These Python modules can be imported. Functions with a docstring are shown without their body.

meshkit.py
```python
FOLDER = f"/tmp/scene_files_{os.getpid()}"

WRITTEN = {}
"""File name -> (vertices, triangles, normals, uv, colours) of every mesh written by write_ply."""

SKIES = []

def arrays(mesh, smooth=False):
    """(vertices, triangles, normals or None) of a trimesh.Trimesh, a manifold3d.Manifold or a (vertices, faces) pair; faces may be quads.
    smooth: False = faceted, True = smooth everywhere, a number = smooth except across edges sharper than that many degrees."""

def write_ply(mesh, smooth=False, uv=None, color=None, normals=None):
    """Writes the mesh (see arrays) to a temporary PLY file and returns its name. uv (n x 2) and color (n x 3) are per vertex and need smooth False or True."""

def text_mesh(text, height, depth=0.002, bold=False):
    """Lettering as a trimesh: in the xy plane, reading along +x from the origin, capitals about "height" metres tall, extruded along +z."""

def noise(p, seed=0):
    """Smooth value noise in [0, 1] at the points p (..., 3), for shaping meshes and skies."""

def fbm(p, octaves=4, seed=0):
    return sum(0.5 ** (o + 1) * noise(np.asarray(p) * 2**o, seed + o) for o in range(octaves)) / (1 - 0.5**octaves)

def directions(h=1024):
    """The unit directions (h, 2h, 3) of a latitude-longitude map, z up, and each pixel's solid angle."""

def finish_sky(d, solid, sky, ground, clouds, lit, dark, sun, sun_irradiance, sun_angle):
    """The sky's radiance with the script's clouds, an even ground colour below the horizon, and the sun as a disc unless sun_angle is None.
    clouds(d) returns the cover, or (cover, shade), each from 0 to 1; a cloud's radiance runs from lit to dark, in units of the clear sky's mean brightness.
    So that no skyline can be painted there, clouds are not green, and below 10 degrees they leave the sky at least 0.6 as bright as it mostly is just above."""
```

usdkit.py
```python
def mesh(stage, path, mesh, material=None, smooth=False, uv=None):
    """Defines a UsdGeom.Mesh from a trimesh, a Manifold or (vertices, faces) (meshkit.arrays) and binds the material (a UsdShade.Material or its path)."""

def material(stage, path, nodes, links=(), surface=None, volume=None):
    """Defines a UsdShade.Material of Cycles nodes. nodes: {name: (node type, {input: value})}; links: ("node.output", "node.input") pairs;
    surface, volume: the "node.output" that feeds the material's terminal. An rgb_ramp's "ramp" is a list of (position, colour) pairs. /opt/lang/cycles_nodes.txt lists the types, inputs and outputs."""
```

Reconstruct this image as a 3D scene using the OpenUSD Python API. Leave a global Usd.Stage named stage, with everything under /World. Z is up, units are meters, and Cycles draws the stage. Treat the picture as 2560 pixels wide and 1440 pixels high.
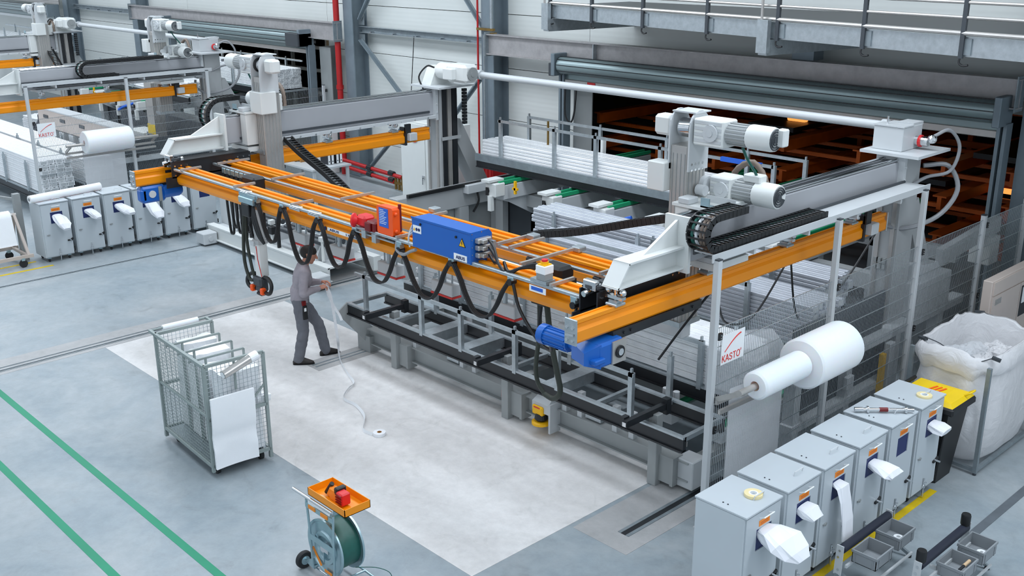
import math, random
import numpy as np
import trimesh, manifold3d as m3
from shapely.geometry import Polygon
from pxr import Usd, UsdGeom, UsdLux, UsdShade, Gf, Sdf, Vt
import usdkit, meshkit

random.seed(7)
RNG = np.random.default_rng(11)
stage = Usd.Stage.CreateInMemory()
UsdGeom.SetStageUpAxis(stage, 'Z')
UsdGeom.SetStageMetersPerUnit(stage, 1.0)
UsdGeom.Xform.Define(stage, '/World')
UsdGeom.Scope.Define(stage, '/World/Looks')

# ------------------------------------------------------------------ camera (calibrated from the vanishing points of the hall)
YAW, PITCH, ROLL, FPX = 8.12979118e-01, 3.18311081e-01, -4.75319433e-03, 2625.21
CAM = np.array([0.0, 0.0, 5.75])
_f = np.array([-math.sin(YAW) * math.cos(PITCH), math.cos(YAW) * math.cos(PITCH), -math.sin(PITCH)])
_r = np.cross(_f, [0, 0, 1]); _r /= np.linalg.norm(_r)
_u = np.cross(_r, _f)
_R = math.cos(ROLL) * _r + math.sin(ROLL) * _u
_U = -math.sin(ROLL) * _r + math.cos(ROLL) * _u
cam = UsdGeom.Camera.Define(stage, '/World/camera')
cam.AddTransformOp().Set(Gf.Matrix4d(*_R, 0, *_U, 0, *(-_f), 0, *CAM, 1))
cam.CreateHorizontalApertureAttr(36.0)
cam.CreateFocalLengthAttr(FPX / 2560 * 36.0)
cam.CreateClippingRangeAttr(Gf.Vec2f(0.1, 500))
cam.GetPrim().CreateAttribute('exposure', Sdf.ValueTypeNames.Float).Set(0.0)

# ------------------------------------------------------------------ light: daylight of the hall, from skylight strips in its roof
def skylight(name, x, y, z, w, l, inten, col=(0.88, 0.955, 1.05), tilt=0):
    L = UsdLux.RectLight.Define(stage, '/World/' + name)
    L.CreateWidthAttr(w); L.CreateHeightAttr(l); L.CreateIntensityAttr(inten); L.CreateColorAttr(Gf.Vec3f(*col))
    L.AddTranslateOp().Set(Gf.Vec3d(x, y, z))
    if tilt: L.AddRotateXOp().Set(tilt)
    return L
skylight('skylight', -16, 10.0, 9.3, 46, 2.6, 6.4)
skylight('skylight_001', -18, 3.0, 9.3, 46, 2.6, 3.3)
skylight('skylight_002', -18, -6.0, 9.3, 46, 2.6, 2.4)
dome = UsdLux.DomeLight.Define(stage, '/World/hall_daylight')
dome.CreateIntensityAttr(0.27); dome.CreateColorAttr(Gf.Vec3f(0.84, 0.95, 1.08))

# ------------------------------------------------------------------ materials
def lin(h):
    h = h.lstrip('#'); c = np.array([int(h[i:i + 2], 16) / 255 for i in (0, 2, 4)])
    return np.where(c <= 0.04045, c / 12.92, ((c + 0.055) / 1.055) ** 2.4)
M = {}
def mat(name, c, r=0.5, m=0.0, v=0.10, s=2.5, b=0.0, bs=40.0, det=4, **kw):
    """paint, metal, plastic: base colour broken up by noise of the world position, optional fine bump"""
    c = lin(c) if isinstance(c, str) else np.array(c, float)
    n = {'g': ('geometry', {}), 'n': ('noise_texture', {'scale': s, 'detail': det, 'roughness': 0.6}),
         'r': ('rgb_ramp', {'ramp': [(0.25, tuple(c * (1 - v))), (0.75, tuple(np.minimum(c * (1 + v), 0.97)))]}),
         'p': ('principled_bsdf', {'roughness': r, 'metallic': m, **kw})}
    l = [('g.position', 'n.vector'), ('n.fac', 'r.fac'), ('r.color', 'p.base_color')]
    if b:
        n['bn'] = ('noise_texture', {'scale': bs, 'detail': 3}); n['b'] = ('bump', {'strength': b, 'distance': 0.01})
        l += [('g.position', 'bn.vector'), ('bn.fac', 'b.height'), ('b.normal', 'p.normal')]
    M[name] = usdkit.material(stage, '/World/Looks/' + name, n, l, surface='p.BSDF')
mat('white_paint', '#d9dcda', 0.4, v=0.03)
mat('light_grey_paint', '#c2c6c8', 0.42, v=0.05, s=1.5)
mat('beam_grey', '#a3a5a9', 0.4, v=0.05, s=1.2)
mat('grey_paint', '#a9acad', 0.45, v=0.06, s=1.5)
mat('mid_grey_paint', '#8f9393', 0.5, v=0.08)
mat('dark_grey_paint', '#3c4146', 0.5, v=0.1)
mat('cabinet_grey', '#bcc4c9', 0.38, v=0.03, s=1.2)
mat('frame_grey', '#9a9e9e', 0.5, v=0.08)
mat('orange_paint', '#f29200', 0.38, v=0.04, s=1.0)
mat('signal_orange', '#f2560f', 0.45, v=0.05)
mat('rack_orange', '#b85208', 0.55, v=0.2)
mat('blue_paint', '#0f5db4', 0.38, v=0.03)
mat('black_plastic', '#17181a', 0.45, v=0.15)
mat('black_steel', '#1f2226', 0.42, v=0.2)
mat('dark_rubber', '#232426', 0.7, v=0.15)
mat('navy_rubber', '#1b2030', 0.55, v=0.1)
mat('galvanised', '#b4bcc0', 0.36, 0.75, v=0.14, s=14, det=6)
mat('galvanised_dull', '#8f999e', 0.5, 0.55, v=0.16, s=8, det=6)
mat('column_steel', '#7d8a92', 0.5, 0.35, v=0.12, s=3, det=6)
mat('lintel_steel', '#a9a6a6', 0.5, 0.35, v=0.16, s=7, det=6)
mat('chrome', '#d8dadc', 0.15, 1.0, v=0.02)
mat('aluminium', '#b7b4b0', 0.35, 0.6, v=0.06, s=6)
mat('wall_panel', '#bfc4bf', 0.55, v=0.025, s=0.8)
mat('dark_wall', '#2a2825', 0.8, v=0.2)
mat('white_foam', '#f2f4f6', 0.6, v=0.02, b=0.12, bs=120)
mat('wrap_film', '#f2f4f6', 0.28, 0.0, v=0.05, s=9, b=0.25, bs=26)
mat('profile_silver', '#eef1f4', 0.3, 0.05, v=0.10, s=5, b=0.06, bs=30)
mat('profile_grey', '#b9bec6', 0.34, 0.15, v=0.12, s=5, b=0.06, bs=30)
mat('paper_white', '#eef0f5', 0.7, v=0.03)
mat('cardboard', '#a97c49', 0.75, v=0.1, s=9)
mat('red_paint', '#b3181a', 0.45, v=0.1)
mat('dark_red', '#6f1013', 0.3, v=0.1)
mat('signal_red', '#d8262a', 0.4, v=0.05)
mat('brass', '#8a6f3d', 0.4, 0.7, v=0.2)
mat('yellow_paint', '#e8c400', 0.45, v=0.06)
mat('green_belt', '#1f9c6a', 0.5, v=0.08)
mat('green_paint', '#0c8a66', 0.55, v=0.12, s=1.2, det=6)
mat('line_yellow', '#d9b90b', 0.6, v=0.15, s=6)
mat('line_grey', '#5d646a', 0.5, v=0.15, s=6)
mat('hose_green', '#30352d', 0.55, v=0.15, s=10)
mat('hose_brown', '#7b6d62', 0.6, v=0.08)
mat('hose_grey', '#8f9194', 0.4, v=0.05)
mat('cable_white', '#cfd3d6', 0.4, v=0.03)
mat('zinc_blue', '#a3bcc4', 0.3, 0.65, v=0.08, s=6)
mat('strap_green', '#1c5a50', 0.4, v=0.12, s=20)
mat('crate_grey', '#8b9094', 0.5, v=0.04)
mat('tape_beige', '#e8d8a6', 0.5, v=0.05)
mat('ink_red', '#d23a34', 0.6, v=0.02)
mat('ink_navy', '#15275e', 0.5, v=0.02)
mat('ink_blue', '#2460c8', 0.45, v=0.03)
mat('ink_dark', '#22252c', 0.6, v=0.02)
mat('sticker_white', '#eef1f2', 0.5, v=0.02)
mat('safety_yellow', '#f2b705', 0.45, v=0.03)
mat('skin', '#b98069', 0.5, v=0.06, s=20, subsurface_weight=0.08, subsurface_scale=0.01)
mat('hair_dark', '#1d1714', 0.6, v=0.2, s=60)
mat('sweater_grey', '#99939a', 0.85, v=0.07, s=12, b=0.25, bs=45)
mat('trouser_grey', '#64666d', 0.85, v=0.10, s=9, b=0.25, bs=40)
mat('shoe_dark', '#26211f', 0.5, v=0.2, s=14)
mat('jacket_dark', '#33343c', 0.85, v=0.15, s=10)
mat('signal_orange2', '#f08a1d', 0.5, v=0.03)
mat('cardboard2', '#cdb08c', 0.7, v=0.06)
mat('frame_green_grey', '#8d9896', 0.5, v=0.06)
mat('foil_silver', '#c9c6c2', 0.25, 0.7, v=0.08, s=12)
mat('strip_white', '#e9ebee', 0.6, v=0.02)
mat('beige_paint', '#c4b7ae', 0.5, v=0.04)
mat('wood', '#7a4a2a', 0.6, v=0.2, s=18)
mat('lamp_orange', '#ff9a40', 0.5, v=0.1)
# concrete floor: cloudy trowelled grey, bluish; the cast slab is lighter and warmer
def concrete(name, c0, c1, c2, rough=0.42):
    n = {'g': ('geometry', {}), 'm': ('mapping', {'scale': (1, 1, 1)}),
         'n1': ('noise_texture', {'scale': 0.55, 'detail': 7, 'roughness': 0.62, 'distortion': 0.6}),
         'n2': ('noise_texture', {'scale': 7.0, 'detail': 6, 'roughness': 0.7}),
         'n3': ('noise_texture', {'scale': 2.2, 'detail': 8, 'roughness': 0.65, 'distortion': 1.2}),
         'r1': ('rgb_ramp', {'ramp': [(0.32, c0), (0.5, c1), (0.68, c2)]}),
         'r2': ('rgb_ramp', {'ramp': [(0.3, (0.90,) * 3), (0.62, (1.03,) * 3)]}),
         'r3': ('rgb_ramp', {'ramp': [(0.28, (0.86, 0.86, 0.85)), (0.45, (1, 1, 1))]}),
         'x1': ('mix', {'mix_type': 'multiply', 'fac': 1.0}), 'x2': ('mix', {'mix_type': 'multiply', 'fac': 1.0}),
         'b': ('bump', {'strength': 0.06, 'distance': 0.02}),
         'rr': ('map_range', {'from_min': 0.3, 'from_max': 0.7, 'to_min': rough - 0.08, 'to_max': rough + 0.12}),
         'p': ('principled_bsdf', {'roughness': rough, 'specular_ior_level': 0.45})}
    l = [('g.position', 'n1.vector'), ('g.position', 'n2.vector'), ('g.position', 'n3.vector'), ('n1.fac', 'r1.fac'), ('n2.fac', 'r2.fac'), ('n3.fac', 'r3.fac'),
         ('r1.color', 'x1.color1'), ('r2.color', 'x1.color2'), ('x1.color', 'x2.color1'), ('r3.color', 'x2.color2'), ('x2.color', 'p.base_color'),
         ('n2.fac', 'b.height'), ('b.normal', 'p.normal'), ('n3.fac', 'rr.value'), ('rr.result', 'p.roughness')]
    M[name] = usdkit.material(stage, '/World/Looks/' + name, n, l, surface='p.BSDF')
concrete('concrete_blue', (0.245, 0.30, 0.335), (0.31, 0.355, 0.38), (0.385, 0.415, 0.43))
concrete('concrete_slab', (0.60, 0.59, 0.575), (0.70, 0.69, 0.68), (0.78, 0.775, 0.765), 0.5)
concrete('concrete_patch', (0.34, 0.345, 0.345), (0.40, 0.40, 0.40), (0.46, 0.455, 0.45), 0.5)
# translucent bubble film and glassy things
def film(name, c, fac, rough=0.35):
    n = {'t': ('transparent_bsdf', {'color': (1, 1, 1)}), 'p': ('principled_bsdf', {'base_color': c, 'roughness': rough}), 'l': ('translucent_bsdf', {'color': c}),
         'a': ('mix_closure', {'fac': 0.35}), 'x': ('mix_closure', {'fac': fac})}
    M[name] = usdkit.material(stage, '/World/Looks/' + name, n, [('p.BSDF', 'a.closure1'), ('l.BSDF', 'a.closure2'), ('t.BSDF', 'x.closure1'), ('a.closure', 'x.closure2')], surface='x.closure')
film('bubble_film', (0.86, 0.88, 0.9), 0.55)
film('clear_wrap', (0.85, 0.87, 0.9), 0.5, 0.2)
n = {'p': ('principled_bsdf', {'base_color': (0.86, 0.87, 0.89), 'roughness': 0.55, 'subsurface_weight': 0.25, 'subsurface_scale': 0.05}), 'g': ('geometry', {}), 'n': ('noise_texture', {'scale': 30, 'detail': 3}), 'b': ('bump', {'strength': 0.1, 'distance': 0.01})}
M['foam_roll'] = usdkit.material(stage, '/World/Looks/foam_roll', n, [('g.position', 'n.vector'), ('n.fac', 'b.height'), ('b.normal', 'p.normal')], surface='p.BSDF')
n = {'p': ('principled_bsdf', {'base_color': (0.82, 0.82, 0.83), 'roughness': 0.42}), 'l': ('translucent_bsdf', {'color': (0.85, 0.85, 0.86)}), 'x': ('mix_closure', {'fac': 0.3}),
     'g': ('geometry', {}), 'n': ('noise_texture', {'scale': 5, 'detail': 6, 'distortion': 0.8}), 'b': ('bump', {'strength': 0.5, 'distance': 0.05})}
M['bag_film'] = usdkit.material(stage, '/World/Looks/bag_film', n, [('g.position', 'n.vector'), ('n.fac', 'b.height'), ('b.normal', 'p.normal'), ('p.BSDF', 'x.closure1'), ('l.BSDF', 'x.closure2')], surface='x.closure')
n = {'p': ('principled_bsdf', {'base_color': (0.9, 0.9, 0.9), 'emission_color': (1.0, 0.97, 0.9), 'emission_strength': 6.0})}
M['tube_lamp'] = usdkit.material(stage, '/World/Looks/tube_lamp', n, [], surface='p.BSDF')
n = {'p': ('principled_bsdf', {'base_color': (0.9, 0.4, 0.1), 'emission_color': (1.0, 0.36, 0.08), 'emission_strength': 1.2})}
M['sodium_lamp'] = usdkit.material(stage, '/World/Looks/sodium_lamp', n, [], surface='p.BSDF')

# ------------------------------------------------------------------ mesh helpers (each returns (vertices, triangles))
def J(*ms):
    V, F, k = [], [], 0
    for m in ms:
        if isinstance(m, list): m = J(*m)
        V.append(m[0]); F.append(m[1] + k); k += len(m[0])
    return np.vstack(V), np.vstack(F)
_BF = np.array([[0, 2, 1], [0, 3, 2], [4, 5, 6], [4, 6, 7], [0, 1, 5], [0, 5, 4], [1, 2, 6], [1, 6, 5], [2, 3, 7], [2, 7, 6], [3, 0, 4], [3, 4, 7]])
def frm(p, q, up=(0, 0, 1)):
    p, q = np.asarray(p, float), np.asarray(q, float)
    d = q - p; L = np.linalg.norm(d); d = d / L
    up = np.asarray(up, float)
    if abs(d @ up) > 0.98: up = np.array([0, 1.0, 0]) if abs(d[1]) < 0.9 else np.array([1.0, 0, 0])
    s = np.cross(d, up); s /= np.linalg.norm(s)
    return p, d, L, s, np.cross(s, d)
def B(x0, x1, y0, y1, z0, z1, c=0.0):
    if c:
        lo, hi = np.array([x0, y0, z0]), np.array([x1, y1, z1]); P = []
        for i in range(3):
            for cr in np.ndindex(2, 2, 2):
                v = np.where(cr, hi - c, lo + c); v[i] = hi[i] if cr[i] else lo[i]; P.append(v)
        return hull(P)
    V = np.array([[x0, y0, z0], [x1, y0, z0], [x1, y1, z0], [x0, y1, z0], [x0, y0, z1], [x1, y0, z1], [x1, y1, z1], [x0, y1, z1]], float)
    return V, _BF
def hull(P):
    h = trimesh.convex.convex_hull(np.asarray(P, float))
    return np.array(h.vertices), np.array(h.faces)
def xf(m, o, a, b, c):
    """local (a,b,c axes) -> world"""
    V = np.asarray(o) + m[0] @ np.array([a, b, c]); F = m[1]
    if np.linalg.det(np.array([a, b, c])) < 0: F = F[:, ::-1]
    return V, F
def O(p, q, w, h, c=0.0, up=(0, 0, 1)):
    o, d, L, s, u = frm(p, q, up)
    return xf(B(-w / 2, w / 2, 0, L, -h / 2, h / 2, c), o, s, d, u)
def K(p, q, r, n=16, r2=None, cap=True):
    o, d, L, s, u = frm(p, q)
    r2 = r if r2 is None else r2
    a = np.arange(n) * 2 * np.pi / n
    ring = np.cos(a)[:, None] * s + np.sin(a)[:, None] * u
    V = np.vstack([o + r * ring, o + L * d + r2 * ring, [o], [o + L * d]])
    i = np.arange(n); j = (i + 1) % n
    F = np.vstack([np.stack([i, j, n + j], 1), np.stack([i, n + j, n + i], 1)])
    if cap: F = np.vstack([F, np.stack([j, i, np.full(n, 2 * n)], 1), np.stack([n + i, n + j, np.full(n, 2 * n + 1)], 1)])
    return V, F[:, ::-1]
def T(P, r, n=6, cap=True):
    """tube along points"""
    P = np.asarray(P, float); t = np.gradient(P, axis=0); t /= np.linalg.norm(t, axis=1, keepdims=True) + 1e-12
    up = np.array([0, 0, 1.0]) if abs(t[0][2]) < 0.9 else np.array([0, 1.0, 0])
    s = np.cross(t[0], up); s /= np.linalg.norm(s); S = [s]
    for k in range(1, len(P)):
        s = S[-1] - t[k] * (S[-1] @ t[k]); S.append(s / (np.linalg.norm(s) + 1e-12))
    S = np.array(S); U = np.cross(t, S)
    a = np.arange(n) * 2 * np.pi / n; r = np.broadcast_to(r, (len(P),))
    V = (P[:, None] + r[:, None, None] * (np.cos(a)[None, :, None] * S[:, None] + np.sin(a)[None, :, None] * U[:, None])).reshape(-1, 3)
    i, j = np.meshgrid(np.arange(len(P) - 1), np.arange(n), indexing='ij')
    q = np.stack([i * n + j, i * n + (j + 1) % n, (i + 1) * n + (j + 1) % n, (i + 1) * n + j], -1).reshape(-1, 4)
    F = np.vstack([q[:, [0, 1, 2]], q[:, [0, 2, 3]]])
    if cap:
        k = len(V); e = (len(P) - 1) * n; ii = np.arange(n); jj = (ii + 1) % n
        V = np.vstack([V, P[:1], P[-1:]])
        F = np.vstack([F, np.stack([jj, ii, np.full(n, k)], 1), np.stack([e + ii, e + jj, np.full(n, k + 1)], 1)])
    return V, F
def E(poly, L, o=(0, 0, 0), a=(1, 0, 0), b=(0, 1, 0), c=(0, 0, 1), holes=()):
    """extrude a 2-D outline (a, b axes) by L along c"""
    m = trimesh.creation.extrude_polygon(Polygon(poly, holes), L, engine='earcut')
    return xf((np.array(m.vertices), np.array(m.faces)), o, np.array(a, float), np.array(b, float), np.array(c, float))
def LT(prof, o, d=(0, 0, 1), n=28):
    """lathe: prof = [(radius, height)...] about the axis d through o"""
    o, d, _, s, u = frm(o, np.asarray(o, float) + np.asarray(d, float))
    a = np.arange(n) * 2 * np.pi / n; ring = np.cos(a)[:, None] * s + np.sin(a)[:, None] * u
    V = np.vstack([o + h * d + max(r, 1e-4) * ring for r, h in prof])
    i, j = np.meshgrid(np.arange(len(prof) - 1), np.arange(n), indexing='ij')
    q = np.stack([i * n + j, i * n + (j + 1) % n, (i + 1) * n + (j + 1) % n, (i + 1) * n + j], -1).reshape(-1, 4)
    return V, np.vstack([q[:, [0, 2, 1]], q[:, [0, 3, 2]]])
def SP(c, r, k=2):
    m = trimesh.creation.icosphere(k, 1.0); return np.array(m.vertices) * r + np.asarray(c), np.array(m.faces)
def spline(P, n=24):
    """Catmull-Rom through the points"""
    P = np.asarray(P, float); Q = np.vstack([2 * P[0] - P[1], P, 2 * P[-1] - P[-2]]); out = []
    k = max(2, n // (len(P) - 1))
    for i in range(len(P) - 1):
        p0, p1, p2, p3 = Q[i:i + 4]
        for t in np.linspace(0, 1, k, endpoint=False):
            out.append(0.5 * (2 * p1 + (p2 - p0) * t + (2 * p0 - 5 * p1 + 4 * p2 - p3) * t * t + (3 * p1 - p0 - 3 * p2 + p3) * t ** 3))
    return np.array(out + [P[-1]])
def ibeam(p, q, w, h, tw=0.012, tf=0.018, up=(0, 0, 1)):
    o, d, L, s, u = frm(p, q, up)
    return J(xf(B(-w / 2, w / 2, 0, L, h / 2 - tf, h / 2), o, s, d, u), xf(B(-w / 2, w / 2, 0, L, -h / 2, -h / 2 + tf), o, s, d, u), xf(B(-tw / 2, tw / 2, 0, L, -h / 2 + tf, h / 2 - tf), o, s, d, u))
def TX(text, h, o, a, b, bold=True, d=0.003, fit=None):
    """lettering on a face: reading along a, upright along b"""
    m = meshkit.text_mesh(text, h, d, bold); V = np.array(m.vertices)
    if fit: V[:, 0] *= fit / (V[:, 0].max() - V[:, 0].min())
    a, b = np.asarray(a, float), np.asarray(b, float)
    return xf((V, np.array(m.faces)), o, a, b, np.cross(a, b))
def rep(f, n): return J(*[f(i) for i in range(n)])

# ------------------------------------------------------------------ scene tree helpers
_used = {}
def uniq(parent, name):
    k = _used.setdefault(parent, {}); c = k.get(name, 0); k[name] = c + 1
    return name if c == 0 else '%s_%03d' % (name, c)
class Th:
    def __init__(s, path, off): s.path, s.off = path, np.array(off, float)
    @property
    def prim(s): return stage.GetPrimAtPath(s.path)
def tag(pr, label=None, cat=None, group=None, kind=None):
    for k, v in (('label', label), ('category', cat), ('group', group), ('kind', kind)):
        if v: pr.SetCustomDataByKey(k, v)
def thing(name, label, cat, loc=(0, 0, 0), group=None, kind=None, rz=0.0, local=False):
    """a thing: an Xform at its base. Part meshes are given in world coordinates (local=True or rz: in the thing's own)."""
    p = '/World/' + uniq('/World', name); x = UsdGeom.Xform.Define(stage, p)
    x.AddTranslateOp().Set(Gf.Vec3d(*map(float, loc)))
    if rz: x.AddRotateZOp().Set(float(rz))
    tag(x.GetPrim(), label, cat, group, kind)
    return Th(p, (0, 0, 0) if (local or rz) else loc)
def part(t, name, m, material, label=None, smooth=False, kind=None):
    if hasattr(m, 'to_mesh'): q = m.to_mesh(); m = (np.array(q.vert_properties[:, :3]), np.array(q.tri_verts))
    if isinstance(m, list): m = J(*m)
    p = t.path + '/' + uniq(t.path, name)
    g = usdkit.mesh(stage, p, trimesh.Trimesh(m[0] - t.off, m[1], process=False), M[material], smooth)
    tag(g.GetPrim(), label, None, None, kind)
    return Th(p, t.off)
def obj(name, m, material, label, cat, group=None, kind=None, smooth=False):
    """a thing that is one mesh; its Xform stands at the thing's base"""
    if isinstance(m, list): m = J(*m)
    lo, hi = m[0].min(0), m[0].max(0); off = np.array([(lo[0] + hi[0]) / 2, (lo[1] + hi[1]) / 2, lo[2]])
    p = '/World/' + uniq('/World', name)
    g = usdkit.mesh(stage, p, trimesh.Trimesh(m[0] - off, m[1], process=False), M[material], smooth)
    g.AddTranslateOp().Set(Gf.Vec3d(*off)); tag(g.GetPrim(), label, cat, group, kind)
    return Th(p, off)
def dup(t, loc, label=None, group=None, rz=0.0, scale=None):
    """a copy of a thing with all its parts"""
    was = t.prim.GetCustomData(); name = t.path.rsplit('/', 1)[1]
    if name[-4:-3] == '_' and name[-3:].isdigit(): name = name[:-4]
    p = '/World/' + uniq('/World', name); one = t.prim.IsA(UsdGeom.Mesh); x = (UsdGeom.Mesh if one else UsdGeom.Xform).Define(stage, p)
    x.GetPrim().GetReferences().AddInternalReference(t.path)
    x.ClearXformOpOrder()
    x.AddTranslateOp(opSuffix='place').Set(Gf.Vec3d(*map(float, loc)))
    if rz: x.AddRotateZOp(opSuffix='place').Set(float(rz))
    if scale: x.AddScaleOp(opSuffix='place').Set(Gf.Vec3f(*scale))
    if not one: x.GetPrim().SetInstanceable(True)
    tag(x.GetPrim(), label or was['label'], was['category'], group or was.get('group'), was.get('kind'))
    return Th(p, loc)
def struct(name, m, material, label, cat=None, smooth=False):
    return obj(name, m, material, label, cat or name.split('_')[0], kind='structure', smooth=smooth)
# ================================================================== THE SETTING
# wall sheets: finely ribbed sandwich panels
n = {'g': ('geometry', {}), 'w': ('wave_texture', {'bands_direction': 'z', 'scale': 3.2, 'profile': 'sine'}), 'n': ('noise_texture', {'scale': 0.7, 'detail': 3}),
     'r': ('rgb_ramp', {'ramp': [(0.25, (0.66, 0.69, 0.665)), (0.75, (0.72, 0.745, 0.72))]}), 'b': ('bump', {'strength': 0.10, 'distance': 0.01}), 'p': ('principled_bsdf', {'roughness': 0.5})}
M['wall_panel'] = usdkit.material(stage, '/World/Looks/wall_sheet', n, [('g.position', 'w.vector'), ('g.position', 'n.vector'), ('n.fac', 'r.fac'), ('r.color', 'p.base_color'), ('w.fac', 'b.height'), ('b.normal', 'p.normal')], surface='p.BSDF')

floor = thing('floor', 'blue-grey trowelled concrete hall floor with a lighter cast slab and painted lines', 'floor', kind='structure')
part(floor, 'concrete', B(-50, 8, -16, 28, -0.2, 0), 'concrete_blue')
part(floor, 'slab', B(-14.85, -6.56, 5.66, 8.75, -0.05, 0.003), 'concrete_slab', 'lighter, warmer rectangle of cast concrete')
part(floor, 'slab', B(-6.5, -5.78, 7.0, 8.7, -0.05, 0.0025), 'concrete_patch', 'greyer strip of concrete around the short rail')
part(floor, 'slab', B(-12.25, -11.85, 7.45, 8.5, -0.05, 0.0045), 'concrete_patch')
part(floor, 'slab', B(-15.45, -14.86, 2.0, 14.0, -0.05, 0.002), 'concrete_patch', 'brownish grout strip along the long rail')
for y in (3.89, 3.16): part(floor, 'painted_line', B(-48, 6, y, y + 0.085, -0.01, 0.002), 'green_paint', 'long straight green painted walkway line')
part(floor, 'painted_line', B(-4.32, -4.24, 6.5, 10.42, -0.01, 0.004), 'line_yellow', 'yellow painted line along the cabinet fronts')
for x, y1 in ((-19.75, 6.75), (-20.22, 6.6)): part(floor, 'painted_line', B(x, x + 0.075, 3.5, y1, -0.01, 0.002), 'line_yellow')
def rail(x, y0, y1, w=0.05):
    part(floor, 'floor_rail', J(B(x - w, x - w * 0.45, y0, y1, -0.02, 0.008), B(x + w * 0.45, x + w, y0, y1, -0.02, 0.008)), 'galvanised_dull')
    part(floor, 'rail_groove', B(x - w * 0.45, x + w * 0.45, y0, y1, -0.02, 0.004), 'black_steel')
rail(-6.05, 7.27, 9.0, 0.07); rail(-12.05, 7.5, 9.0, 0.06); rail(-15.0, 1.5, 13.5, 0.035); rail(-15.12, 1.5, 13.5, 0.012); rail(-19.0, 1.5, 13.5, 0.03)
part(floor, 'rail_groove', B(-3.63, -3.54, 9.6, 16.0, -0.02, 0.006), 'line_grey', 'dark cover strip in the floor')

# back wall, sandwich panels bay by bay, joints open between the sheets
WALL_Y = 16.0
wall = thing('wall_back', 'white sandwich-panel hall wall with horizontal joints behind the machines', 'wall', (-20, WALL_Y, 0), kind='structure')
ZJ = [0.0, 0.85, 2.0, 3.12, 4.27, 5.4, 6.6, 7.8, 9.5]
DOORS = [(-31.6, -23.9), (-14.6, -6.0)]
for x0, x1 in ((-50, -40.35), (-40.35, -34.5), (-34.5, -31.6), (-31.6, -23.9), (-23.9, -22.55), (-22.55, -17.17), (-17.17, -14.6), (-14.6, -6.0), (-6.0, 8)):
    door = (x0, x1) in DOORS
    for z0, z1 in zip(ZJ, ZJ[1:]):
        if door and z1 < 3.4: continue
        z0 = 3.3 if door and z0 < 3.3 else z0
        part(wall, 'panel', B(x0 + 0.006, x1 - 0.006, WALL_Y, WALL_Y + 0.10, z0 + 0.007, z1 - 0.007), 'wall_panel')
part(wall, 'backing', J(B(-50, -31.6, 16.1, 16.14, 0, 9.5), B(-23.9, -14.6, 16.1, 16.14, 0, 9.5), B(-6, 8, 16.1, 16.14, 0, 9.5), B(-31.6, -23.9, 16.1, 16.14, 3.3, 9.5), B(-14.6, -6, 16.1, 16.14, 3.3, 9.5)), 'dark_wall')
struct('ceiling', B(-50, 8, -16, 28, 9.5, 9.7), 'white_paint', 'pale hall roof above the skylights', 'ceiling')

# unlit store behind the roller doors
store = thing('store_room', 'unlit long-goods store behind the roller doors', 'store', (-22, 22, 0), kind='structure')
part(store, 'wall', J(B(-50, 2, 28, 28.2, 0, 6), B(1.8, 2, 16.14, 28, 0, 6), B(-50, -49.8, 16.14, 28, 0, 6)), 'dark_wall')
part(store, 'roof', B(-50, 2, 16.14, 28, 6, 6.2), 'dark_wall')

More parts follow.
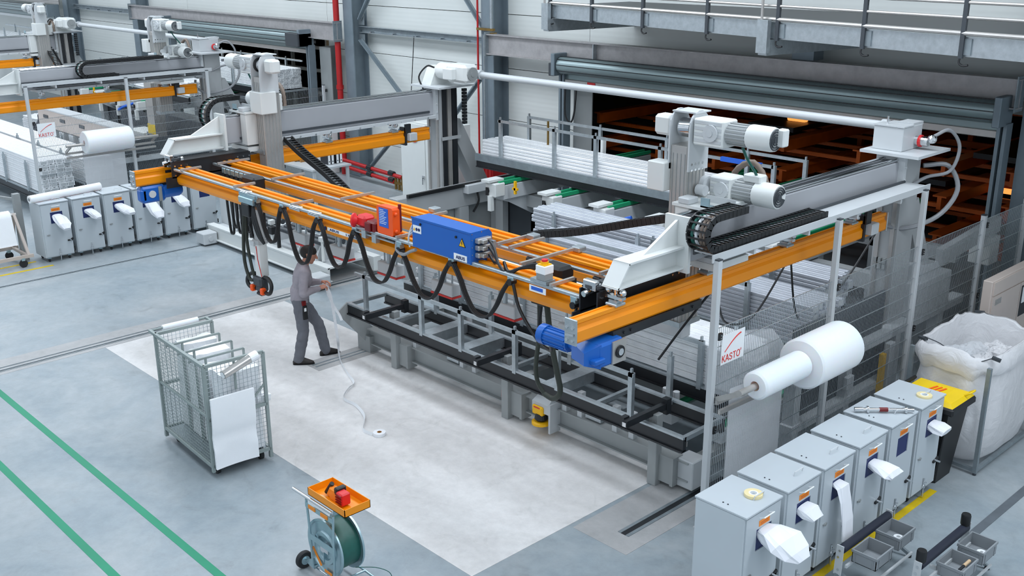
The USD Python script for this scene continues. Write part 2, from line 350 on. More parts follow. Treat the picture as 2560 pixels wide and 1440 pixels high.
def hcol(name, x, label, y=15.55, w=0.38, dpt=0.45, h=9.4, material='column_steel'):
    t = thing(name, label, 'column', (x, y, 0), kind='structure')
    part(t, 'flange', B(x - w / 2, x + w / 2, y, y + 0.025, 0, h), material)
    part(t, 'flange', B(x - w / 2, x + w / 2, y + dpt - 0.03, y + dpt - 0.005, 0, h), material)
    part(t, 'web', B(x - 0.012, x + 0.012, y + 0.025, y + dpt - 0.03, 0, h), material)
    part(t, 'base_plate', B(x - w / 2 - 0.06, x + w / 2 + 0.06, y - 0.05, y + dpt, 0, 0.03), material)
    return t
hcol('steel_column', -17.17, 'grey steel H column beside the left end of the right roller door')
hcol('steel_column', -22.33, 'dark grey steel H column with a fat red pipe on its left')
hcol('steel_column', -34.5, 'grey steel H column left of the left roller door')
hcol('steel_column', -40.3, 'grey steel H column at the far left end of the wall')
hcol('steel_column', -5.66, 'grey steel H column right of the right roller door')
# lintels over the doors
def lintel(x0, x1, label, z0=3.5, z1=3.88, mat_='lintel_steel'):
    t = thing('door_lintel', label, 'beam', ((x0 + x1) / 2, 15.35, z0), kind='structure')
    part(t, 'web', B(x0, x1, 15.36, 15.38, z0, z1), mat_)
    part(t, 'flange', B(x0, x1, 15.28, 15.5, z1, z1 + 0.02), mat_)
    part(t, 'flange', B(x0, x1, 15.28, 15.5, z0 - 0.02, z0), mat_)
    for x in (x0 + 0.01, x1 - 0.03): part(t, 'end_plate', B(x, x + 0.02, 15.26, 15.52, z0 - 0.06, z1 + 0.06), 'galvanised_dull')
    return t
t = lintel(-16.95, -5.85, 'deep galvanised steel lintel above the right roller door')
part(t, 'stiffener', B(-13.85, -13.83, 15.26, 15.37, 3.45, 3.88), 'galvanised')
part(t, 'hanger', B(-9.6, -9.2, 15.45, 15.75, 3.9, 4.45), 'column_steel')
lintel(-34.3, -22.55, 'pale streaky steel lintel above the left roller door', 3.45, 3.84)
# horizontal girts and diagonal bracing between the columns
def girt(x0, x1, z, label):
    t = thing('wall_girt', label, 'beam', ((x0 + x1) / 2, 15.72, z), kind='structure')
    part(t, 'web', B(x0, x1, 15.80, 15.815, z, z + 0.15), 'galvanised_dull')
    for k in (0, 0.14): part(t, 'flange', B(x0, x1, 15.70, 15.81, z + k, z + k + 0.012), 'galvanised')
    part(t, 'bolt', [K((x, 15.68, z + 0.03), (x, 15.81, z + 0.03), 0.012, 6) for x in np.arange(x0 + 0.5, x1, 0.9)], 'chrome', kind='stuff')
girt(-22.1, -17.36, 3.63, 'galvanised channel girt across the wall between the red pipe and the right column')
girt(-40.1, -34.7, 3.52, 'galvanised channel girt on the wall at the far left')
def brace(p, q, label):
    t = thing('wall_brace', label, 'brace', tuple((np.array(p) + q) / 2), kind='structure')
    part(t, 'bar', O(p, q, 0.03, 0.12, up=(0, 1, 0)), 'column_steel'); part(t, 'bar', O(np.array(p) + (0, 0.03, 0), np.array(q) + (0, 0.03, 0), 0.10, 0.02, up=(0, 1, 0)), 'galvanised_dull')
    for e in (p, q): part(t, 'gusset_plate', B(e[0] - 0.12, e[0] + 0.12, e[1] + 0.05, e[1] + 0.065, e[2] - 0.14, e[2] + 0.14), 'galvanised_dull')
brace((-22.05, 15.7, 3.45), (-19.75, 15.7, 1.7), 'diagonal steel brace falling to the right below the girt')
brace((-22.05, 15.7, 0.12), (-20.3, 15.7, 1.6), 'diagonal steel brace rising from the foot of the dark column')
brace((-22.05, 15.7, 3.95), (-20.9, 15.7, 5.4), 'diagonal steel brace rising out of the picture above the girt')
brace((-17.45, 15.7, 3.95), (-18.8, 15.7, 5.4), 'short diagonal steel brace at the top beside the right column')
brace((-17.4, 15.7, 3.05), (-19.6, 15.7, 0.9), 'diagonal steel brace behind the lift motor of the middle gantry')
# pipes
obj('sprinkler_pipe', J(T([(-22.68, 15.45, 0.0), (-22.68, 15.45, 9.3)], 0.075, 12), K((-22.68, 15.45, 2.2), (-22.68, 15.45, 2.3), 0.095, 12), K((-22.68, 15.45, 5.0), (-22.68, 15.45, 5.1), 0.095, 12)), 'red_paint', 'fat red sprinkler pipe running up beside the dark wall column', 'pipe', kind='structure', smooth=40)
obj('sprinkler_pipe', T([(-17.42, 15.5, 0.6), (-17.42, 15.5, 9.3)], 0.022, 8), 'red_paint', 'thin red pipe running up the left edge of the right column', 'pipe', kind='structure', smooth=40)
obj('conduit', J(T([(-16.98, 15.5, 3.95), (-16.98, 15.5, 9.3)], 0.03, 8), T([(-17.22, 15.5, 0.8), (-17.22, 15.5, 3.85)], 0.018, 6)), 'galvanised', 'grey conduit clamped to the right column', 'pipe', kind='structure', smooth=40)
obj('pipe_clamp', J(B(-17.42, -16.9, 15.46, 15.53, 3.95, 4.0), B(-17.05, -16.85, 15.4, 15.54, 3.78, 3.92)), 'brass', 'rusty clamp bracket on the right column above the lintel end', 'bracket', kind='structure')

# roller doors
def roller_door(i, x0, x1, z, label, bright):
    t = thing('door_%d' % i, label, 'roller door', ((x0 + x1) / 2, 15.3, 0), kind='structure')
    part(t, 'curtain_roll', K((x0 + 0.12, 15.2, z + 0.17), (x1 - 0.1, 15.2, z + 0.17), 0.17, 20), 'zinc_door', smooth=30)
    part(t, 'curtain_roll_rib', [O((x0 + 0.12, 15.2 - 0.175 * math.cos(a), z + 0.17 + 0.175 * math.sin(a)), (x1 - 0.1, 15.2 - 0.175 * math.cos(a), z + 0.17 + 0.175 * math.sin(a)), 0.012, 0.012) for a in (0.1, 0.75, 1.35, 2.0, -0.6)], 'black_steel', kind='stuff')
    for x in (x0, x1 - 0.1): part(t, 'end_plate', B(x, x + 0.1, 15.0, 15.45, z - 0.03, z + 0.4, 0.01), 'column_steel')
    part(t, 'curtain', rep(lambda k: B(x0 + 0.1, x1 - 0.1, 15.33, 15.36, z - 0.11 + k * 0.1, z - 0.02 + k * 0.1), 2), 'zinc_door')
    part(t, 'bottom_bar', B(x0 + 0.12, x1 - 0.12, 15.28, 15.42, z - 0.22, z - 0.11, 0.01), bright, 'bright aluminium bottom bar')
    for x in (x0 - 0.02, x1 - 0.12):
        part(t, 'guide_rail', J(B(x, x + 0.14, 15.36, 15.46, 0, z), B(x, x + 0.05, 15.26, 15.36, 0, z), B(x + 0.09, x + 0.14, 15.26, 15.36, 0, z)), 'column_steel')
    part(t, 'control_box', B(x0 - 0.16, x0 - 0.02, 15.1, 15.25, z - 0.05, z + 0.2, 0.01), 'dark_grey_paint')
    return t
mat('zinc_door', '#8fa0a2', 0.35, 0.45, v=0.05, s=2)
d2 = roller_door(2, -14.72, -5.95, 3.27, 'large roller door, rolled up, above the dark store on the right', 'aluminium')
part(d2, 'sticker', B(-13.98, -13.78, 15.27, 15.28, 3.09, 3.15), 'signal_red', 'small red sticker')
part(d2, 'cable', T(spline([(-14.5, 15.2, 3.05), (-14.45, 15.15, 2.5), (-14.3, 15.15, 2.35), (-14.25, 15.2, 2.55), (-14.25, 15.25, 3.0)], 20), 0.018, 6), 'black_plastic', smooth=40)
d1 = roller_door(1, -31.6, -23.75, 3.24, 'roller door, rolled up, above the bright stacks on the left', 'aluminium')
part(d1, 'motor_box', B(-24.35, -23.75, 14.95, 15.4, 3.2, 3.55, 0.02), 'dark_grey_paint')
for x in (-23.6, -14.55): struct('trim_%d' % (1 if x < -20 else 2), J(B(x, x + 0.5, 15.5, 15.52, 0, 3.2), B(x, x + 0.04, 15.52, 16.0, 0, 3.2)), 'mid_grey_paint', 'grey steel door jamb beside a roller door opening', 'door jamb')
# door at the far left
d3 = roller_door(3, -49.5, -40.6, 3.24, 'bright roller door partly seen at the far top left', 'sticker_white')
part(d3, 'curtain', rep(lambda k: B(-49.4, -40.7, 15.50, 15.53, 3.62 + k * 0.12, 3.73 + k * 0.12), 4), 'aluminium')

# walkway along the wall, top right
th = math.radians(9.89); WD = np.array([math.cos(th), -math.sin(th), 0]); WN = np.array([math.sin(th), math.cos(th), 0]); W0 = np.array([-13.76, 14.0, 4.44])
def WP(t_, n_, z_): return W0 + WD * t_ + WN * n_ + np.array([0, 0, z_])
wk = thing('walkway', 'galvanised steel walkway with tube railings high on the right', 'walkway', tuple(WP(5, 0.5, 0)), kind='structure')
for nn in (0.0,):
    part(wk, 'side_channel', O(WP(0, nn, 0.115), WP(13, nn, 0.115), 0.012, 0.23), 'galvanised')
    for zz in (0.006, 0.224): part(wk, 'channel_flange', O(WP(0, nn + 0.04, zz), WP(13, nn + 0.04, zz), 0.08, 0.012), 'galvanised')
part(wk, 'deck', E([tuple(WP(0.02, 0.02, 0)[:2]), tuple(WP(13, 0.02, 0)[:2]), (-1.0, 15.9), (-13.5, 15.9)], 0.03, (0, 0, 4.63)), 'black_steel')
for t_ in np.arange(0.7, 13, 1.4): part(wk, 'cross_joist', O(WP(t_, 0.02, 0.1), WP(t_, 1.1, 0.1), 0.06, 0.12), 'column_steel')
for nn, zs in ((-0.03, (0.27, 0.45, 0.62, 0.95, 1.3)),):
    for zz in zs: part(wk, 'rail', T([WP(0, nn, zz), WP(13, nn, zz)], 0.02 if zz > 0.3 else 0.028, 8), 'aluminium', smooth=40)
for t_ in (0.05, 1.27, 2.61, 4.09, 5.49, 6.95, 8.37, 9.8, 11.2):
    part(wk, 'stanchion', O(WP(t_, -0.03, -0.02), WP(t_, -0.03, 1.3), 0.05, 0.05), 'dark_grey_paint')
    part(wk, 'bracket', O(WP(t_ + 0.07, -0.012, 0.02), WP(t_ + 0.07, -0.012, 0.21), 0.09, 0.02, up=WN), 'galvanised_dull')
    part(wk, 'cable_hook', T(spline([WP(t_, -0.04, 0.0), WP(t_, -0.05, -0.07), WP(t_ + 0.05, -0.05, -0.10), WP(t_ + 0.12, -0.05, -0.09)], 10), 0.014, 6), 'black_plastic', smooth=40)
for t_ in (0.02, 5.3):
    part(wk, 'support_bracket', J(O(WP(t_, -0.1, -0.12), WP(t_, 2.2, -0.12), 0.16, 0.22), O(WP(t_, -0.1, -0.2), WP(t_, -0.1, 0.26), 0.2, 0.07, up=WN)), 'galvanised')
    part(wk, 'hanger_rod', T([WP(t_ - 0.05, -0.1, 0.2), WP(t_ - 0.05, -0.1, 4.5)], 0.02, 8), 'aluminium', smooth=40)
# store interior: orange long-goods racking
rk = thing('storage_rack', 'dark orange steel racking full of trays inside the right store', 'rack', (-10, 20, 0))
for x in np.arange(-15.5, -3, 1.15):
    part(rk, 'upright', B(x, x + 0.1, 20.3, 20.42, 0, 5.5), 'rack_orange')
for x in (-14.9, -13.3, -11.9, -10.4, -8.9, -7.4, -6.3):
    for z in (0.9, 1.55, 2.1):
        part(rk, 'tray_beam', J(B(x, x + 0.07, 16.6, 20.3, z, z + 0.2), B(x - 0.08, x + 0.15, 16.6, 20.3, z + 0.2, z + 0.225)), 'rack_orange')
for z in (0.85, 1.5, 2.05, 2.75, 3.4):
    part(rk, 'cross_beam', B(-15.6, -3, 20.25, 20.33, z - 0.12, z), 'rack_orange')
    if z < 2.2:
        for y in (17.2, 18.3, 19.4): part(rk, 'cross_beam', B(-15.2, -6.1, y, y + 0.08, z - 0.07, z + 0.0), 'rack_orange')
part(rk, 'tray_load', [B(x, x + 1.0, 17.3, 20.0, z + 0.23, z + 0.32) for x, z in ((-14.6, 1.55), (-11.6, 2.1), (-10.1, 0.9), (-8.6, 1.55), (-7.2, 2.1), (-13.0, 0.9))], 'black_steel', kind='stuff')
for x, y, z in ((-10.98, 18.0, 2.42), (-7.0, 18.5, 1.55)):
    lp = thing('store_lamp', 'orange glowing lamp on the racking, %s' % ('below the torque tube' if z > 2 else 'low beside the right jamb'), 'lamp', (x, y, z))
    part(lp, 'housing', B(x - 0.22, x + 0.22, y, y + 0.12, z + 0.1, z + 0.16), 'rack_orange')
    part(lp, 'diffuser', B(x - 0.2, x + 0.2, y - 0.02, y + 0.12, z - 0.0, z + 0.1, 0.02), 'sodium_lamp')
for k, (x, y, z, i) in enumerate(((-12.5, 17.8, 3.3, 0.6), (-8.0, 18.2, 3.2, 0.6), (-27, 18.5, 3.2, 2))):
    L = UsdLux.SphereLight.Define(stage, '/World/store_light' + ('_%03d' % k if k else '')); L.CreateRadiusAttr(0.25); L.CreateIntensityAttr(i); L.CreateColorAttr(Gf.Vec3f(1.0, 0.72, 0.42)); L.AddTranslateOp().Set(Gf.Vec3d(x, y, z))
# left store: bright tube lamp strip under the door, dark shelves
lamp = thing('strip_lamp', 'long white strip lamp glowing under the left roller door', 'lamp', (-27, 16.4, 3.0))
part(lamp, 'housing', B(-29.5, -25.2, 16.3, 16.45, 3.12, 3.2), 'white_paint'); part(lamp, 'tube', B(-29.4, -25.3, 16.3, 16.44, 3.06, 3.12), 'tube_lamp')
rl = thing('storage_rack', 'dark steel racking in the left store behind the white stacks', 'rack', (-27, 19, 0))
for x in np.arange(-31, -23, 1.0): part(rl, 'upright', B(x, x + 0.08, 18.6, 18.7, 0, 4), 'mid_grey_paint')
for z in (1.2, 1.9, 2.6): part(rl, 'cross_beam', B(-31.4, -23, 18.55, 18.63, z, z + 0.1), 'mid_grey_paint')
# ================================================================== GANTRY LOADERS
SH = -17.8          # the same loader stands again this far to the left
A_ = lambda *v: np.array(v, float)
def hexbolts(pts, ax=(1, 0, 0), r=0.014, L=0.015):
    return [K(np.array(p), np.array(p) + np.array(ax) * L, r, 6) for p in pts]
def gantry_column(xc, w, label, motor):
    t = thing('gantry_column', label, 'gantry column', (xc, 12.5, 0), group=None)
    x0, x1 = xc - w / 2, xc + w / 2
    part(t, 'column', B(x0, x1, 12.3, 12.72, 0.02, 3.24, 0.012), 'grey_paint')
    part(t, 'base_plate', B(x0 - 0.15, x1 + 0.15, 12.15, 12.95, 0, 0.03), 'grey_paint')
    part(t, 'guide_strip', B(x0 + 0.04, x0 + 0.09, 12.275, 12.3, 0.3, 3.2), 'aluminium'); part(t, 'guide_strip', B(x1 - 0.09, x1 - 0.04, 12.275, 12.3, 0.3, 3.2), 'aluminium')
    part(t, 'buttress', J(O((xc, 12.7, 2.55), (xc, 14.05, 0.05), w * 0.85, 0.28), B(x0 + 0.02, x1 - 0.02, 13.85, 14.3, 0, 0.06)), 'grey_paint')
    part(t, 'top_plate', B(x0 - 0.2, x1 + 0.25, 12.1, 12.95, 3.24, 3.275), 'light_grey_paint')
    if motor:   # lift drive facing along +x, chain running down the right face
        part(t, 'lift_chain', [B(x1, x1 + 0.03, 12.36, 12.45, 0.4, 3.2), B(x1, x1 + 0.03, 12.58, 12.70, 0.4, 3.2)], 'black_steel', kind='stuff')
        part(t, 'chain_guide', B(x1, x1 + 0.035, 12.47, 12.56, 0.4, 3.2), 'aluminium')
        part(t, 'chain_guard', B(x1 + 0.035, x1 + 0.06, 12.32, 12.76, 2.27, 2.33), 'grey_paint')
        part(t, 'chain_tail', rep(lambda k: B(x1 + 0.14, x1 + 0.2, 12.72, 12.80, 2.55 + k * 0.06, 2.6 + k * 0.06), 11), 'black_steel', kind='stuff')
        part(t, 'gear_housing', E([(-0.28, 0), (0.28, 0), (0.2, 0.18), (0.05, 0.33), (-0.12, 0.33)], 0.26, (x0 - 0.02, 12.5, 3.275), (0, 1, 0), (0, 0, 1), (1, 0, 0)), 'white_paint')
        m = part(t, 'lift_motor', K((x1 - 0.1, 12.45, 3.53), (x1 + 0.2, 12.45, 3.53), 0.15, 20), 'white_paint', smooth=35)
        part(m, 'motor_body', [B(x1 + 0.2, x1 + 0.75, 12.29, 12.61, 3.37, 3.69, 0.05)], 'white_paint')
        part(m, 'terminal_box', B(x1 + 0.25, x1 + 0.5, 12.18, 12.3, 3.42, 3.62, 0.015), 'white_paint')
        part(m, 'fan_grille', [K((x1 + 0.75, 12.45, 3.53), (x1 + 0.775, 12.45, 3.53), 0.12, 16), K((x1 + 0.775, 12.45, 3.53), (x1 + 0.785, 12.45, 3.53), 0.05, 12)], 'mid_grey_paint')
        part(t, 'hose', T(spline([(x0 + 0.05, 12.2, 3.2), (x0 + 0.0, 12.15, 3.42), (x0 + 0.2, 12.18, 3.62), (x1 - 0.05, 12.25, 3.6)], 16), 0.016, 6), 'black_plastic', smooth=40)
    else:
        part(t, 'bearing_box', B(x0 - 0.12, x1 - 0.05, 12.25, 12.75, 3.275, 3.57, 0.008), 'light_grey_paint')
        part(t, 'box_lid', J(B(x0 - 0.13, x1 - 0.04, 12.24, 12.5, 3.57, 3.585), B(x0 + 0.05, x1 - 0.06, 12.52, 12.78, 3.56, 3.6)), 'light_grey_paint')
        part(t, 'stud', K((x0 + 0.0, 12.36, 3.57), (x0 + 0.0, 12.36, 3.68), 0.012, 8), 'chrome')
        part(t, 'encoder', [K((x1 - 0.05, 12.6, 3.38), (x1 + 0.12, 12.6, 3.38), 0.06, 14), SP((x1 + 0.16, 12.6, 3.42), 0.06, 1)], 'chrome')
        part(t, 'encoder_ring', K((x1 + 0.0, 12.6, 3.38), (x1 + 0.03, 12.6, 3.38), 0.075, 14), 'signal_red', 'red ring')
        part(t, 'hose', T(spline([(x1 + 0.18, 12.6, 3.46), (x1 + 0.28, 12.8, 3.52), (x1 + 0.36, 12.95, 3.3), (x1 + 0.3, 12.9, 3.0), (x1 + 0.1, 12.7, 2.92), (x1 - 0.02, 12.45, 2.8)], 34), 0.022, 8), 'hose_grey', smooth=40)
        part(t, 'hose', T(spline([(x1 + 0.02, 12.75, 3.05), (x1 + 0.25, 12.95, 3.05), (x1 + 0.38, 13.0, 2.75), (x1 + 0.25, 12.8, 2.42), (x1 + 0.0, 12.35, 2.3), (x0 + 0.0, 12.2, 2.42), (x0 - 0.02, 12.2, 2.6)], 40), 0.03, 8), 'hose_grey', smooth=40)
        part(t, 'socket_panel', [B(x0 + 0.05 + 0.06 * i, x0 + 0.09 + 0.06 * i, 12.26, 12.3, 1.75 + 0.08 * j, 1.81 + 0.08 * j) for i in range(3) for j in range(2)], 'mid_grey_paint', kind='stuff')
    return t
gc1 = gantry_column(-6.09, 0.32, 'grey gantry column with bearing box and hose loops beside the right roller door', False)
gc2 = gantry_column(-15.1, 0.38, 'grey gantry column with white lift motor and black chain in the middle of the picture', True)
dup(gc1, (-6.09 + SH, 12.5, 0), 'grey gantry column of the far-left loader with its hose loop above the rear beam end')
dup(gc2, (-15.1 + SH, 12.5, 0), 'grey gantry column with lift motor at the far top left before the wall')
tube = obj('torque_tube', J(K((-14.75, 12.72, 3.49), (-6.3, 12.72, 3.49), 0.058, 14), K((-14.3, 12.72, 3.49), (-14.2, 12.72, 3.49), 0.085, 14), K((-6.5, 12.72, 3.49), (-6.42, 12.72, 3.49), 0.085, 14)), 'light_grey_paint', 'long pale shaft tube spanning across the right roller door', 'shaft', smooth=35)
tb2 = dup(tube, (float(tube.off[0]) + SH, float(tube.off[1]), float(tube.off[2])), 'pale shaft tube between the two gantry columns at the top left')

def gantry_beam(xc, label):
    t = thing('gantry_beam', label, 'gantry beam', (xc, 10.2, 2.7))
    part(t, 'box_beam', B(xc - 0.11, xc + 0.11, 8.0, 12.27, 2.75, 3.16, 0.012), 'beam_grey')
    part(t, 'lower_flange', B(xc - 0.2, xc + 0.2, 8.3, 12.2, 2.70, 2.75), 'light_grey_paint')
    part(t, 'guide_rail', B(xc - 0.14, xc + 0.14, 8.25, 12.1, 2.80, 2.835), 'dark_grey_paint'); 
    for dx in (-0.085, 0.085): part(t, 'guide_rail', K((xc + dx, 8.05, 3.185), (xc + dx, 12.2, 3.185), 0.022, 10), 'chrome', smooth=40)
    part(t, 'rack', B(xc - 0.03, xc + 0.03, 8.1, 12.15, 3.16, 3.185), 'black_steel')
    part(t, 'bolt', hexbolts([(xc + 0.2, y, 2.725) for y in np.arange(8.4, 12.2, 0.3)]), 'chrome', kind='stuff')
    part(t, 'end_flange', J(B(xc - 0.19, xc + 0.19, 12.2, 12.26, 2.66, 3.22), *hexbolts([(xc + 0.19, 12.23, z) for z in (2.8, 2.95, 3.1)])), 'light_grey_paint')
    # front plate, gusset and the cantilever that carries the crane runway
    part(t, 'front_plate', B(xc - 0.15, xc + 0.15, 7.97, 8.01, 2.66, 3.22), 'white_paint')
    part(t, 'gusset', E([(8.0, 3.2), (8.0, 2.93), (7.45, 2.93)], 0.03, (xc - 0.015, 0, 0), (0, 1, 0), (0, 0, 1), (1, 0, 0)), 'white_paint')
    part(t, 'cantilever', J(B(xc - 0.1, xc + 0.1, 7.15, 8.0, 2.91, 2.93), B(xc - 0.1, xc + 0.1, 7.0, 8.1, 2.70, 2.72), E([(8.05, 2.72), (8.05, 2.91), (7.16, 2.91), (7.02, 2.72)], 0.016, (xc - 0.008, 0, 0), (0, 1, 0), (0, 0, 1), (1, 0, 0)), O((xc, 7.0, 2.70), (xc, 7.16, 2.92), 0.2, 0.015)), 'white_paint')
    return t
gb1 = gantry_beam(-6.08, 'long grey gantry beam of the near loader running back to the right column')
gb2 = gantry_beam(-15.08, 'light grey gantry beam running back to the chain column in the middle')
dup(gb1, (-6.08 + SH, 10.2, 2.7), 'grey gantry beam with a black cable chain bend on its side at the left')
dup(gb2, (-15.08 + SH, 10.2, 2.7), 'pale gantry beam at the far left edge near the top')

def motor(t, x0, y, z, s, r=0.115, boxup=False, name='drive_motor', gl=0.3, ml=0.5):
    """gear motor whose axis runs along x from x0 towards s"""
    X = lambda d: x0 + s * d
    b = lambda a, c, *q: B(min(X(a), X(c)), max(X(a), X(c)), *q)
    m = part(t, name, b(0, gl, y - 0.13, y + 0.12, z - 0.14, z + 0.13, 0.015), 'white_paint')
    part(m, 'gear_rib', [b(0.02, gl - 0.02, y - 0.137, y + 0.127, z - 0.1 + k * 0.06, z - 0.07 + k * 0.06) for k in range(4)], 'light_grey_paint')
    part(m, 'output_flange', [K((X(gl * 0.62), y - 0.13, z), (X(gl * 0.62), y - 0.16, z), 0.085, 18), K((X(gl * 0.62), y - 0.16, z), (X(gl * 0.62), y - 0.17, z), 0.035, 12)], 'light_grey_paint')
    part(m, 'stator', K((X(gl), y, z), (X(gl + 0.24), y, z), r * 0.92, 20), 'light_grey_paint', smooth=35)
    part(m, 'cooling_fin', [O((X(gl + 0.01), y + r * 0.94 * math.cos(a), z + r * 0.94 * math.sin(a)), (X(gl + 0.23), y + r * 0.94 * math.cos(a), z + r * 0.94 * math.sin(a)), 0.02, 0.012, up=(0, math.cos(a), math.sin(a))) for a in np.arange(0, 6.28, 0.35)], 'mid_grey_paint', kind='stuff')
    part(m, 'shroud', LT([(r * 0.9, 0), (r * 1.02, 0.0), (r * 1.05, 0.02), (r * 1.05, ml - 0.28), (r * 0.98, ml - 0.245), (0.0, ml - 0.245)], (X(gl + 0.24), y, z), (s, 0, 0), 24), 'white_paint', smooth=40)
    e = X(gl + ml); 
    part(m, 'fan_grille', [T([(e, y + q * math.cos(a), z + q * math.sin(a)) for a in np.linspace(0.3, 5.9, 16)], 0.008, 5) for q in (0.05, 0.075, 0.098)] + [K((e - s * 0.004, y, z), (e + s * 0.006, y, z), 0.035, 12)], 'dark_grey_paint')
    part(m, 'terminal_box', b(gl + 0.1, gl + 0.3, y - 0.06, y + 0.07, z + r * 0.9, z + r + 0.07, 0.012) if boxup else b(gl + ml - 0.02, gl + ml + 0.07, y + 0.02, y + 0.12, z - 0.07, z + 0.1, 0.012), 'white_paint')
    return m
def mast_unit(xb, y, s, label):
    """carriage on the beam with a vertical aluminium mast on the side s"""
    t = thing('lifting_mast', label, 'lifting mast', (xb, y, 1.85))
    X = lambda d: xb + s * d
    b = lambda a, c, *q: B(min(X(a), X(c)), max(X(a), X(c)), *q)
    part(t, 'mast', b(0.32, 0.53, y - 0.1, y + 0.22, 1.86, 3.78, 0.008), 'aluminium')
    part(t, 'mast_groove', [b(0.34 + 0.05 * k, 0.35 + 0.05 * k, y - 0.104, y - 0.09, 1.9, 3.7) for k in range(4)] + [b(d, d + 0.004, y - 0.06 + 0.06 * k, y - 0.05 + 0.06 * k, 1.9, 3.7) for k in range(5) for d in (0.317, 0.529)], 'mid_grey_paint', kind='stuff')
    head = [(-0.12, -0.42), (0.2, -0.42), (0.2, 0.0)] + [(0.04 + 0.16 * math.cos(a), 0.02 + 0.17 * math.sin(a)) for a in np.linspace(0, math.pi, 10)] + [(-0.12, -0.1)]
    for d in (0.28, 0.53): part(t, 'head_plate', E(head, 0.02, (min(X(d), X(d + 0.02)), y, 3.95), (0, 1, 0), (0, 0, 1), (1, 0, 0)), 'light_grey_paint')
    part(t, 'head_cap', b(0.27, 0.56, y - 0.06, y + 0.2, 4.11, 4.125), 'light_grey_paint')
    part(t, 'belt_drum', K((X(0.34), y + 0.04, 3.95), (X(0.49), y + 0.04, 3.95), 0.10, 20), 'chrome', smooth=35); part(t, 'belt', K((X(0.30), y + 0.04, 3.95), (X(0.34), y + 0.04, 3.95), 0.115, 20), 'black_plastic')
    part(t, 'bolt', hexbolts([(X(0.28) - 0.01, y - 0.07 + 0.06 * i, 3.6 - 0.06 * j) for i in range(4) for j in range(2)], (-s, 0, 0)), 'chrome', kind='stuff')
    motor(t, X(0.27), y + 0.04, 3.95, -s, 0.115, name='hoist_motor', gl=0.36, ml=0.52)
    part(t, 'encoder_box', b(0.58, 0.8, y - 0.06, y + 0.12, 3.85, 4.06, 0.03), 'white_paint')
    part(t, 'terminal_cabinet', b(0.53, 0.75, y - 0.2, y - 0.02, 3.30, 3.60, 0.01) if s < 0 else b(0.26, 0.6, y - 0.16, y + 0.12, 3.22, 3.56, 0.01), 'white_paint')
    # carriage
    part(t, 'carriage_plate', b(-0.16, 0.33, y - 0.3, y + 0.32, 3.215, 3.245), 'white_paint')
    part(t, 'carriage_side', b(0.13, 0.31, y - 0.28, y + 0.3, 2.72, 3.21, 0.01), 'white_paint')
    part(t, 'carriage_foot', b(-0.22, 0.31, y - 0.28, y + 0.3, 2.62, 2.69), 'white_paint')
    part(t, 'switch_box', b(0.12, 0.26, y - 0.3, y - 0.14, 3.245, 3.31, 0.01), 'light_grey_paint'); part(t, 'angle_bracket', J(b(-0.1, 0.0, y - 0.27, y - 0.25, 3.245, 3.34), b(-0.1, 0.0, y - 0.27, y - 0.18, 3.245, 3.26)), 'zinc_blue')
    motor(t, X(0.24), y + 0.32, 3.33, -s, 0.12, True, 'traverse_motor', 0.26, 0.5)
    part(t, 'belt_wheel', [K((X(0.26), y + 0.2, 3.36), (X(0.34), y + 0.2, 3.36), 0.085, 18), K((X(0.2), y + 0.08, 3.32), (X(0.3), y + 0.08, 3.32), 0.055, 14)], 'light_grey_paint', smooth=35)
    part(t, 'motor_cover', O(A_(X(0.1), y - 0.02, 3.25), A_(X(-0.24), y - 0.02, 3.25), 0.02, 0.12), 'light_grey_paint')
    part(t, 'corrugated_hose', T(spline([(X(0.2), y + 0.5, 3.25), (X(0.14), y + 0.52, 3.48), (X(-0.05), y + 0.54, 3.58), (X(-0.22), y + 0.52, 3.42), (X(-0.24), y + 0.5, 3.26)], 28), np.where(np.arange(29) % 2, 0.03, 0.036), 8), 'hose_brown', smooth=60)
    part(t, 'power_cable', T(spline([(X(-0.2), y + 0.1, 3.82), (X(-0.22), y + 0.16, 3.7), (X(-0.26), y + 0.3, 3.5), (X(-0.2), y + 0.36, 3.4)], 14), 0.014, 6), 'strap_green', smooth=40)
    part(t, 'foot_bracket', b(0.3, 0.56, y - 0.12, y + 0.24, 1.84, 1.9), 'galvanised'); part(t, 'cross_bracket', b(-0.05, 0.5, y - 0.12, y - 0.06, 2.58, 2.64), 'galvanised')
    return t
mu1 = mast_unit(-6.08, 8.6, -1, 'aluminium lifting mast with white gear motors on the near gantry beam')
mu2 = mast_unit(-15.08, 8.55, 1, 'aluminium lifting mast with a white box on the middle gantry beam')
dup(mu1, (-6.08 + SH, 11.4, 1.85), 'lifting mast with two gear motors standing at the rear of the left gantry beam')
dup(mu2, (-15.08 + SH, 11.7, 1.85), 'lifting mast with small grey box at the far top left')

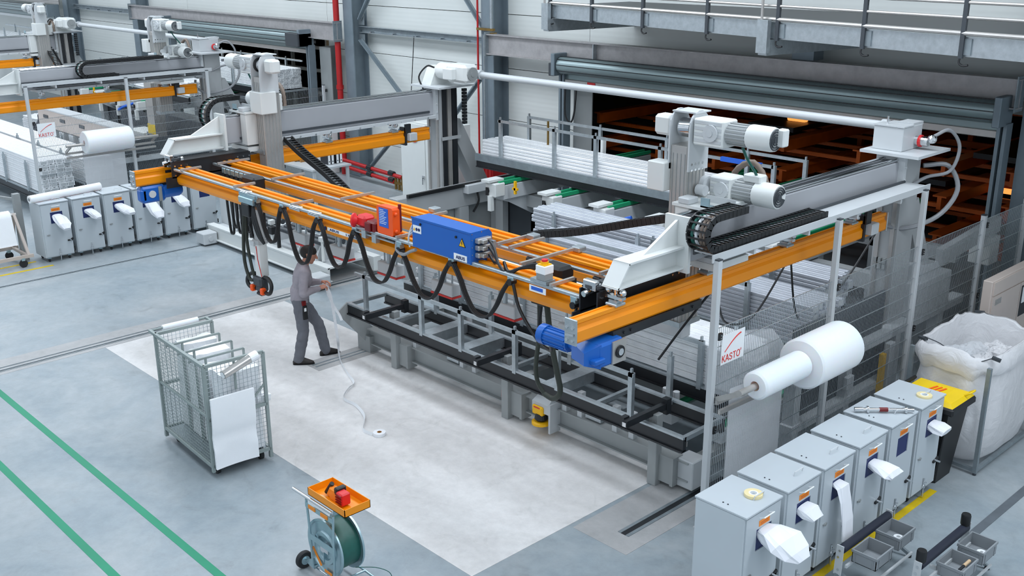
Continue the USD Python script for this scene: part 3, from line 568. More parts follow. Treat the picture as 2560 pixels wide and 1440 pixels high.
# cable chains: every link a part
def chain(name, label, P, axis, w=0.24, pitch=0.066, h=0.07, n0=0, hoses=True):
    """links along the polyline P; axis = direction across the chain"""
    P = np.asarray(P, float); seg = np.r_[0, np.cumsum(np.linalg.norm(np.diff(P, axis=0), axis=1))]; n = int(seg[-1] / pitch)
    S = np.array([[np.interp((k + 0.0) * pitch, seg, P[:, i]) for i in range(3)] for k in range(n + 1)])
    t = thing(name, label, 'cable chain', tuple(S[0])); ax = np.asarray(axis, float)
    for k in range(n):
        p, q = S[k], S[k + 1] + (S[k + 1] - S[k]) * 0.06
        d = (q - p) / np.linalg.norm(q - p); u = np.cross(ax, d)
        mid = (p + q) / 2
        part(t, 'chain_link', J(*[O(p + ax * e * (w / 2 - 0.009), q + ax * e * (w / 2 - 0.009), h, 0.018, up=ax) for e in (-1, 1)], *[O(mid - ax * (w / 2 - 0.02) + u * e, mid + ax * (w / 2 - 0.02) + u * e, 0.018 if k % 1 == 0 else 0.01, 0.012, up=u) for e in (-h / 2 + 0.006, h / 2 - 0.006)]), 'black_plastic')
    if hoses:
        for e, mt in ((-0.3, 'strap_green'), (-0.1, 'cable_white'), (0.12, 'hose_brown'), (0.3, 'hose_brown')):
            part(t, 'hose', T(S + ax * e * w, 0.016, 6), mt, smooth=60)
    return t
def chain_path(x, yfix, yU, ycar, zb, zt):
    r = (zt - zb) / 2; zc = (zt + zb) / 2
    return [(x, yfix, zb)] + [(x, yU + r - r * math.sin(a), zc - r * math.cos(a)) for a in np.linspace(0, math.pi, 14)] + [(x, ycar, zt)]
chain('cable_chain', 'black cable chain bent beside the near gantry beam on its fence tray', chain_path(-5.74, 10.0, 7.85, 8.5, 2.955, 3.27), (1, 0, 0))
chain('cable_chain', 'black cable chain bent at the front end of the middle gantry beam', chain_path(-15.42, 9.4, 7.9, 8.5, 2.9, 3.4), (1, 0, 0))
chain('cable_chain', 'black cable chain looped on the side of the left gantry beam', chain_path(-5.74 + SH, 10.05, 9.2, 11.2, 2.955, 3.27), (1, 0, 0))
chain('cable_chain', 'black cable chain sloping down right from the middle mast', spline([(-14.62, 8.9, 2.78), (-14.2, 8.9, 2.6), (-13.5, 8.9, 2.36), (-13.0, 8.9, 2.12), (-12.75, 8.9, 1.9), (-12.7, 8.9, 1.72)], 30), (0, 1, 0), w=0.16, h=0.075, hoses=False)
chain('cable_chain', 'black cable chain hanging flat between the near mast and the blue control box', spline([(-6.65, 8.9, 2.95), (-7.3, 8.9, 2.76), (-8.2, 8.9, 2.48), (-9.0, 8.9, 2.28), (-9.35, 8.9, 2.12), (-9.4, 8.9, 1.9)], 34), (0, 1, 0), w=0.16, h=0.085, hoses=False)
chain('cable_chain', 'black cable chain falling from the mast behind the far-left orange rail', spline([(-14.62 + SH, 11.9, 2.78), (-14.0 + SH, 11.9, 2.3), (-13.4 + SH, 11.9, 1.7)], 20), (0, 1, 0), w=0.2, h=0.075, hoses=False)
for k, dx in enumerate((0, SH)):
    t = thing('chain_tray', ('pale angle tray under the near cable chain', 'pale angle tray under the cable chain of the left gantry')[k], 'cable tray', (-5.72 + dx, 10.1, 2.9))
    part(t, 'tray', J(B(-5.88 + dx, -5.6 + dx, 8.0, 12.3, 2.895, 2.91), B(-5.6 + dx, -5.585 + dx, 7.9, 12.3, 2.86, 2.935)), 'light_grey_paint')
    for y in (8.6, 9.6, 10.6, 11.6): part(t, 'tray_bracket', B(-5.9 + dx, -5.6 + dx, y, y + 0.03, 2.80, 2.895), 'light_grey_paint')
    part(t, 'inner_rail', B(-5.9 + dx, -5.88 + dx, 8.0, 12.25, 2.86, 2.94), 'dark_grey_paint')

# crane runway rails
def prof_rail(x, y0, y1):
    P = [(-0.05, 2.315), (0.05, 2.315), (0.062, 2.335), (0.062, 2.43), (0.034, 2.455), (0.034, 2.49), (0.05, 2.505), (0.05, 2.54), (0.03, 2.54), (0.03, 2.53), (-0.03, 2.53), (-0.03, 2.54), (-0.05, 2.54), (-0.05, 2.505), (-0.034, 2.49), (-0.034, 2.455), (-0.062, 2.43), (-0.062, 2.335)]
    return E(P, y1 - y0, (x, y1, 0), (1, 0, 0), (0, 0, 1), (0, -1, 0))
def runway(x, label):
    t = thing('crane_runway', label, 'crane rail', (x, 9.25, 2.31))
    part(t, 'rail', prof_rail(x, 6.46, 12.08), 'orange_paint')
    for y in (6.44, 12.08): part(t, 'end_plate', B(x - 0.075, x + 0.075, y, y + 0.02, 2.30, 2.55, 0.006), 'galvanised')
    part(t, 'bolt', hexbolts([(x + dx, 6.44, z) for dx in (-0.035, 0.035) for z in (2.35, 2.47)], (0, -1, 0), 0.016) + [O((x - 0.05, 6.43, 2.395), (x + 0.05, 6.43, 2.405), 0.015, 0.02)], 'chrome', kind='stuff')
    for y in (7.05, 8.45, 9.9, 11.3):
        c = part(t, 'hanger', J(K((x, y, 2.54), (x, y, 2.70), 0.018, 8), B(x - 0.10, x + 0.10, y - 0.03, y + 0.03, 2.60, 2.63), SP((x - 0.09, y, 2.67), 0.035, 1), SP((x + 0.09, y, 2.67), 0.035, 1)), 'chrome')
        part(c, 'clamp', J(B(x - 0.07, x + 0.07, y - 0.07, y + 0.07, 2.535, 2.565, 0.008), B(x - 0.05, x + 0.05, y - 0.04, y + 0.04, 2.56, 2.59)), 'galvanised')
    part(t, 'power_feed', B(x + 0.05, x + 0.16, 11.55, 11.72, 2.36, 2.50, 0.01), 'light_grey_paint'); part(t, 'feed_bracket', J(B(x - 0.08, x + 0.08, 11.5, 11.54, 2.28, 2.6), B(x + 0.06, x + 0.1, 11.5, 11.62, 2.5, 2.66)), 'black_steel')
    return t
rw1 = runway(-6.05, 'orange crane runway rail ending at the blue drive on the right')
rw2 = runway(-15.0, 'orange crane runway rail passing behind the middle mast')
dup(rw1, (-6.05 + SH, 9.25, 2.31), 'orange crane runway rail under the left gantry beam')
dup(rw2, (-15.0 + SH, 9.25, 2.31), 'short bit of orange crane rail at the far left edge near the top')
obj('power_cable', T(spline([(-6.05, 12.0, 2.32), (-6.15, 11.4, 1.7), (-6.2, 10.6, 1.45), (-6.12, 10.15, 2.3), (-6.12, 10.1, 2.32), (-6.2, 9.6, 1.75), (-6.3, 9.2, 1.75), (-6.12, 8.75, 2.28), (-6.12, 8.7, 2.3), (-6.3, 8.45, 1.9), (-6.5, 8.3, 1.5)], 90), 0.013, 6), 'black_plastic', 'thin black cable swagging under the near orange runway rail', 'cable', smooth=40)

# travelling crane bridge
cr = thing('crane_bridge', 'orange double-girder crane bridge with galvanised cable rails', 'crane', (-10.6, 7.5, 2.3))
def girder(yc):
    P = [(-.10, 2.30), (.10, 2.30), (.12, 2.345), (.12, 2.405), (.032, 2.455), (.032, 2.505), (.085, 2.52), (.085, 2.555), (.035, 2.555), (.035, 2.53), (-.035, 2.53), (-.035, 2.555), (-.085, 2.555), (-.085, 2.52), (-.032, 2.505), (-.032, 2.455), (-.12, 2.405), (-.12, 2.345)]
    return E(P, 8.34, (-14.78, yc, 0), (0, 1, 0), (0, 0, 1), (1, 0, 0))
part(cr, 'girder', girder(7.14), 'orange_paint'); part(cr, 'girder', girder(7.97), 'orange_paint')
part(cr, 'girder_rib', B(-14.78, -6.5, 7.8, 7.835, 2.525, 2.55), 'orange_paint')
for x in (-14.78, -6.44):
    for yc in (7.14, 7.97): part(cr, 'girder_end', B(x - 0.015, x + 0.015, yc - 0.12, yc + 0.12, 2.30, 2.56), 'black_steel')
for y in (6.98, 7.62): part(cr, 'cable_rail', [B(-14.7, -6.42, y - 0.022, y + 0.022, 2.52, 2.556, 0.006)], 'galvanised')
FX, RX = (-14.45, -12.9, -11.45, -9.25, -6.8), (-14.5, -12.95, -11.25, -9.75, -8.25, -8.05, -6.72)
part_bar = lambda x, y0, y1: part(cr, 'cross_bar', J(B(x - 0.016, x + 0.016, y0, y1, 2.558, 2.59), B(x - 0.014, x + 0.014, y0 - 0.004, y0, 2.562, 2.586)), 'aluminium')
for x in FX: part_bar(x, 6.95, 7.28)
for x in RX: part_bar(x, 7.58, 8.12)
part(cr, 'cross_bar', B(-7.5, -7.465, 7.2, 8.12, 2.575, 2.605), 'aluminium')
for x in (-9.9, -8.15, -7.45): part(cr, 'rail_clamp', B(x - 0.06, x + 0.06, 7.99, 8.11, 2.56, 2.62, 0.01), 'galvanised')
for x in (-12.62, -11.38, -10.95): part(cr, 'rail_joint', J(B(x - 0.12, x + 0.12, 6.945, 7.01, 2.505, 2.57, 0.008), *hexbolts([(x + d, 6.945, 2.54) for d in (-0.08, -0.02, 0.05)], (0, -1, 0))), 'chrome')
# end carriages
for x, s in ((-6.30, 1), (-14.86, -1)):
    for dx in (-0.11, 0.11): part(cr, 'end_carriage', J(B(x + dx - 0.008, x + dx + 0.008, 6.95, 8.28, 2.40, 2.64), B(x + dx - 0.008, x + dx + 0.008, 6.85, 8.35, 2.26, 2.42)), 'black_steel')
    part(cr, 'carriage_bolt', hexbolts([(x + 0.118, y, z) for y in (7.0, 7.1, 7.2, 8.05, 8.15, 8.25) for z in (2.44, 2.58)]), 'chrome', kind='stuff')
    part(cr, 'buffer', [K((x, 7.4, 2.55), (x, 7.82, 2.55), 0.075, 16)], 'orange_paint', smooth=40)
    part(cr, 'carriage_top', B(x - 0.13, x + 0.13, 7.0, 8.25, 2.64, 2.655), 'black_steel')
    part(cr, 'guide_ring', LT([(0.07, 0), (0.11, 0), (0.11, 0.03), (0.07, 0.03), (0.07, 0)], (x, 7.05, 2.66)), 'dark_grey_paint')
    part(cr, 'carriage_pin', J(K((x, 6.88, 2.62), (x, 7.2, 2.66), 0.03, 10), B(x - 0.08, x + 0.08, 6.95, 7.02, 2.64, 2.74, 0.01)), 'chrome')
# drives
d = part(cr, 'travel_drive', J(B(-6.16, -5.9, 6.66, 7.02, 2.03, 2.27, 0.025), hull([(-6.2, 6.62, 2.08), (-5.95, 6.52, 2.1), (-5.95, 6.52, 2.22), (-6.2, 6.62, 2.24), (-6.1, 6.7, 2.03), (-5.9, 6.7, 2.03), (-5.9, 6.7, 2.27), (-6.1, 6.7, 2.27)]), B(-5.98, -5.86, 6.58, 6.72, 2.10, 2.15, 0.01)), 'blue_paint')
part(d, 'drive_plate', B(-5.9, -5.885, 6.84, 7.03, 2.04, 2.26), 'aluminium'); part(d, 'shaft_cap', [K((-5.885, 6.935, 2.15), (-5.87, 6.935, 2.15), 0.06, 18)], 'black_plastic'); part(d, 'shaft_hub', K((-5.87, 6.935, 2.15), (-5.862, 6.935, 2.15), 0.035, 14), 'chrome')
part(d, 'drive_motor', [K((-6.62, 6.72, 2.17), (-6.3, 6.72, 2.17), 0.085, 18), K((-6.68, 6.72, 2.17), (-6.6, 6.72, 2.17), 0.10, 18), K((-6.3, 6.72, 2.17), (-6.15, 6.72, 2.15), 0.05, 12)], 'blue_paint', smooth=35); part(d, 'motor_rib', [O((-6.6, 6.72 + 0.087 * math.cos(a), 2.17 + 0.087 * math.sin(a)), (-6.32, 6.72 + 0.087 * math.cos(a), 2.17 + 0.087 * math.sin(a)), 0.012, 0.012) for a in np.arange(0, 6.2, 0.45)], 'blue_paint', kind='stuff')
part(d, 'wheel_block', J(B(-6.14, -5.98, 6.95, 8.3, 2.22, 2.31), *hexbolts([(-5.98, y, 2.27) for y in (7.1, 7.2, 8.0, 8.15)])), 'black_steel')
d = part(cr, 'travel_drive', J(B(-15.08, -14.9, 6.52, 6.9, 2.05, 2.30, 0.03), B(-15.04, -14.9, 6.5, 6.6, 2.08, 2.26, 0.02)), 'blue_paint', 'blue drive with a round grey disc')
part(d, 'disc', K((-14.9, 6.68, 2.18), (-14.885, 6.68, 2.18), 0.055, 20), 'light_grey_paint'); part(d, 'drive_motor', [LT([(0.0, 0), (0.095, 0), (0.1, 0.03), (0.1, 0.26), (0.07, 0.31), (0, 0.31)], (-14.96, 6.86, 2.18), (0, 1, 0), 20)], 'blue_paint', smooth=40); part(d, 'motor_band', B(-14.9, -14.885, 6.78, 6.83, 2.06, 2.28), 'mid_grey_paint')
part(d, 'wheel_block', B(-15.08, -14.92, 7.1, 8.3, 2.22, 2.31), 'black_steel')
# control box
cb = part(cr, 'control_box', E([(6.95, 2.53), (7.24, 2.53), (7.24, 2.82), (7.2, 2.865), (6.95, 2.865)], 0.97, (-8.95, 0, 0), (0, 1, 0), (0, 0, 1), (1, 0, 0)), 'blue_paint', 'bright blue switch box')
part(cb, 'end_panel', J(E([(6.945, 2.525), (7.25, 2.525), (7.25, 2.825), (7.205, 2.872), (6.945, 2.872)], 0.012, (-7.98, 0, 0), (0, 1, 0), (0, 0, 1), (1, 0, 0)), B(-8.96, -7.97, 6.942, 6.95, 2.855, 2.875)), 'blue_paint')
part(cb, 'sticker', B(-8.93, -8.79, 6.944, 6.95, 2.70, 2.785), 'sticker_white', 'white sticker with warning triangle and two blue circles')
part(cb, 'pictogram', [E([(0, 0), (0.036, 0), (0.018, 0.034)], 0.002, (-8.925, 6.944, 2.725), (1, 0, 0), (0, 0, 1), (0, -1, 0))], 'safety_yellow')
part(cb, 'pictogram', [K((-8.865 + 0.042 * k, 6.944, 2.742), (-8.865 + 0.042 * k, 6.941, 2.742), 0.018, 18) for k in range(2)], 'ink_navy')
part(cb, 'sticker', E([(0, 0), (0.11, 0), (0.055, 0.095)], 0.004, (-8.16, 6.95, 2.695), (1, 0, 0), (0, 0, 1), (0, -1, 0)), 'ink_dark'); part(cb, 'sticker', E([(0, 0), (0.086, 0), (0.043, 0.074)], 0.003, (-8.148, 6.946, 2.702), (1, 0, 0), (0, 0, 1), (0, -1, 0)), 'safety_yellow', 'yellow high-voltage warning triangle')
part(cb, 'flash_symbol', E([(0.012, 0.05), (0.0, 0.022), (0.012, 0.026), (0.008, 0.0), (0.024, 0.03), (0.012, 0.028), (0.02, 0.05)], 0.002, (-8.117, 6.943, 2.708), (1, 0, 0), (0, 0, 1), (0, -1, 0)), 'ink_dark')
part(cb, 'name_plate', B(-8.24, -8.03, 6.944, 6.95, 2.535, 2.605), 'sticker_white'); part(cb, 'lettering', TX('ABUS', 0.034, (-8.205, 6.944, 2.552), (1, 0, 0), (0, 0, 1), fit=0.145), 'ink_navy')
part(cb, 'lock', [K((-8.8, 6.95, 2.81), (-8.8, 6.938, 2.81), 0.014, 10), K((-8.2, 6.95, 2.785), (-8.2, 6.938, 2.785), 0.014, 10)], 'black_plastic')
part(cb, 'rivet', hexbolts([(-7.968, y, z) for y in (6.965, 7.23) for z in (2.55, 2.63, 2.71, 2.79, 2.855)] + [(-7.968, 7.1, 2.86)], (1, 0, 0), 0.006, 0.006), 'chrome', kind='stuff')
for z in (2.78, 2.705, 2.625): 
    part(cb, 'plug', J(B(-7.968, -7.90, 7.0, 7.19, z - 0.03, z + 0.025, 0.01), B(-7.91, -7.86, 7.03, 7.1, z - 0.025, z + 0.02, 0.008)), 'aluminium')
    part(cb, 'cable', T(spline([(-7.87, 7.12, z), (-7.75, 7.08, z - 0.05), (-7.62, 7.02, 2.6), (-7.5, 6.98, 2.58 - 0.01 * z)], 14), 0.016, 6), 'black_plastic', smooth=40)
part(cb, 'bracket', J(B(-7.93, -7.87, 7.18, 7.22, 2.4, 2.76), B(-8.9, -7.9, 6.99, 7.05, 2.5, 2.53)), 'galvanised')
for k in range(3): part(cb, 'cable', T(spline([(-8.96, 7.0 + 0.05 * k, 2.8 - 0.06 * k), (-9.02, 6.99, 2.72 - 0.03 * k), (-9.05, 6.97, 2.6), (-9.03, 6.97, 2.5)], 14), 0.011, 6), 'cable_white', smooth=40)
part(cb, 'cable', T(spline([(-9.28, 6.99, 2.55), (-9.25, 6.95, 2.43), (-9.12, 6.94, 2.40), (-9.0, 6.95, 2.46), (-8.9, 6.95, 2.5)], 18), 0.02, 6), 'hose_grey', smooth=40)
# radio receiver, sounder and flasher
rr = part(cr, 'radio_receiver', hull([(-9.62 + a * 0.3, 6.96 + b * 0.12, 2.56 + c * 0.33) for a, b, c in ((0.05, 0, 0), (0.95, 0, 0), (0, 0, 0.06), (1, 0, 0.06), (0, 0, 0.94), (1, 0, 0.94), (0.05, 0, 1), (0.95, 0, 1), (0.08, 1, 0.02), (0.92, 1, 0.02), (0.02, 1, 0.1), (0.98, 1, 0.1), (0.02, 1, 0.9), (0.98, 1, 0.9), (0.1, 1, 0.98), (0.9, 1, 0.98))]), 'signal_orange', 'bright orange radio receiver box')
part(rr, 'label_panel', B(-9.575, -9.40, 6.955, 6.962, 2.645, 2.87, 0.003), 'ink_blue', 'blue label with lines of print'); part(rr, 'print', [B(-9.56, -9.56 + 0.08 + 0.06 * ((k * 37) % 10) / 10, 6.953, 6.956, 2.845 - k * 0.02, 2.851 - k * 0.02) for k in range(9)], 'sticker_white', kind='stuff')
part(rr, 'boss', [SP((-9.31, 7.0, z), 0.022, 1) for z in (2.62, 2.82)], 'signal_orange'); part(rr, 'gland', [K((-9.5 + 0.07 * k, 7.0, 2.5), (-9.5 + 0.07 * k, 7.0, 2.57), 0.022, 10) for k in range(3)], 'black_plastic')
part(rr, 'post', [K((-9.34, 7.08, 2.6), (-9.34, 7.08, 2.92), 0.02, 8)], 'dark_red')
sd = part(cr, 'sounder', J(B(-10.04, -9.86, 6.95, 7.12, 2.56, 2.70, 0.03)), 'signal_red', 'red horn sounder'); part(sd, 'horn', LT([(0.0, 0.0), (0.03, 0.0), (0.06, 0.035), (0.085, 0.05), (0.085, 0.07), (0.06, 0.06), (0.0, 0.055)], (-10.0, 6.97, 2.63), (-0.85, -0.5, 0), 20), 'signal_red', smooth=40)
fl = part(cr, 'flasher', J(B(-9.84, -9.66, 6.95, 7.1, 2.53, 2.665, 0.02)), 'dark_red', 'dark red flashing lamp'); part(fl, 'lens', B(-9.835, -9.72, 6.925, 6.95, 2.54, 2.655, 0.015), 'dark_red'); part(fl, 'label', B(-9.655, -9.65, 7.0, 7.04, 2.57, 2.63), 'sticker_white')
part(cr, 'mounting_plate', J(B(-10.05, -9.3, 6.95, 7.0, 2.485, 2.50), B(-9.9, -9.82, 6.93, 6.99, 2.45, 2.54), B(-9.7, -9.62, 6.93, 6.99, 2.43, 2.53)), 'galvanised')
# emergency stop
es = part(cr, 'emergency_stop', B(-6.98, -6.86, 6.93, 7.05, 2.60, 2.665, 0.004), 'mid_grey_paint', 'emergency stop box, yellow top with a red button'); part(es, 'housing', B(-6.985, -6.855, 6.925, 7.055, 2.665, 2.75, 0.006), 'sticker_white')
part(es, 'collar', [B(-6.97, -6.87, 6.94, 7.04, 2.75, 2.76), K((-6.92, 6.99, 2.76), (-6.92, 6.99, 2.785), 0.04, 16)], 'safety_yellow'); part(es, 'button', K((-6.92, 6.99, 2.785), (-6.92, 6.99, 2.805), 0.032, 16), 'signal_red'); part(es, 'mount', B(-7.06, -6.84, 6.93, 7.06, 2.565, 2.60), 'galvanised')
part(cr, 'rating_plate', J(B(-7.09, -6.86, 6.945, 6.951, 2.455, 2.52), ), 'sticker_white'); part(cr, 'rating_print', [B(-7.06, -6.9, 6.942, 6.945, 2.475, 2.51)], 'ink_blue')
part(cr, 'load_sign', B(-10.75, -10.05, 7.017, 7.02, 2.352, 2.398), 'sticker_white', 'white strip sign with blue letters on the front girder'); part(cr, 'load_lettering', J(TX('ABUS', 0.028, (-10.7, 7.017, 2.361), (1, 0, 0), (0, 0, 1), fit=0.2), TX('1 X 160 kg', 0.024, (-10.36, 7.017, 2.363), (1, 0, 0), (0, 0, 1), fit=0.26)), 'ink_navy')
part(cr, 'motor_logo', K((-10.79, 7.018, 2.375), (-10.79, 7.014, 2.375), 0.025, 16), 'ink_navy')
# festoon: trolleys on the front cable rail, flat cable in loops between them
FT = [(-12.35, 2.42), (-11.71, 2.47), (-10.88, 2.47), (-10.09, 2.47), (-9.22, 2.43), (-8.31, 2.47), (-7.38, 2.47), (-6.5, 2.44)]; LOW = [1.95, 1.82, 1.94, 1.94, 1.96, 1.98, None]
for k, (x, z) in enumerate(FT):
    tr = part(cr, 'cable_trolley', J(B(x - 0.045, x + 0.045, 6.955, 7.005, 2.49, 2.53, 0.006), B(x - 0.03, x + 0.03, 6.95, 7.01, z - 0.02, 2.5)), 'zinc_blue')
    part(tr, 'saddle', K((x, 6.94, z), (x, 7.02, z), 0.035, 12), 'black_plastic')
for k in range(6):
    (x0, z0), (x1, z1), zl = FT[k], FT[k + 1], LOW[k]
    xm = (x0 + x1) / 2; q = (x1 - x0)
    P = spline([(x0 + 0.03, 6.97, z0), (x0 + 0.12 * q + 0.02, 6.97, z0 - 0.14), (x0 + 0.25 * q, 6.97, zl + (z0 - zl) * 0.34), (xm - 0.1 * q, 6.97, zl + 0.02), (xm + 0.1 * q, 6.97, zl + 0.02), (x1 - 0.25 * q, 6.97, zl + (z1 - zl) * 0.34), (x1 - 0.12 * q - 0.02, 6.97, z1 - 0.14), (x1 - 0.03, 6.97, z1)], 42)
    part(cr, 'festoon_cable', J(*[T(P + A_(0, e, 0), 0.013, 6) for e in (-0.022, 0.0, 0.022)]), 'dark_rubber', smooth=60)
part(cr, 'festoon_cable', T(spline([(-6.47, 6.97, 2.42), (-6.5, 6.95, 2.2), (-6.62, 6.9, 2.12)], 12), 0.016, 6), 'black_plastic', smooth=60)
part(cr, 'festoon_cable', T(spline([(-7.35, 6.97, 2.46), (-7.25, 6.97, 2.2), (-7.0, 6.97, 1.95), (-6.75, 6.9, 1.92), (-6.6, 6.75, 2.08)], 26), 0.018, 6), 'black_plastic', smooth=60)
jb = part(cr, 'junction_bracket', J(B(-12.72, -12.35, 6.9, 6.98, 2.40, 2.49, 0.01), B(-12.74, -12.33, 6.93, 6.99, 2.49, 2.53)), 'zinc_blue'); part(jb, 'junction_box', B(-12.66, -12.46, 6.9, 7.0, 2.22, 2.40, 0.01), 'black_plastic')
part(cr, 'festoon_cable', J(*[T(spline([(-12.42, 6.95, 2.38), (-12.38 + e, 6.93, 2.2), (-12.28 + e, 6.93, 2.0), (-12.2, 6.95, 1.9)], 14), 0.02, 6) for e in (-0.03, 0.01, 0.05)]), 'dark_rubber', smooth=60)
for k in range(8):   # parked loops at the left end of the rear cable rail
    x = -14.35 + 0.13 * k; zl = 1.52 + 0.06 * ((k * 5) % 3)
    tr = part(cr, 'cable_trolley', B(x - 0.05, x + 0.05, 7.58, 7.66, 2.44, 2.53, 0.01), 'zinc_blue'); part(tr, 'saddle', K((x, 7.57, 2.42), (x, 7.67, 2.42), 0.04, 12), 'black_plastic')
    part(cr, 'festoon_cable', T(spline([(x, 7.6, 2.42), (x + 0.0, 7.6, 2.0), (x + 0.04, 7.6, zl + 0.05), (x + 0.09, 7.6, zl), (x + 0.14, 7.6, zl + 0.06), (x + 0.16, 7.6, 2.0), (x + 0.13, 7.6, 2.42)], 30), 0.02, 6), 'black_plastic', smooth=60)
part(cr, 'power_rail', B(-15.0, -12.5, 7.7, 7.76, 1.98, 2.03), 'black_steel')
for x in (-7.75, -7.2, -6.78):
    tr = part(cr, 'cable_trolley', J(B(x - 0.05, x + 0.05, 7.58, 7.66, 2.43, 2.52, 0.012), K((x - 0.04, 7.6, 2.41), (x + 0.06, 7.6, 2.41), 0.035, 12)), 'black_plastic')
part(cr, 'cable_bundle', J(*[T(spline([(-7.62, 7.1, 2.6), (-7.45, 7.0, 2.52 + 0.02 * k), (-7.35, 7.05, 2.60), (-7.2, 7.15, 2.62 + 0.02 * k), (-7.05, 7.2, 2.6)], 18), 0.017, 6) for k in range(3)]), 'black_plastic', smooth=60)
part(cr, 'hoist_block', J(B(-7.35, -7.05, 7.35, 7.55, 2.35, 2.60, 0.03), B(-7.3, -7.15, 7.45, 7.7, 2.3, 2.4)), 'black_plastic')
part(cr, 'hoist_block', J(B(-13.5, -13.15, 7.4, 7.6, 2.36, 2.58, 0.03)), 'black_plastic')
# vacuum lifting handset hanging from the bridge
lf = thing('lifting_handset', 'hanging pole with a black two-handled handset left of the worker', 'lifting device', (-13.3, 7.5, 0.8))
part(lf, 'upper_tube', J(B(-13.34, -13.22, 7.44, 7.56, 1.62, 2.32, 0.01), B(-13.36, -13.2, 7.42, 7.58, 1.58, 1.64)), 'grey_paint'); part(lf, 'lower_tube', B(-13.36, -13.21, 7.43, 7.57, 1.08, 1.6, 0.012), 'white_paint')
part(lf, 'tube_clip', B(-13.39, -13.3, 7.40, 7.46, 1.55, 1.62), 'light_grey_paint'); part(lf, 'red_line', T([(-13.28, 7.425, 1.55), (-13.26, 7.425, 1.35), (-13.18, 7.425, 1.1)], 0.006, 5), 'ink_red')
hs = part(lf, 'handset', J(B(-13.40, -13.22, 7.42, 7.56, 0.83, 1.1, 0.03), B(-13.43, -13.2, 7.40, 7.5, 0.92, 1.08, 0.03)), 'dark_grey_paint')
for e in (-1, 1):
    c = -13.31
    part(hs, 'handle', T(spline([(c + e * 0.06, 7.48, 1.07), (c + e * 0.2, 7.48, 1.08), (c + e * 0.32, 7.46, 1.02), (c + e * 0.33, 7.44, 0.92), (c + e * 0.24, 7.44, 0.86), (c + e * 0.06, 7.45, 0.88)], 24), 0.03, 8), 'black_plastic', smooth=60)
    part(hs, 'button', [B(c + e * 0.14 - 0.035, c + e * 0.14 + 0.035, 7.38, 7.46, 0.83, 0.93, 0.012)], 'signal_orange')
part(lf, 'end_cap', B(-13.38, -13.24, 7.42, 7.54, 0.78, 0.84, 0.02), 'black_plastic')
part(lf, 'hose', J(T(spline([(-13.5, 7.4, 2.05), (-13.58, 7.4, 1.6), (-13.6, 7.4, 1.25), (-13.5, 7.4, 1.02), (-13.42, 7.42, 1.0)], 26), 0.026, 8), T(spline([(-13.5, 7.42, 2.1), (-13.52, 7.42, 1.6), (-13.44, 7.42, 1.2), (-13.4, 7.44, 1.03)], 22), 0.024, 8)), 'hose_green', smooth=60)
lf2 = thing('lifting_hose', 'pair of dark green hoses hanging from the right end of the crane bridge', 'hose', (-7.1, 7.4, 1.2))
part(lf2, 'hose', T(spline([(-7.2, 7.2, 2.3), (-7.22, 7.22, 1.9), (-7.3, 7.25, 1.5), (-7.3, 7.28, 1.3), (-7.22, 7.3, 1.18)], 26), 0.024, 8), 'hose_green', smooth=60)
part(lf2, 'hose', T(spline([(-7.1, 7.2, 2.3), (-7.06, 7.22, 1.9), (-7.0, 7.25, 1.55), (-6.97, 7.28, 1.3), (-7.08, 7.3, 1.17), (-7.22, 7.3, 1.18)], 28), 0.03, 8), 'hose_green', smooth=60)
part(lf2, 'suspension', J(B(-7.25, -7.05, 7.12, 7.26, 2.24, 2.34, 0.01), T(spline([(-7.15, 7.18, 2.25), (-7.2, 7.2, 2.0), (-7.15, 7.2, 1.95)], 10), 0.02, 6)), 'black_plastic')
# gripper traverse between the masts with vacuum boxes
gt = thing('gripper_traverse', 'grey cross beam of the loader behind the crane bridge with red-lipped suction boxes', 'gripper beam', (-10.6, 8.7, 1.2))
part(gt, 'beam', B(-14.6, -6.45, 8.62, 8.78, 1.66, 1.84, 0.01), 'light_grey_paint')
for x in (-14.1, -12.98, -11.75, -10.52, -9.3, -8.1):
    g = part(gt, 'suction_box', B(x - 0.22, x + 0.22, 8.63, 8.79, 1.19, 1.36, 0.01), 'light_grey_paint'); part(g, 'seal_lip', B(x - 0.225, x + 0.225, 8.625, 8.795, 1.165, 1.19), 'ink_red', 'red rubber lip')
    part(gt, 'spring_guide', [K((x + dx, 8.71, 1.36), (x + dx, 8.71, 1.66), 0.014, 8) for dx in (-0.14, 0.14)] + [K((x, 8.68, 1.36), (x, 8.68, 1.5), 0.035, 10)], 'galvanised', kind='stuff', smooth=30)
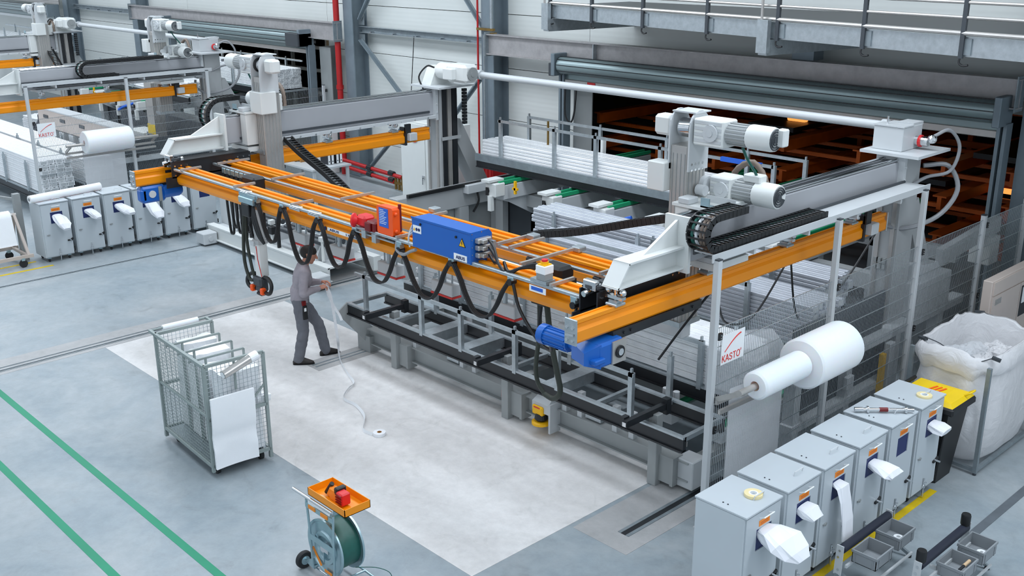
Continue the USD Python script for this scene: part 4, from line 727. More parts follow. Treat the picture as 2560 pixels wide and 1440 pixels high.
# ================================================================== LOADING STATION, CASSETTES AND PROFILES
lfm = thing('loading_frame', 'grey steel base frame with posts and black arms at the front of the loading station', 'machine frame', (-9.1, 8.4, 0))
part(lfm, 'base_beam', ibeam((-12.1, 8.47, 0.245), (-6.12, 8.47, 0.245), 0.13, 0.23), 'frame_grey'); part(lfm, 'base_beam', ibeam((-12.1, 9.95, 0.245), (-6.12, 9.95, 0.245), 0.13, 0.23), 'frame_grey')
for x in (-12.05, -9.2, -6.2): part(lfm, 'cross_beam', B(x - 0.06, x + 0.06, 8.53, 9.9, 0.16, 0.32), 'frame_grey')
for x in (-11.2, -8.9, -6.52):
    p = part(lfm, 'post', B(x - 0.06, x + 0.06, 8.28, 8.38, 0.0, 0.86, 0.006), 'frame_grey'); part(p, 'bolt', hexbolts([(x + dx, 8.28, z) for dx in (-0.03, 0.03) for z in (0.72, 0.78)], (0, -1, 0), 0.01, 0.01), 'mid_grey_paint')
    part(lfm, 'post_bracket', J(B(x + 0.06, x + 0.24, 8.34, 8.41, 0.06, 0.38), B(x + 0.22, x + 0.26, 8.33, 8.5, 0.05, 0.39)), 'frame_grey')
    a = part(lfm, 'support_arm', J(O((x - 0.03, 7.84, 0.875), (x - 0.03, 8.56, 0.875), 0.06, 0.075), B(x - 0.07, x + 0.01, 8.5, 8.58, 0.78, 0.96)), 'black_steel'); part(a, 'arm_end', J(B(x - 0.055, x - 0.005, 7.825, 7.84, 0.85, 0.9)), 'chrome'); part(a, 'arm_foot', B(x - 0.12, x - 0.06, 7.86, 7.95, 0.83, 0.93), 'black_steel')
for x in (-10.9, -9.9, -9.65, -8.0, -7.75, -7.2, -6.95): part(lfm, 'stub_post', B(x - 0.035, x + 0.035, 8.43, 8.5, 0.36, 0.68), 'light_grey_paint')
for x in (-10.1, -7.55): part(lfm, 'cross_tray', B(x - 0.12, x + 0.12, 8.45, 9.0, 0.38, 0.43), 'galvanised')
part(lfm, 'end_leg', J(O((-12.1, 8.06, 0.74), (-12.0, 8.5, 0.2), 0.03, 0.22), B(-12.2, -11.9, 8.38, 8.58, 0.0, 0.25)), 'frame_grey')
part(lfm, 'drive_box', B(-6.3, -6.06, 8.42, 8.66, 0.04, 0.38, 0.01), 'light_grey_paint'); part(lfm, 'foot', [K((-6.42, 8.55, 0), (-6.42, 8.55, 0.14), 0.02, 8), K((-6.42, 8.55, 0), (-6.42, 8.55, 0.02), 0.05, 12)], 'frame_grey')
part(lfm, 'warning_sticker', B(-9.08, -9.0, 8.395, 8.4, 0.2, 0.3), 'signal_orange', 'small orange sticker')
for y in (8.2, 8.75): pass
for x in (-10.35, -9.95, -8.0, -6.9, -6.75): part(lfm, 'roller_stop', [K((x, 8.98, 0.62), (x, 8.98, 0.84), 0.04, 10)], 'light_grey_paint', smooth=35)
for x in (-6.85, -6.15): 
    part(lfm, 'green_belt', B(x - 0.03, x + 0.03, 8.95, 12.1, 0.58, 0.63), 'green_belt'); part(lfm, 'belt_carrier', B(x - 0.07, x + 0.07, 8.95, 12.1, 0.42, 0.58), 'light_grey_paint')
sc = thing('laser_scanner', 'grey and yellow laser scanner fixed to the front of the loading frame', 'scanner', (-8.25, 8.35, 0.1))
part(sc, 'hood', hull([(-8.4, 8.28, .3), (-8.12, 8.28, .3), (-8.4, 8.44, .3), (-8.12, 8.44, .3), (-8.4, 8.28, .42), (-8.12, 8.28, .42), (-8.36, 8.4, .52), (-8.14, 8.4, .52), (-8.4, 8.44, .45), (-8.12, 8.44, .45)]), 'light_grey_paint'); part(sc, 'bracket', B(-8.12, -8.09, 8.28, 8.46, 0.06, 0.44), 'light_grey_paint')
part(sc, 'sensor', J(B(-8.38, -8.2, 8.25, 8.38, 0.26, 0.38, 0.015), LT([(0.0, 0), (0.12, 0), (0.12, 0.03), (0.09, 0.04), (0, 0.04)], (-8.27, 8.31, 0.14), (0, 0, 1), 20)), 'safety_yellow', 'yellow sensor body'); part(sc, 'window', LT([(0.06, 0.0), (0.085, 0.03), (0.07, 0.1), (0.0, 0.1)], (-8.27, 8.31, 0.18), (0, 0, 1), 18), 'black_plastic'); part(sc, 'label', B(-8.34, -8.24, 8.246, 8.25, 0.355, 0.372), 'ink_red')
part(sc, 'cable', T(spline([(-8.3, 8.4, 0.5), (-8.34, 8.36, 0.58), (-8.42, 8.34, 0.55)], 10), 0.014, 6), 'black_plastic')

def cassette(label, x0, x1, y0, y1, z, narrow, wide, fs, bs, toprail, hs=0.52, group=None, z2=None):
    """open long-goods tray: black side beams, galvanised edges, cross members, stanchions (front fs, back bs)"""
    t = thing('profile_cassette', label, 'cassette', ((x0 + x1) / 2, (y0 + y1) / 2, z - 0.2), group)
    for y in (y0, y1 - 0.05):
        part(t, 'side_beam', J(B(x0, x1, y, y + 0.05, z - 0.16, z - 0.02), B(x0, x1, y - 0.02, y + 0.06, z - 0.17, z - 0.15)), 'black_steel'); part(t, 'edge_rail', B(x0, x1, y - 0.004, y + 0.054, z - 0.02, z + 0.004), 'galvanised')
    part(t, 'inner_rail', B(x0, x1, y0 + 0.06, y0 + 0.075, z - 0.12, z - 0.06), 'aluminium')
    for x in (x0, x1 - 0.05) + tuple(narrow): part(t, 'cross_member', B(x, x + 0.05, y0 + 0.03, y1 - 0.03, z - 0.05, z + 0.0), 'galvanised')
    for x in wide: part(t, 'cross_member', J(B(x, x + 0.2, y0 + 0.03, y1 - 0.03, z - 0.015, z), B(x, x + 0.012, y0 + 0.05, y1 - 0.05, z - 0.14, z - 0.015), B(x + 0.188, x + 0.2, y0 + 0.05, y1 - 0.05, z - 0.14, z - 0.015)), 'galvanised')
    for xs, y in ((fs, y0), (bs, y1 - 0.05)):
        for x in xs: part(t, 'stanchion', J(B(x - 0.03, x + 0.03, y - 0.01, y + 0.04, z - 0.04, z + hs), B(x - 0.012, x + 0.012, y, y + 0.03, z + hs, z + hs + 0.05)), 'galvanised')
    for xa, xb, y in toprail: part(t, 'top_rail', B(xa, xb, y, y + 0.035, z + hs - 0.045, z + hs), 'galvanised')
    return t
cassette('empty black and galvanised cassette with white-topped posts in front of the loading station', -12.1, -6.0, 8.14, 8.88, 0.8, (-11.06, -8.72, -7.28, -6.73), (-10.42, -9.68, -8.08), (-11.62, -10.37, -9.57, -8.57, -7.85, -6.74), (-10.9, -9.75, -8.3, -6.75), ((-11.85, -6.7, 8.13),))
cassette('black cassette under the bright bundle on the right, between the empty tray and the mast', -12.0, -5.95, 9.12, 9.86, 0.93, (-11, -9.9, -8.7, -7.4), (), (-11.6, -10.7, -9.45, -8.2, -6.55), (-11.5, -9.9, -8.3, -6.55), ((-8.4, -6.5, 9.1),), 0.55)
cassette('cassette in the middle of the loading station under grey wrapped profiles', -10.95, -6.02, 10.5, 11.2, 1.15, (-9.5, -8.0), (), (-10.4, -8.6, -6.9), (-9.2, -7.6), ((-10.4, -6.9, 10.49),), 0.62)
cassette('rear cassette of the loading station under a grey wrapped stack', -11.9, -6.3, 11.5, 12.15, 1.22, (-10, -8), (), (-11.2, -9.2, -7.2), (), (), 0.45)
cs = cassette('cassette with tall grey railings on the conveyor before the right roller door', -14.45, -8.0, 12.78, 13.5, 1.95, (-13, -11.6, -10.2, -9), (), (-13.8, -12.45, -11.5, -10.15, -8.1), (-13.75, -12.0, -10.55, -9.0, -8.0), ((-13.85, -8.1, 12.77), (-13.75, -8.0, 13.46)), 0.77)
part(cs, 'edge_plate', B(-14.45, -8.0, 12.74, 12.78, 1.91, 2.04), 'galvanised_dull'); part(cs, 'wall_pole', B(-12.02, -11.92, 13.44, 13.54, 2.1, 2.55, 0.01), 'white_paint', 'white tape-wrapped pole'); part(cs, 'pole', K((-13.1, 13.3, 2.1), (-13.1, 13.3, 2.72), 0.02, 8), 'brass'); part(cs, 'tape', B(-9.0, -8.3, 12.76, 12.81, 2.665, 2.73), 'ink_blue', 'blue tape on the rail')
def bundle(name, label, group, x0, x1, y0, y1, z0, rows, cols, material, cat='profile', jit=0.05, sag=0.0):
    w, h = (y1 - y0) / cols, None
    h = w * 0.72 if not sag else sag
    first = None
    for r in range(rows):
        for c in range(cols):
            j = RNG.uniform(-jit, jit)
            o = (x0 + x1) / 2 + j, y0 + (c + 0.5) * w, z0 + r * h
            if first is None:
                a, L = w / 2 - 0.003, x1 - x0
                P = [(-a + .008, 0.001), (-a * .3, 0.001), (-a * .25, .008), (a * .25, .008), (a * .3, .001), (a - .008, .001), (a, .009), (a, h * .35), (a - .008, h * .4), (a - .008, h * .6), (a, h * .65), (a, h - .01), (a - .008, h - .002), (a * .3, h - .002), (a * .25, h - .008), (-a * .25, h - .008), (-a * .3, h - .002), (-a + .008, h - .002), (-a, h - .01), (-a, h * .65), (-a + .008, h * .6), (-a + .008, h * .4), (-a, h * .35), (-a, .009)]
                t = thing(name, label, cat, o, group)
                part(t, 'body', E(P, L, (o[0] - L / 2, o[1], o[2]), (0, 1, 0), (0, 0, 1), (1, 0, 0)), material)
                part(t, 'end_face', B(o[0] + L / 2 - 0.004, o[0] + L / 2 + 0.002, o[1] - a * .7, o[1] + a * .7, o[2] + h * .2, o[2] + h * .8), 'light_grey_paint')
                first = t
            else: dup(first, o)
    return first
bundle('aluminium_profile', 'bright film-wrapped aluminium profile in the bundle at the right front of the loading station', 'profiles of the bright front bundle', -11.75, -6.1, 9.17, 9.82, 0.94, 6, 5, 'profile_silver', sag=0.082)
bundle('aluminium_profile', 'grey film-wrapped profile in the middle stack behind the crane bridge', 'profiles of the middle grey stack', -10.7, -6.0, 10.55, 11.15, 1.16, 5, 4, 'profile_grey', sag=0.1)
bundle('aluminium_profile', 'dull grey profile in the rear stack under the hanging cable chain', 'profiles of the rear grey stack', -11.7, -6.4, 11.55, 12.12, 1.23, 4, 4, 'profile_grey', sag=0.115)
bundle('aluminium_profile', 'white wrapped profile on the railed cassette before the right roller door', 'profiles on the railed cassette', -14.3, -8.3, 12.84, 13.44, 1.955, 3, 3, 'wrap_film', sag=0.115)
# left loader: stacks of white packs
for k, (x0, x1, y0, z0, rows, cols, sag, lab) in enumerate(((-31.5, -23.75, 8.15, 0.47, 7, 4, 0.105, 'foremost white stack left of the foam roll'), (-32, -23.9, 9.15, 0.55, 5, 4, 0.11, 'second white stack behind the left mesh fence'), (-32, -24.4, 10.7, 0.6, 4, 4, 0.11, 'third white stack of the left loader'))):
    bundle('profile_pack', 'white wrapped profile pack in the ' + lab, 'packs of the ' + lab, x0, x1, y0, y0 + 0.7, z0, rows, cols, 'wrap_film', 'profile pack', 0.06, sag)
    cassette('dark cassette under the ' + lab, x0 - 0.1, x1 + 0.1, y0 - 0.06, y0 + 0.78, z0 - 0.005, (x0 + 2, x0 + 4), (), (x0 + 2.5, x0 + 4.2, x0 + 5.6, x0 + 7.0), (x0 + 3, x0 + 5, x0 + 6.6), (), 0.62)
bundle('profile_pack', 'silver profile in the honeycomb-ended stack before the left roller door', 'profiles of the honeycomb-ended stack', -30.6, -24.55, 14.75, 15.5, 2.06, 7, 8, 'profile_silver', 'profile', 0.03, 0.075)
cassette('railed black cassette before the left roller door', -30.8, -24.4, 14.7, 15.62, 2.05, (-29, -27), (), (-30.0, -28.4, -26.8), (-30.0, -28.9, -27.8, -26.6, -25.4), ((-30.2, -24.6, 15.58),), 0.72)
bundle('profile_pack', 'pale wrapped pack in the low stack behind the buttress of the left loader', 'packs of the low rear stack', -31.5, -25.8, 12.85, 13.5, 1.955, 3, 4, 'wrap_film', 'profile pack', 0.05, 0.12)
cassette('black cassette on the conveyors of the left loader', -31.8, -25.7, 12.78, 13.56, 1.95, (-30, -28), (), (-31, -29, -27.5), (-30.8, -28.8, -26.4), ((-31.2, -26, 13.52),), 0.6)
bundle('profile_pack', 'white wrapped pack in the stack at the far top left', 'packs of the far top left stack', -43, -36.5, 13.4, 14.2, 2.3, 4, 5, 'profile_silver', 'profile pack', 0.06, 0.09)
cassette('railed cassette at the far top left', -43.1, -36.4, 13.35, 14.3, 2.29, (-40,), (), (-42, -40.5, -39, -37.5), (-42, -40, -38), ((-43, -36.5, 14.26),), 0.6)
# transparent wrap over the right end of the bright bundle
obj('end_wrap', hull([(x, y, z) for x in (-6.45, -6.0) for y in (9.1, 9.88) for z in (0.92, 1.44)] + [(-5.86, y, z) for y in (9.2, 9.8) for z in (0.98, 1.38)] + [(-6.1, 9.85, 1.56), (-5.9, 9.7, 1.54)]), 'clear_wrap', 'clear plastic wrap covering the right end of the bright bundle behind the fence', 'plastic wrap')
# rail conveyors before the right door
CV = []
for k, x in enumerate((-13.35, -11.95, -10.8, -9.65, -7.6)):
    t = thing('chain_conveyor', ('conveyor with yellow fitting, leftmost under the railed cassette', 'conveyor with green top, second from left under the railed cassette', 'conveyor with a blue hose, third from left under the railed cassette', 'chain conveyor with green caps beside the near mast', 'chain conveyor behind the near orange runway rail')[k], 'conveyor', (x, 13.5, 0))
    CV.append(t)
    part(t, 'arm_beam', B(x - 0.11, x + 0.11, 12.35, 16.4, 1.42, 1.68, 0.01), 'light_grey_paint'); part(t, 'chain_track', B(x - 0.05, x + 0.05, 12.3, 16.4, 1.68, 1.72), 'black_steel'); part(t, 'green_guide', [B(x + d - 0.02, x + d + 0.02, 12.25, 16.4, 1.70, 1.76) for d in (-0.08, 0.08)], 'green_belt', 'green plastic guide')
    part(t, 'head', J(B(x - 0.13, x + 0.13, 12.12, 12.36, 1.50, 1.74, 0.015), B(x - 0.16, x + 0.05, 12.05, 12.4, 1.76, 1.80), B(x - 0.03, x + 0.05, 12.08, 12.16, 1.25, 1.52)), 'white_paint'); part(t, 'motor_plug', [K((x - 0.06, 12.1, 1.6), (x - 0.06, 12.14, 1.6), 0.04, 10), B(x - 0.09, x - 0.03, 12.09, 12.11, 1.52, 1.66)], 'black_plastic')
    part(t, 'leg', B(x - 0.08, x + 0.08, 13.2, 13.36, 0, 1.42), 'light_grey_paint'); part(t, 'leg', B(x - 0.08, x + 0.08, 15.0, 15.16, 0, 1.42), 'light_grey_paint'); part(t, 'brace_plate', E([(12.4, 1.42), (13.2, 1.42), (13.2, 1.0)], 0.02, (x - 0.01, 0, 0), (0, 1, 0), (0, 0, 1), (1, 0, 0)), 'light_grey_paint')
    if k == 2: part(t, 'blue_hose', T(spline([(x + 0.06, 12.1, 1.4), (x + 0.15, 12.2, 1.48), (x + 0.3, 12.4, 1.56), (x + 0.4, 12.45, 1.6)], 12), 0.035, 8), 'ink_blue', 'blue hose', smooth=40)
    if k == 0: part(t, 'valve', J(B(x + 0.3, x + 0.34, 12.4, 12.44, 1.55, 1.78), B(x + 0.26, x + 0.38, 12.4, 12.44, 1.62, 1.66)), 'safety_yellow')
CS_ = t = thing('conveyor_support', 'long grey cross frame carrying the chain conveyors before the right roller door', 'machine frame', (-10.8, 13.9, 0))
part(t, 'cross_beam', B(-14.25, -6.3, 13.0, 13.18, 1.18, 1.40), 'grey_paint'); part(t, 'cross_beam', B(-14.25, -6.3, 15.0, 15.15, 1.2, 1.40), 'grey_paint')
for y in (14.2, 14.9): part(t, 'cover_plate', B(-13.9, -7.0, y, y + 0.35, 1.77, 1.80), 'dark_grey_paint')
for x in (-14.1, -11.4, -8.6, -6.45): part(t, 'leg', B(x - 0.1, x + 0.1, 13.02, 13.16, 0, 1.18), 'grey_paint')
part(t, 'dark_panel', B(-14.3, -12.0, 13.2, 13.24, 0.05, 1.15), 'dark_grey_paint')
t = thing('side_frame', 'grey box frame with upright pillars left of the stacks, right of the chain column', 'machine frame', (-14.45, 12.5, 0))
part(t, 'box_beam', B(-14.55, -14.3, 10.8, 13.75, 1.12, 1.5, 0.01), 'grey_paint'); part(t, 'tube', B(-14.3, -14.15, 12.3, 13.6, 1.38, 1.54, 0.008), 'light_grey_paint'); part(t, 'cable_duct', B(-14.3, -14.24, 11.0, 13.6, 1.5, 1.56), 'black_plastic'); part(t, 'panel', B(-14.5, -14.44, 10.9, 13.5, 0.0, 1.12), 'mid_grey_paint')
for y in (10.95, 12.2, 13.1): part(t, 'pillar', B(-14.42, -14.28, y, y + 0.22, 0, 1.12), 'grey_paint')
part(t, 'cable', T(spline([(-14.25, 12.6, 1.4), (-14.2, 12.6, 1.2), (-14.24, 12.5, 1.0)], 10), 0.02, 6), 'black_plastic')
t = thing('side_frame', 'light grey box frame with dark panels behind the mesh fence on the right', 'machine frame', (-5.85, 12, 0))
part(t, 'box_beam', B(-5.95, -5.78, 9.9, 14.2, 0.92, 1.03), 'light_grey_paint'); part(t, 'box_beam', B(-5.95, -5.78, 9.9, 12.2, 0.3, 0.4), 'light_grey_paint'); part(t, 'dark_panel', B(-5.93, -5.9, 10.0, 12.1, 1.03, 1.55), 'dark_grey_paint'); part(t, 'dark_panel', B(-5.93, -5.9, 10.0, 12.2, 0.4, 0.92), 'dark_grey_paint'); part(t, 'cover', B(-5.95, -5.78, 12.7, 13.7, 1.03, 1.5, 0.01), 'light_grey_paint')
for y in (9.95, 11.1, 12.3, 13.5): part(t, 'pillar', B(-5.95, -5.8, y, y + 0.14, 0, 0.92), 'light_grey_paint')
part(t, 'yellow_post', B(-5.78, -5.72, 11.86, 11.94, 0.1, 0.78), 'safety_yellow', 'yellow post'); part(t, 'switch_box', B(-5.78, -5.7, 11.98, 12.12, 0.3, 0.9, 0.01), 'light_grey_paint'); part(t, 'switch_box', B(-5.78, -5.72, 11.0, 11.16, 0.55, 0.72, 0.01), 'light_grey_paint'); part(t, 'hood', [hull([(-6.3, 12.8, 1.5), (-5.8, 12.8, 1.5), (-6.3, 13.5, 1.5), (-5.8, 13.5, 1.5), (-6.3, 12.8, 1.72), (-5.85, 12.8, 1.72), (-6.3, 13.4, 1.66), (-5.85, 13.4, 1.66)])], 'light_grey_paint')
t = thing('cross_beam', 'pinkish grey beam sloping up behind the fence beside the door jamb', 'beam', (-5.7, 14.2, 1.8)); part(t, 'body', O((-5.85, 13.4, 1.72), (-5.85, 15.2, 1.86), 0.1, 0.22), 'grey_paint'); part(t, 'white_box', B(-6.0, -5.7, 14.7, 15.0, 1.35, 1.75, 0.01), 'white_paint')
# transfer carriage on the floor rails, left of the worker
t = thing('transfer_carriage', 'low white carriage beam on floor rails behind the worker', 'carriage', (-17.1, 10.2, 0))
part(t, 'front_beam', J(B(-19.25, -14.95, 9.72, 9.76, 0.08, 0.34), B(-19.25, -14.95, 9.70, 9.86, 0.32, 0.35), B(-19.25, -14.95, 9.66, 9.8, 0.08, 0.10)), 'white_paint'); part(t, 'back_beam', B(-19.25, -14.95, 10.7, 10.86, 0.1, 0.35), 'white_paint'); part(t, 'deck', B(-19.1, -15.1, 9.86, 10.7, 0.30, 0.335), 'light_grey_paint')
for x in (-19.0, -15.0):
    for y in (9.4, 10.95): part(t, 'wheel_housing', J(B(x - 0.16, x + 0.16, y, y + 0.3, 0.03, 0.26, 0.015), K((x + 0.16, y + 0.15, 0.14), (x + 0.18, y + 0.15, 0.14), 0.05, 12)), 'light_grey_paint')
for x in (-18.3, -17.2, -16.1, -15.5):
    part(t, 'side_plate', E([(9.8, 0.33), (10.8, 0.33), (10.6, 0.62), (9.95, 0.62)], 0.03, (x, 0, 0), (0, 1, 0), (0, 0, 1), (1, 0, 0)), 'light_grey_paint'); part(t, 'cylinder', [K((x + 0.15, 9.9, 0.35), (x + 0.15, 9.9, 0.78), 0.03, 10), B(x + 0.1, x + 0.2, 9.85, 9.95, 0.72, 0.8)], 'white_paint')
for x in (-18.0, -17.0, -16.0):
    part(t, 'roller', [K((x + 0.1, 9.95 + 0.16 * k, 0.66), (x + 0.75, 9.95 + 0.16 * k, 0.66), 0.05, 12) for k in range(4)], 'dark_grey_paint', smooth=35); part(t, 'valve_block', J(B(x - 0.05, x + 0.1, 9.8, 9.92, 0.55, 0.7, 0.01), B(x + 0.3, x + 0.34, 9.78, 9.84, 0.35, 0.75)), 'black_plastic')
part(t, 'cabinet', B(-19.2, -18.5, 10.0, 10.7, 0.33, 0.95, 0.01), 'light_grey_paint')
# control cabinets and bench at the back
t = thing('control_cabinet', 'tall white steel control cabinet with a prohibition sign left of the chain column', 'cabinet', (-16.9, 13.6, 0))
part(t, 'body', B(-17.55, -16.0, 13.4, 14.0, 0.05, 2.25, 0.01), 'white_paint'); part(t, 'door', B(-17.5, -16.72, 13.38, 13.4, 0.1, 2.2), 'white_paint'); part(t, 'door', B(-16.7, -16.05, 13.38, 13.4, 0.1, 2.2), 'white_paint'); part(t, 'handle', J(B(-16.8, -16.75, 13.35, 13.38, 1.1, 1.16), K((-16.775, 13.34, 0.98), (-16.775, 13.34, 1.13), 0.012, 8)), 'chrome')
sg = part(t, 'sign', K((-17.05, 13.375, 1.95), (-17.05, 13.37, 1.95), 0.13, 28), 'sticker_white', 'round red-rimmed prohibition sign'); part(sg, 'ring', [LT([(0.105, 0), (0.13, 0), (0.13, 0.006), (0.105, 0.006), (0.105, 0)], (-17.05, 13.372, 1.95), (0, -1, 0), 28), O((-17.13, 13.366, 2.03), (-16.97, 13.366, 1.87), 0.004, 0.022, up=(0, 1, 0))], 'ink_red'); part(sg, 'figure', [K((-17.05, 13.371, 2.0), (-17.05, 13.367, 2.0), 0.022, 12), B(-17.075, -17.025, 13.367, 13.371, 1.88, 1.98)], 'ink_dark')
t = thing('fire_pump_box', 'red slatted box with white labels behind the chain column', 'box', (-16.1, 14.2, 0.95)); part(t, 'body', B(-16.75, -15.35, 14.0, 14.6, 1.02, 1.48, 0.015), 'red_paint'); part(t, 'rib', [B(-16.7 + 0.1 * k, -16.68 + 0.1 * k, 13.985, 14.0, 1.06, 1.45) for k in range(14)], 'red_paint', kind='stuff'); part(t, 'label', [B(-16.7, -16.5, 13.98, 13.985, 1.2, 1.42), B(-16.42, -16.2, 13.98, 13.985, 1.22, 1.45)], 'sticker_white'); part(t, 'stand', J(B(-16.7, -15.4, 14.05, 14.55, 0.92, 1.02), *[B(x, x + 0.06, y, y + 0.06, 0, 0.92) for x in (-16.65, -15.5) for y in (14.08, 14.45)]), 'black_steel')
t = thing('workbench', 'grey metal bench with binders and a cardboard box behind the hanging cable chain', 'bench', (-20.6, 13.3, 0)); part(t, 'top', B(-22.0, -19.9, 12.7, 13.75, 0.87, 0.91), 'light_grey_paint'); part(t, 'shelf', B(-21.9, -20.0, 12.8, 13.7, 0.28, 0.31), 'light_grey_paint')
for x in (-21.95, -20.0):
    for y in (12.75, 13.65): part(t, 'leg', B(x, x + 0.06, y, y + 0.06, 0, 0.87), 'light_grey_paint')
for k in range(4):
    y = 13.28 + 0.095 * k + (0.04 if k > 1 else 0)
    b = thing('ring_binder', 'white-backed ring binder on the bench, %s from the left' % ('first', 'second', 'third', 'last')[k], 'binder', (-20.3, y, 0.91)); part(b, 'cover', B(-20.45, -20.15, y, y + 0.075, 0.912, 1.23), 'ink_dark'); part(b, 'spine', B(-20.15, -20.145, y + 0.008, y + 0.067, 0.92, 1.22), 'sticker_white'); part(b, 'finger_hole', K((-20.145, y + 0.037, 0.98), (-20.142, y + 0.037, 0.98), 0.014, 12), 'ink_dark')
b = thing('cardboard_box', 'open brown cardboard box on the bench', 'box', (-21.3, 13.2, 0.91)); part(b, 'wall', J(B(-21.6, -21.0, 12.95, 12.97, 0.912, 1.2), B(-21.6, -21.0, 13.38, 13.4, 0.912, 1.2), B(-21.6, -21.58, 12.95, 13.4, 0.912, 1.2), B(-21.02, -21.0, 12.95, 13.4, 0.912, 1.2), B(-21.6, -21.0, 12.95, 13.4, 0.912, 0.92)), 'cardboard'); part(b, 'flap', O((-21.0, 13.17, 1.2), (-20.85, 13.17, 1.12), 0.44, 0.008), 'cardboard')
obj('cardboard_sheet', B(-20.9, -20.85, 13.0, 13.24, 0.912, 1.3), 'cardboard', 'plain brown cardboard piece between the box and the binders', 'cardboard')
t = thing('switch_cabinet', 'small white switch cabinet beside the middle mast behind the bridge', 'cabinet', (-23.2, 15.3, 0.0)); part(t, 'body', B(-23.5, -22.9, 15.2, 15.45, 0.0, 1.6, 0.01), 'white_paint'); part(t, 'panel', B(-23.35, -23.05, 15.19, 15.2, 1.0, 1.5), 'light_grey_paint'); part(t, 'display', B(-23.28, -23.12, 15.185, 15.19, 1.1, 1.22), 'ink_dark'); part(t, 'orange_strip', B(-23.46, -23.4, 15.185, 15.2, 1.0, 1.5), 'safety_yellow')
t = thing('pipe_manifold', 'red pipes with a bank of brass valves along the wall foot', 'pipes', (-20, 15.2, 0.2))
for z, x1 in ((0.36, -18.9), (0.20, -19.2)):
    part(t, 'pipe', T([(-22.6, 15.2, z + 0.1), (-21.6, 15.2, z + 0.06), (x1 - 1.0, 15.2, z)], 0.05, 10), 'red_paint', smooth=40); part(t, 'valve_bank', [K((x1 - 0.95 + 0.13 * k, 15.2, z - 0.16), (x1 - 0.95 + 0.13 * k, 15.2, z + 0.12), 0.035, 8) for k in range(8)] + [O((x1 - 1.0, 15.2, z), (x1, 15.2, z), 0.06, 0.06)], 'brass')
    for x in (-21.3, -20.4): part(t, 'coupling', K((x, 15.2, z + 0.05), (x + 0.18, 15.2, z + 0.04), 0.065, 10), 'black_steel')
t = thing('pendant_control', 'yellow and black pendant control hanging before the wall', 'control', (-19.9, 15.4, 1.3)); part(t, 'body', B(-19.97, -19.88, 15.3, 15.4, 1.0, 1.18, 0.015), 'safety_yellow'); part(t, 'top', B(-19.95, -19.9, 15.32, 15.38, 1.18, 1.3), 'black_plastic'); part(t, 'cable', T([(-19.92, 15.35, 1.3), (-19.92, 15.5, 1.6), (-19.92, 15.72, 3.66)], 0.01, 5), 'black_plastic')
# traverse and details of the left loader
t = thing('gripper_traverse', 'wide beige cross beam of the left loader behind the mesh fence', 'gripper beam', (-27, 10.0, 1.1)); part(t, 'panel', B(-28.7, -23.9, 10.0, 10.12, 1.22, 1.68, 0.01), 'beige_paint'); part(t, 'top_edge', B(-28.7, -23.9, 9.98, 10.35, 1.68, 1.71), 'light_grey_paint')
for x in (-28.3, -27.2, -26.0, -24.8): part(t, 'slot', B(x, x + 0.3, 9.985, 10.0, 1.46, 1.54), 'dark_grey_paint')
for x in (-28.6, -24.1): part(t, 'leg', B(x, x + 0.1, 10.14, 10.24, 0, 1.68), 'light_grey_paint')
for x in np.arange(-28.6, -24, 0.62): part(t, 'suction_box', B(x, x + 0.28, 9.98, 10.14, 1.0, 1.2, 0.01), 'light_grey_paint')
t = thing('loader_column', 'dark loader pillar with a yellow patch behind the left orange rail', 'machine part', (-27.4, 11.8, 0)); part(t, 'pillar', B(-26.1, -25.7, 11.8, 12.1, 0, 2.4), 'aluminium'); part(t, 'yellow_band', B(-26.11, -25.69, 11.79, 11.8, 1.1, 1.35), 'yellow_paint'); part(t, 'foot', B(-27.2, -26.2, 11.7, 12.2, 0.9, 1.1, 0.01), 'white_paint')
for k, (x0, x1, z0, z1) in enumerate(((-29, -24.2, 0.95, 1.5), (-29, -24.2, 0.05, 0.9))): obj('machine_cover', B(x0, x1, 12.35, 12.4, z0, z1), 'dark_grey_paint', ('upper dark cover panel behind the left mesh fence', 'lower dark cover panel behind the left mesh fence')[k], 'panel')
t = thing('side_frame', 'grey rails and dark panels of the left loader seen through the left mesh fence', 'machine frame', (-23.65, 12, 0)); part(t, 'box_beam', B(-23.75, -23.58, 9.9, 14.2, 0.92, 1.03), 'light_grey_paint'); part(t, 'box_beam', B(-23.75, -23.58, 9.9, 12.2, 0.3, 0.4), 'light_grey_paint'); part(t, 'dark_panel', B(-23.73, -23.7, 10.0, 12.1, 1.03, 1.4), 'dark_grey_paint'); part(t, 'dark_panel', B(-23.73, -23.7, 10.0, 12.2, 0.4, 0.92), 'dark_grey_paint')

# the left loader stands on the same conveyors
for k, x in enumerate((-13.35, -11.95, -10.8, -9.65)):
    dup(CV[k], (x + SH, 13.5, 0), 'chain conveyor of the left loader, %s from the left' % ('first', 'second', 'third', 'last')[k])
dup(CS_, (-10.8 + SH, 13.9, 0), 'grey cross frame under the conveyors of the left loader')
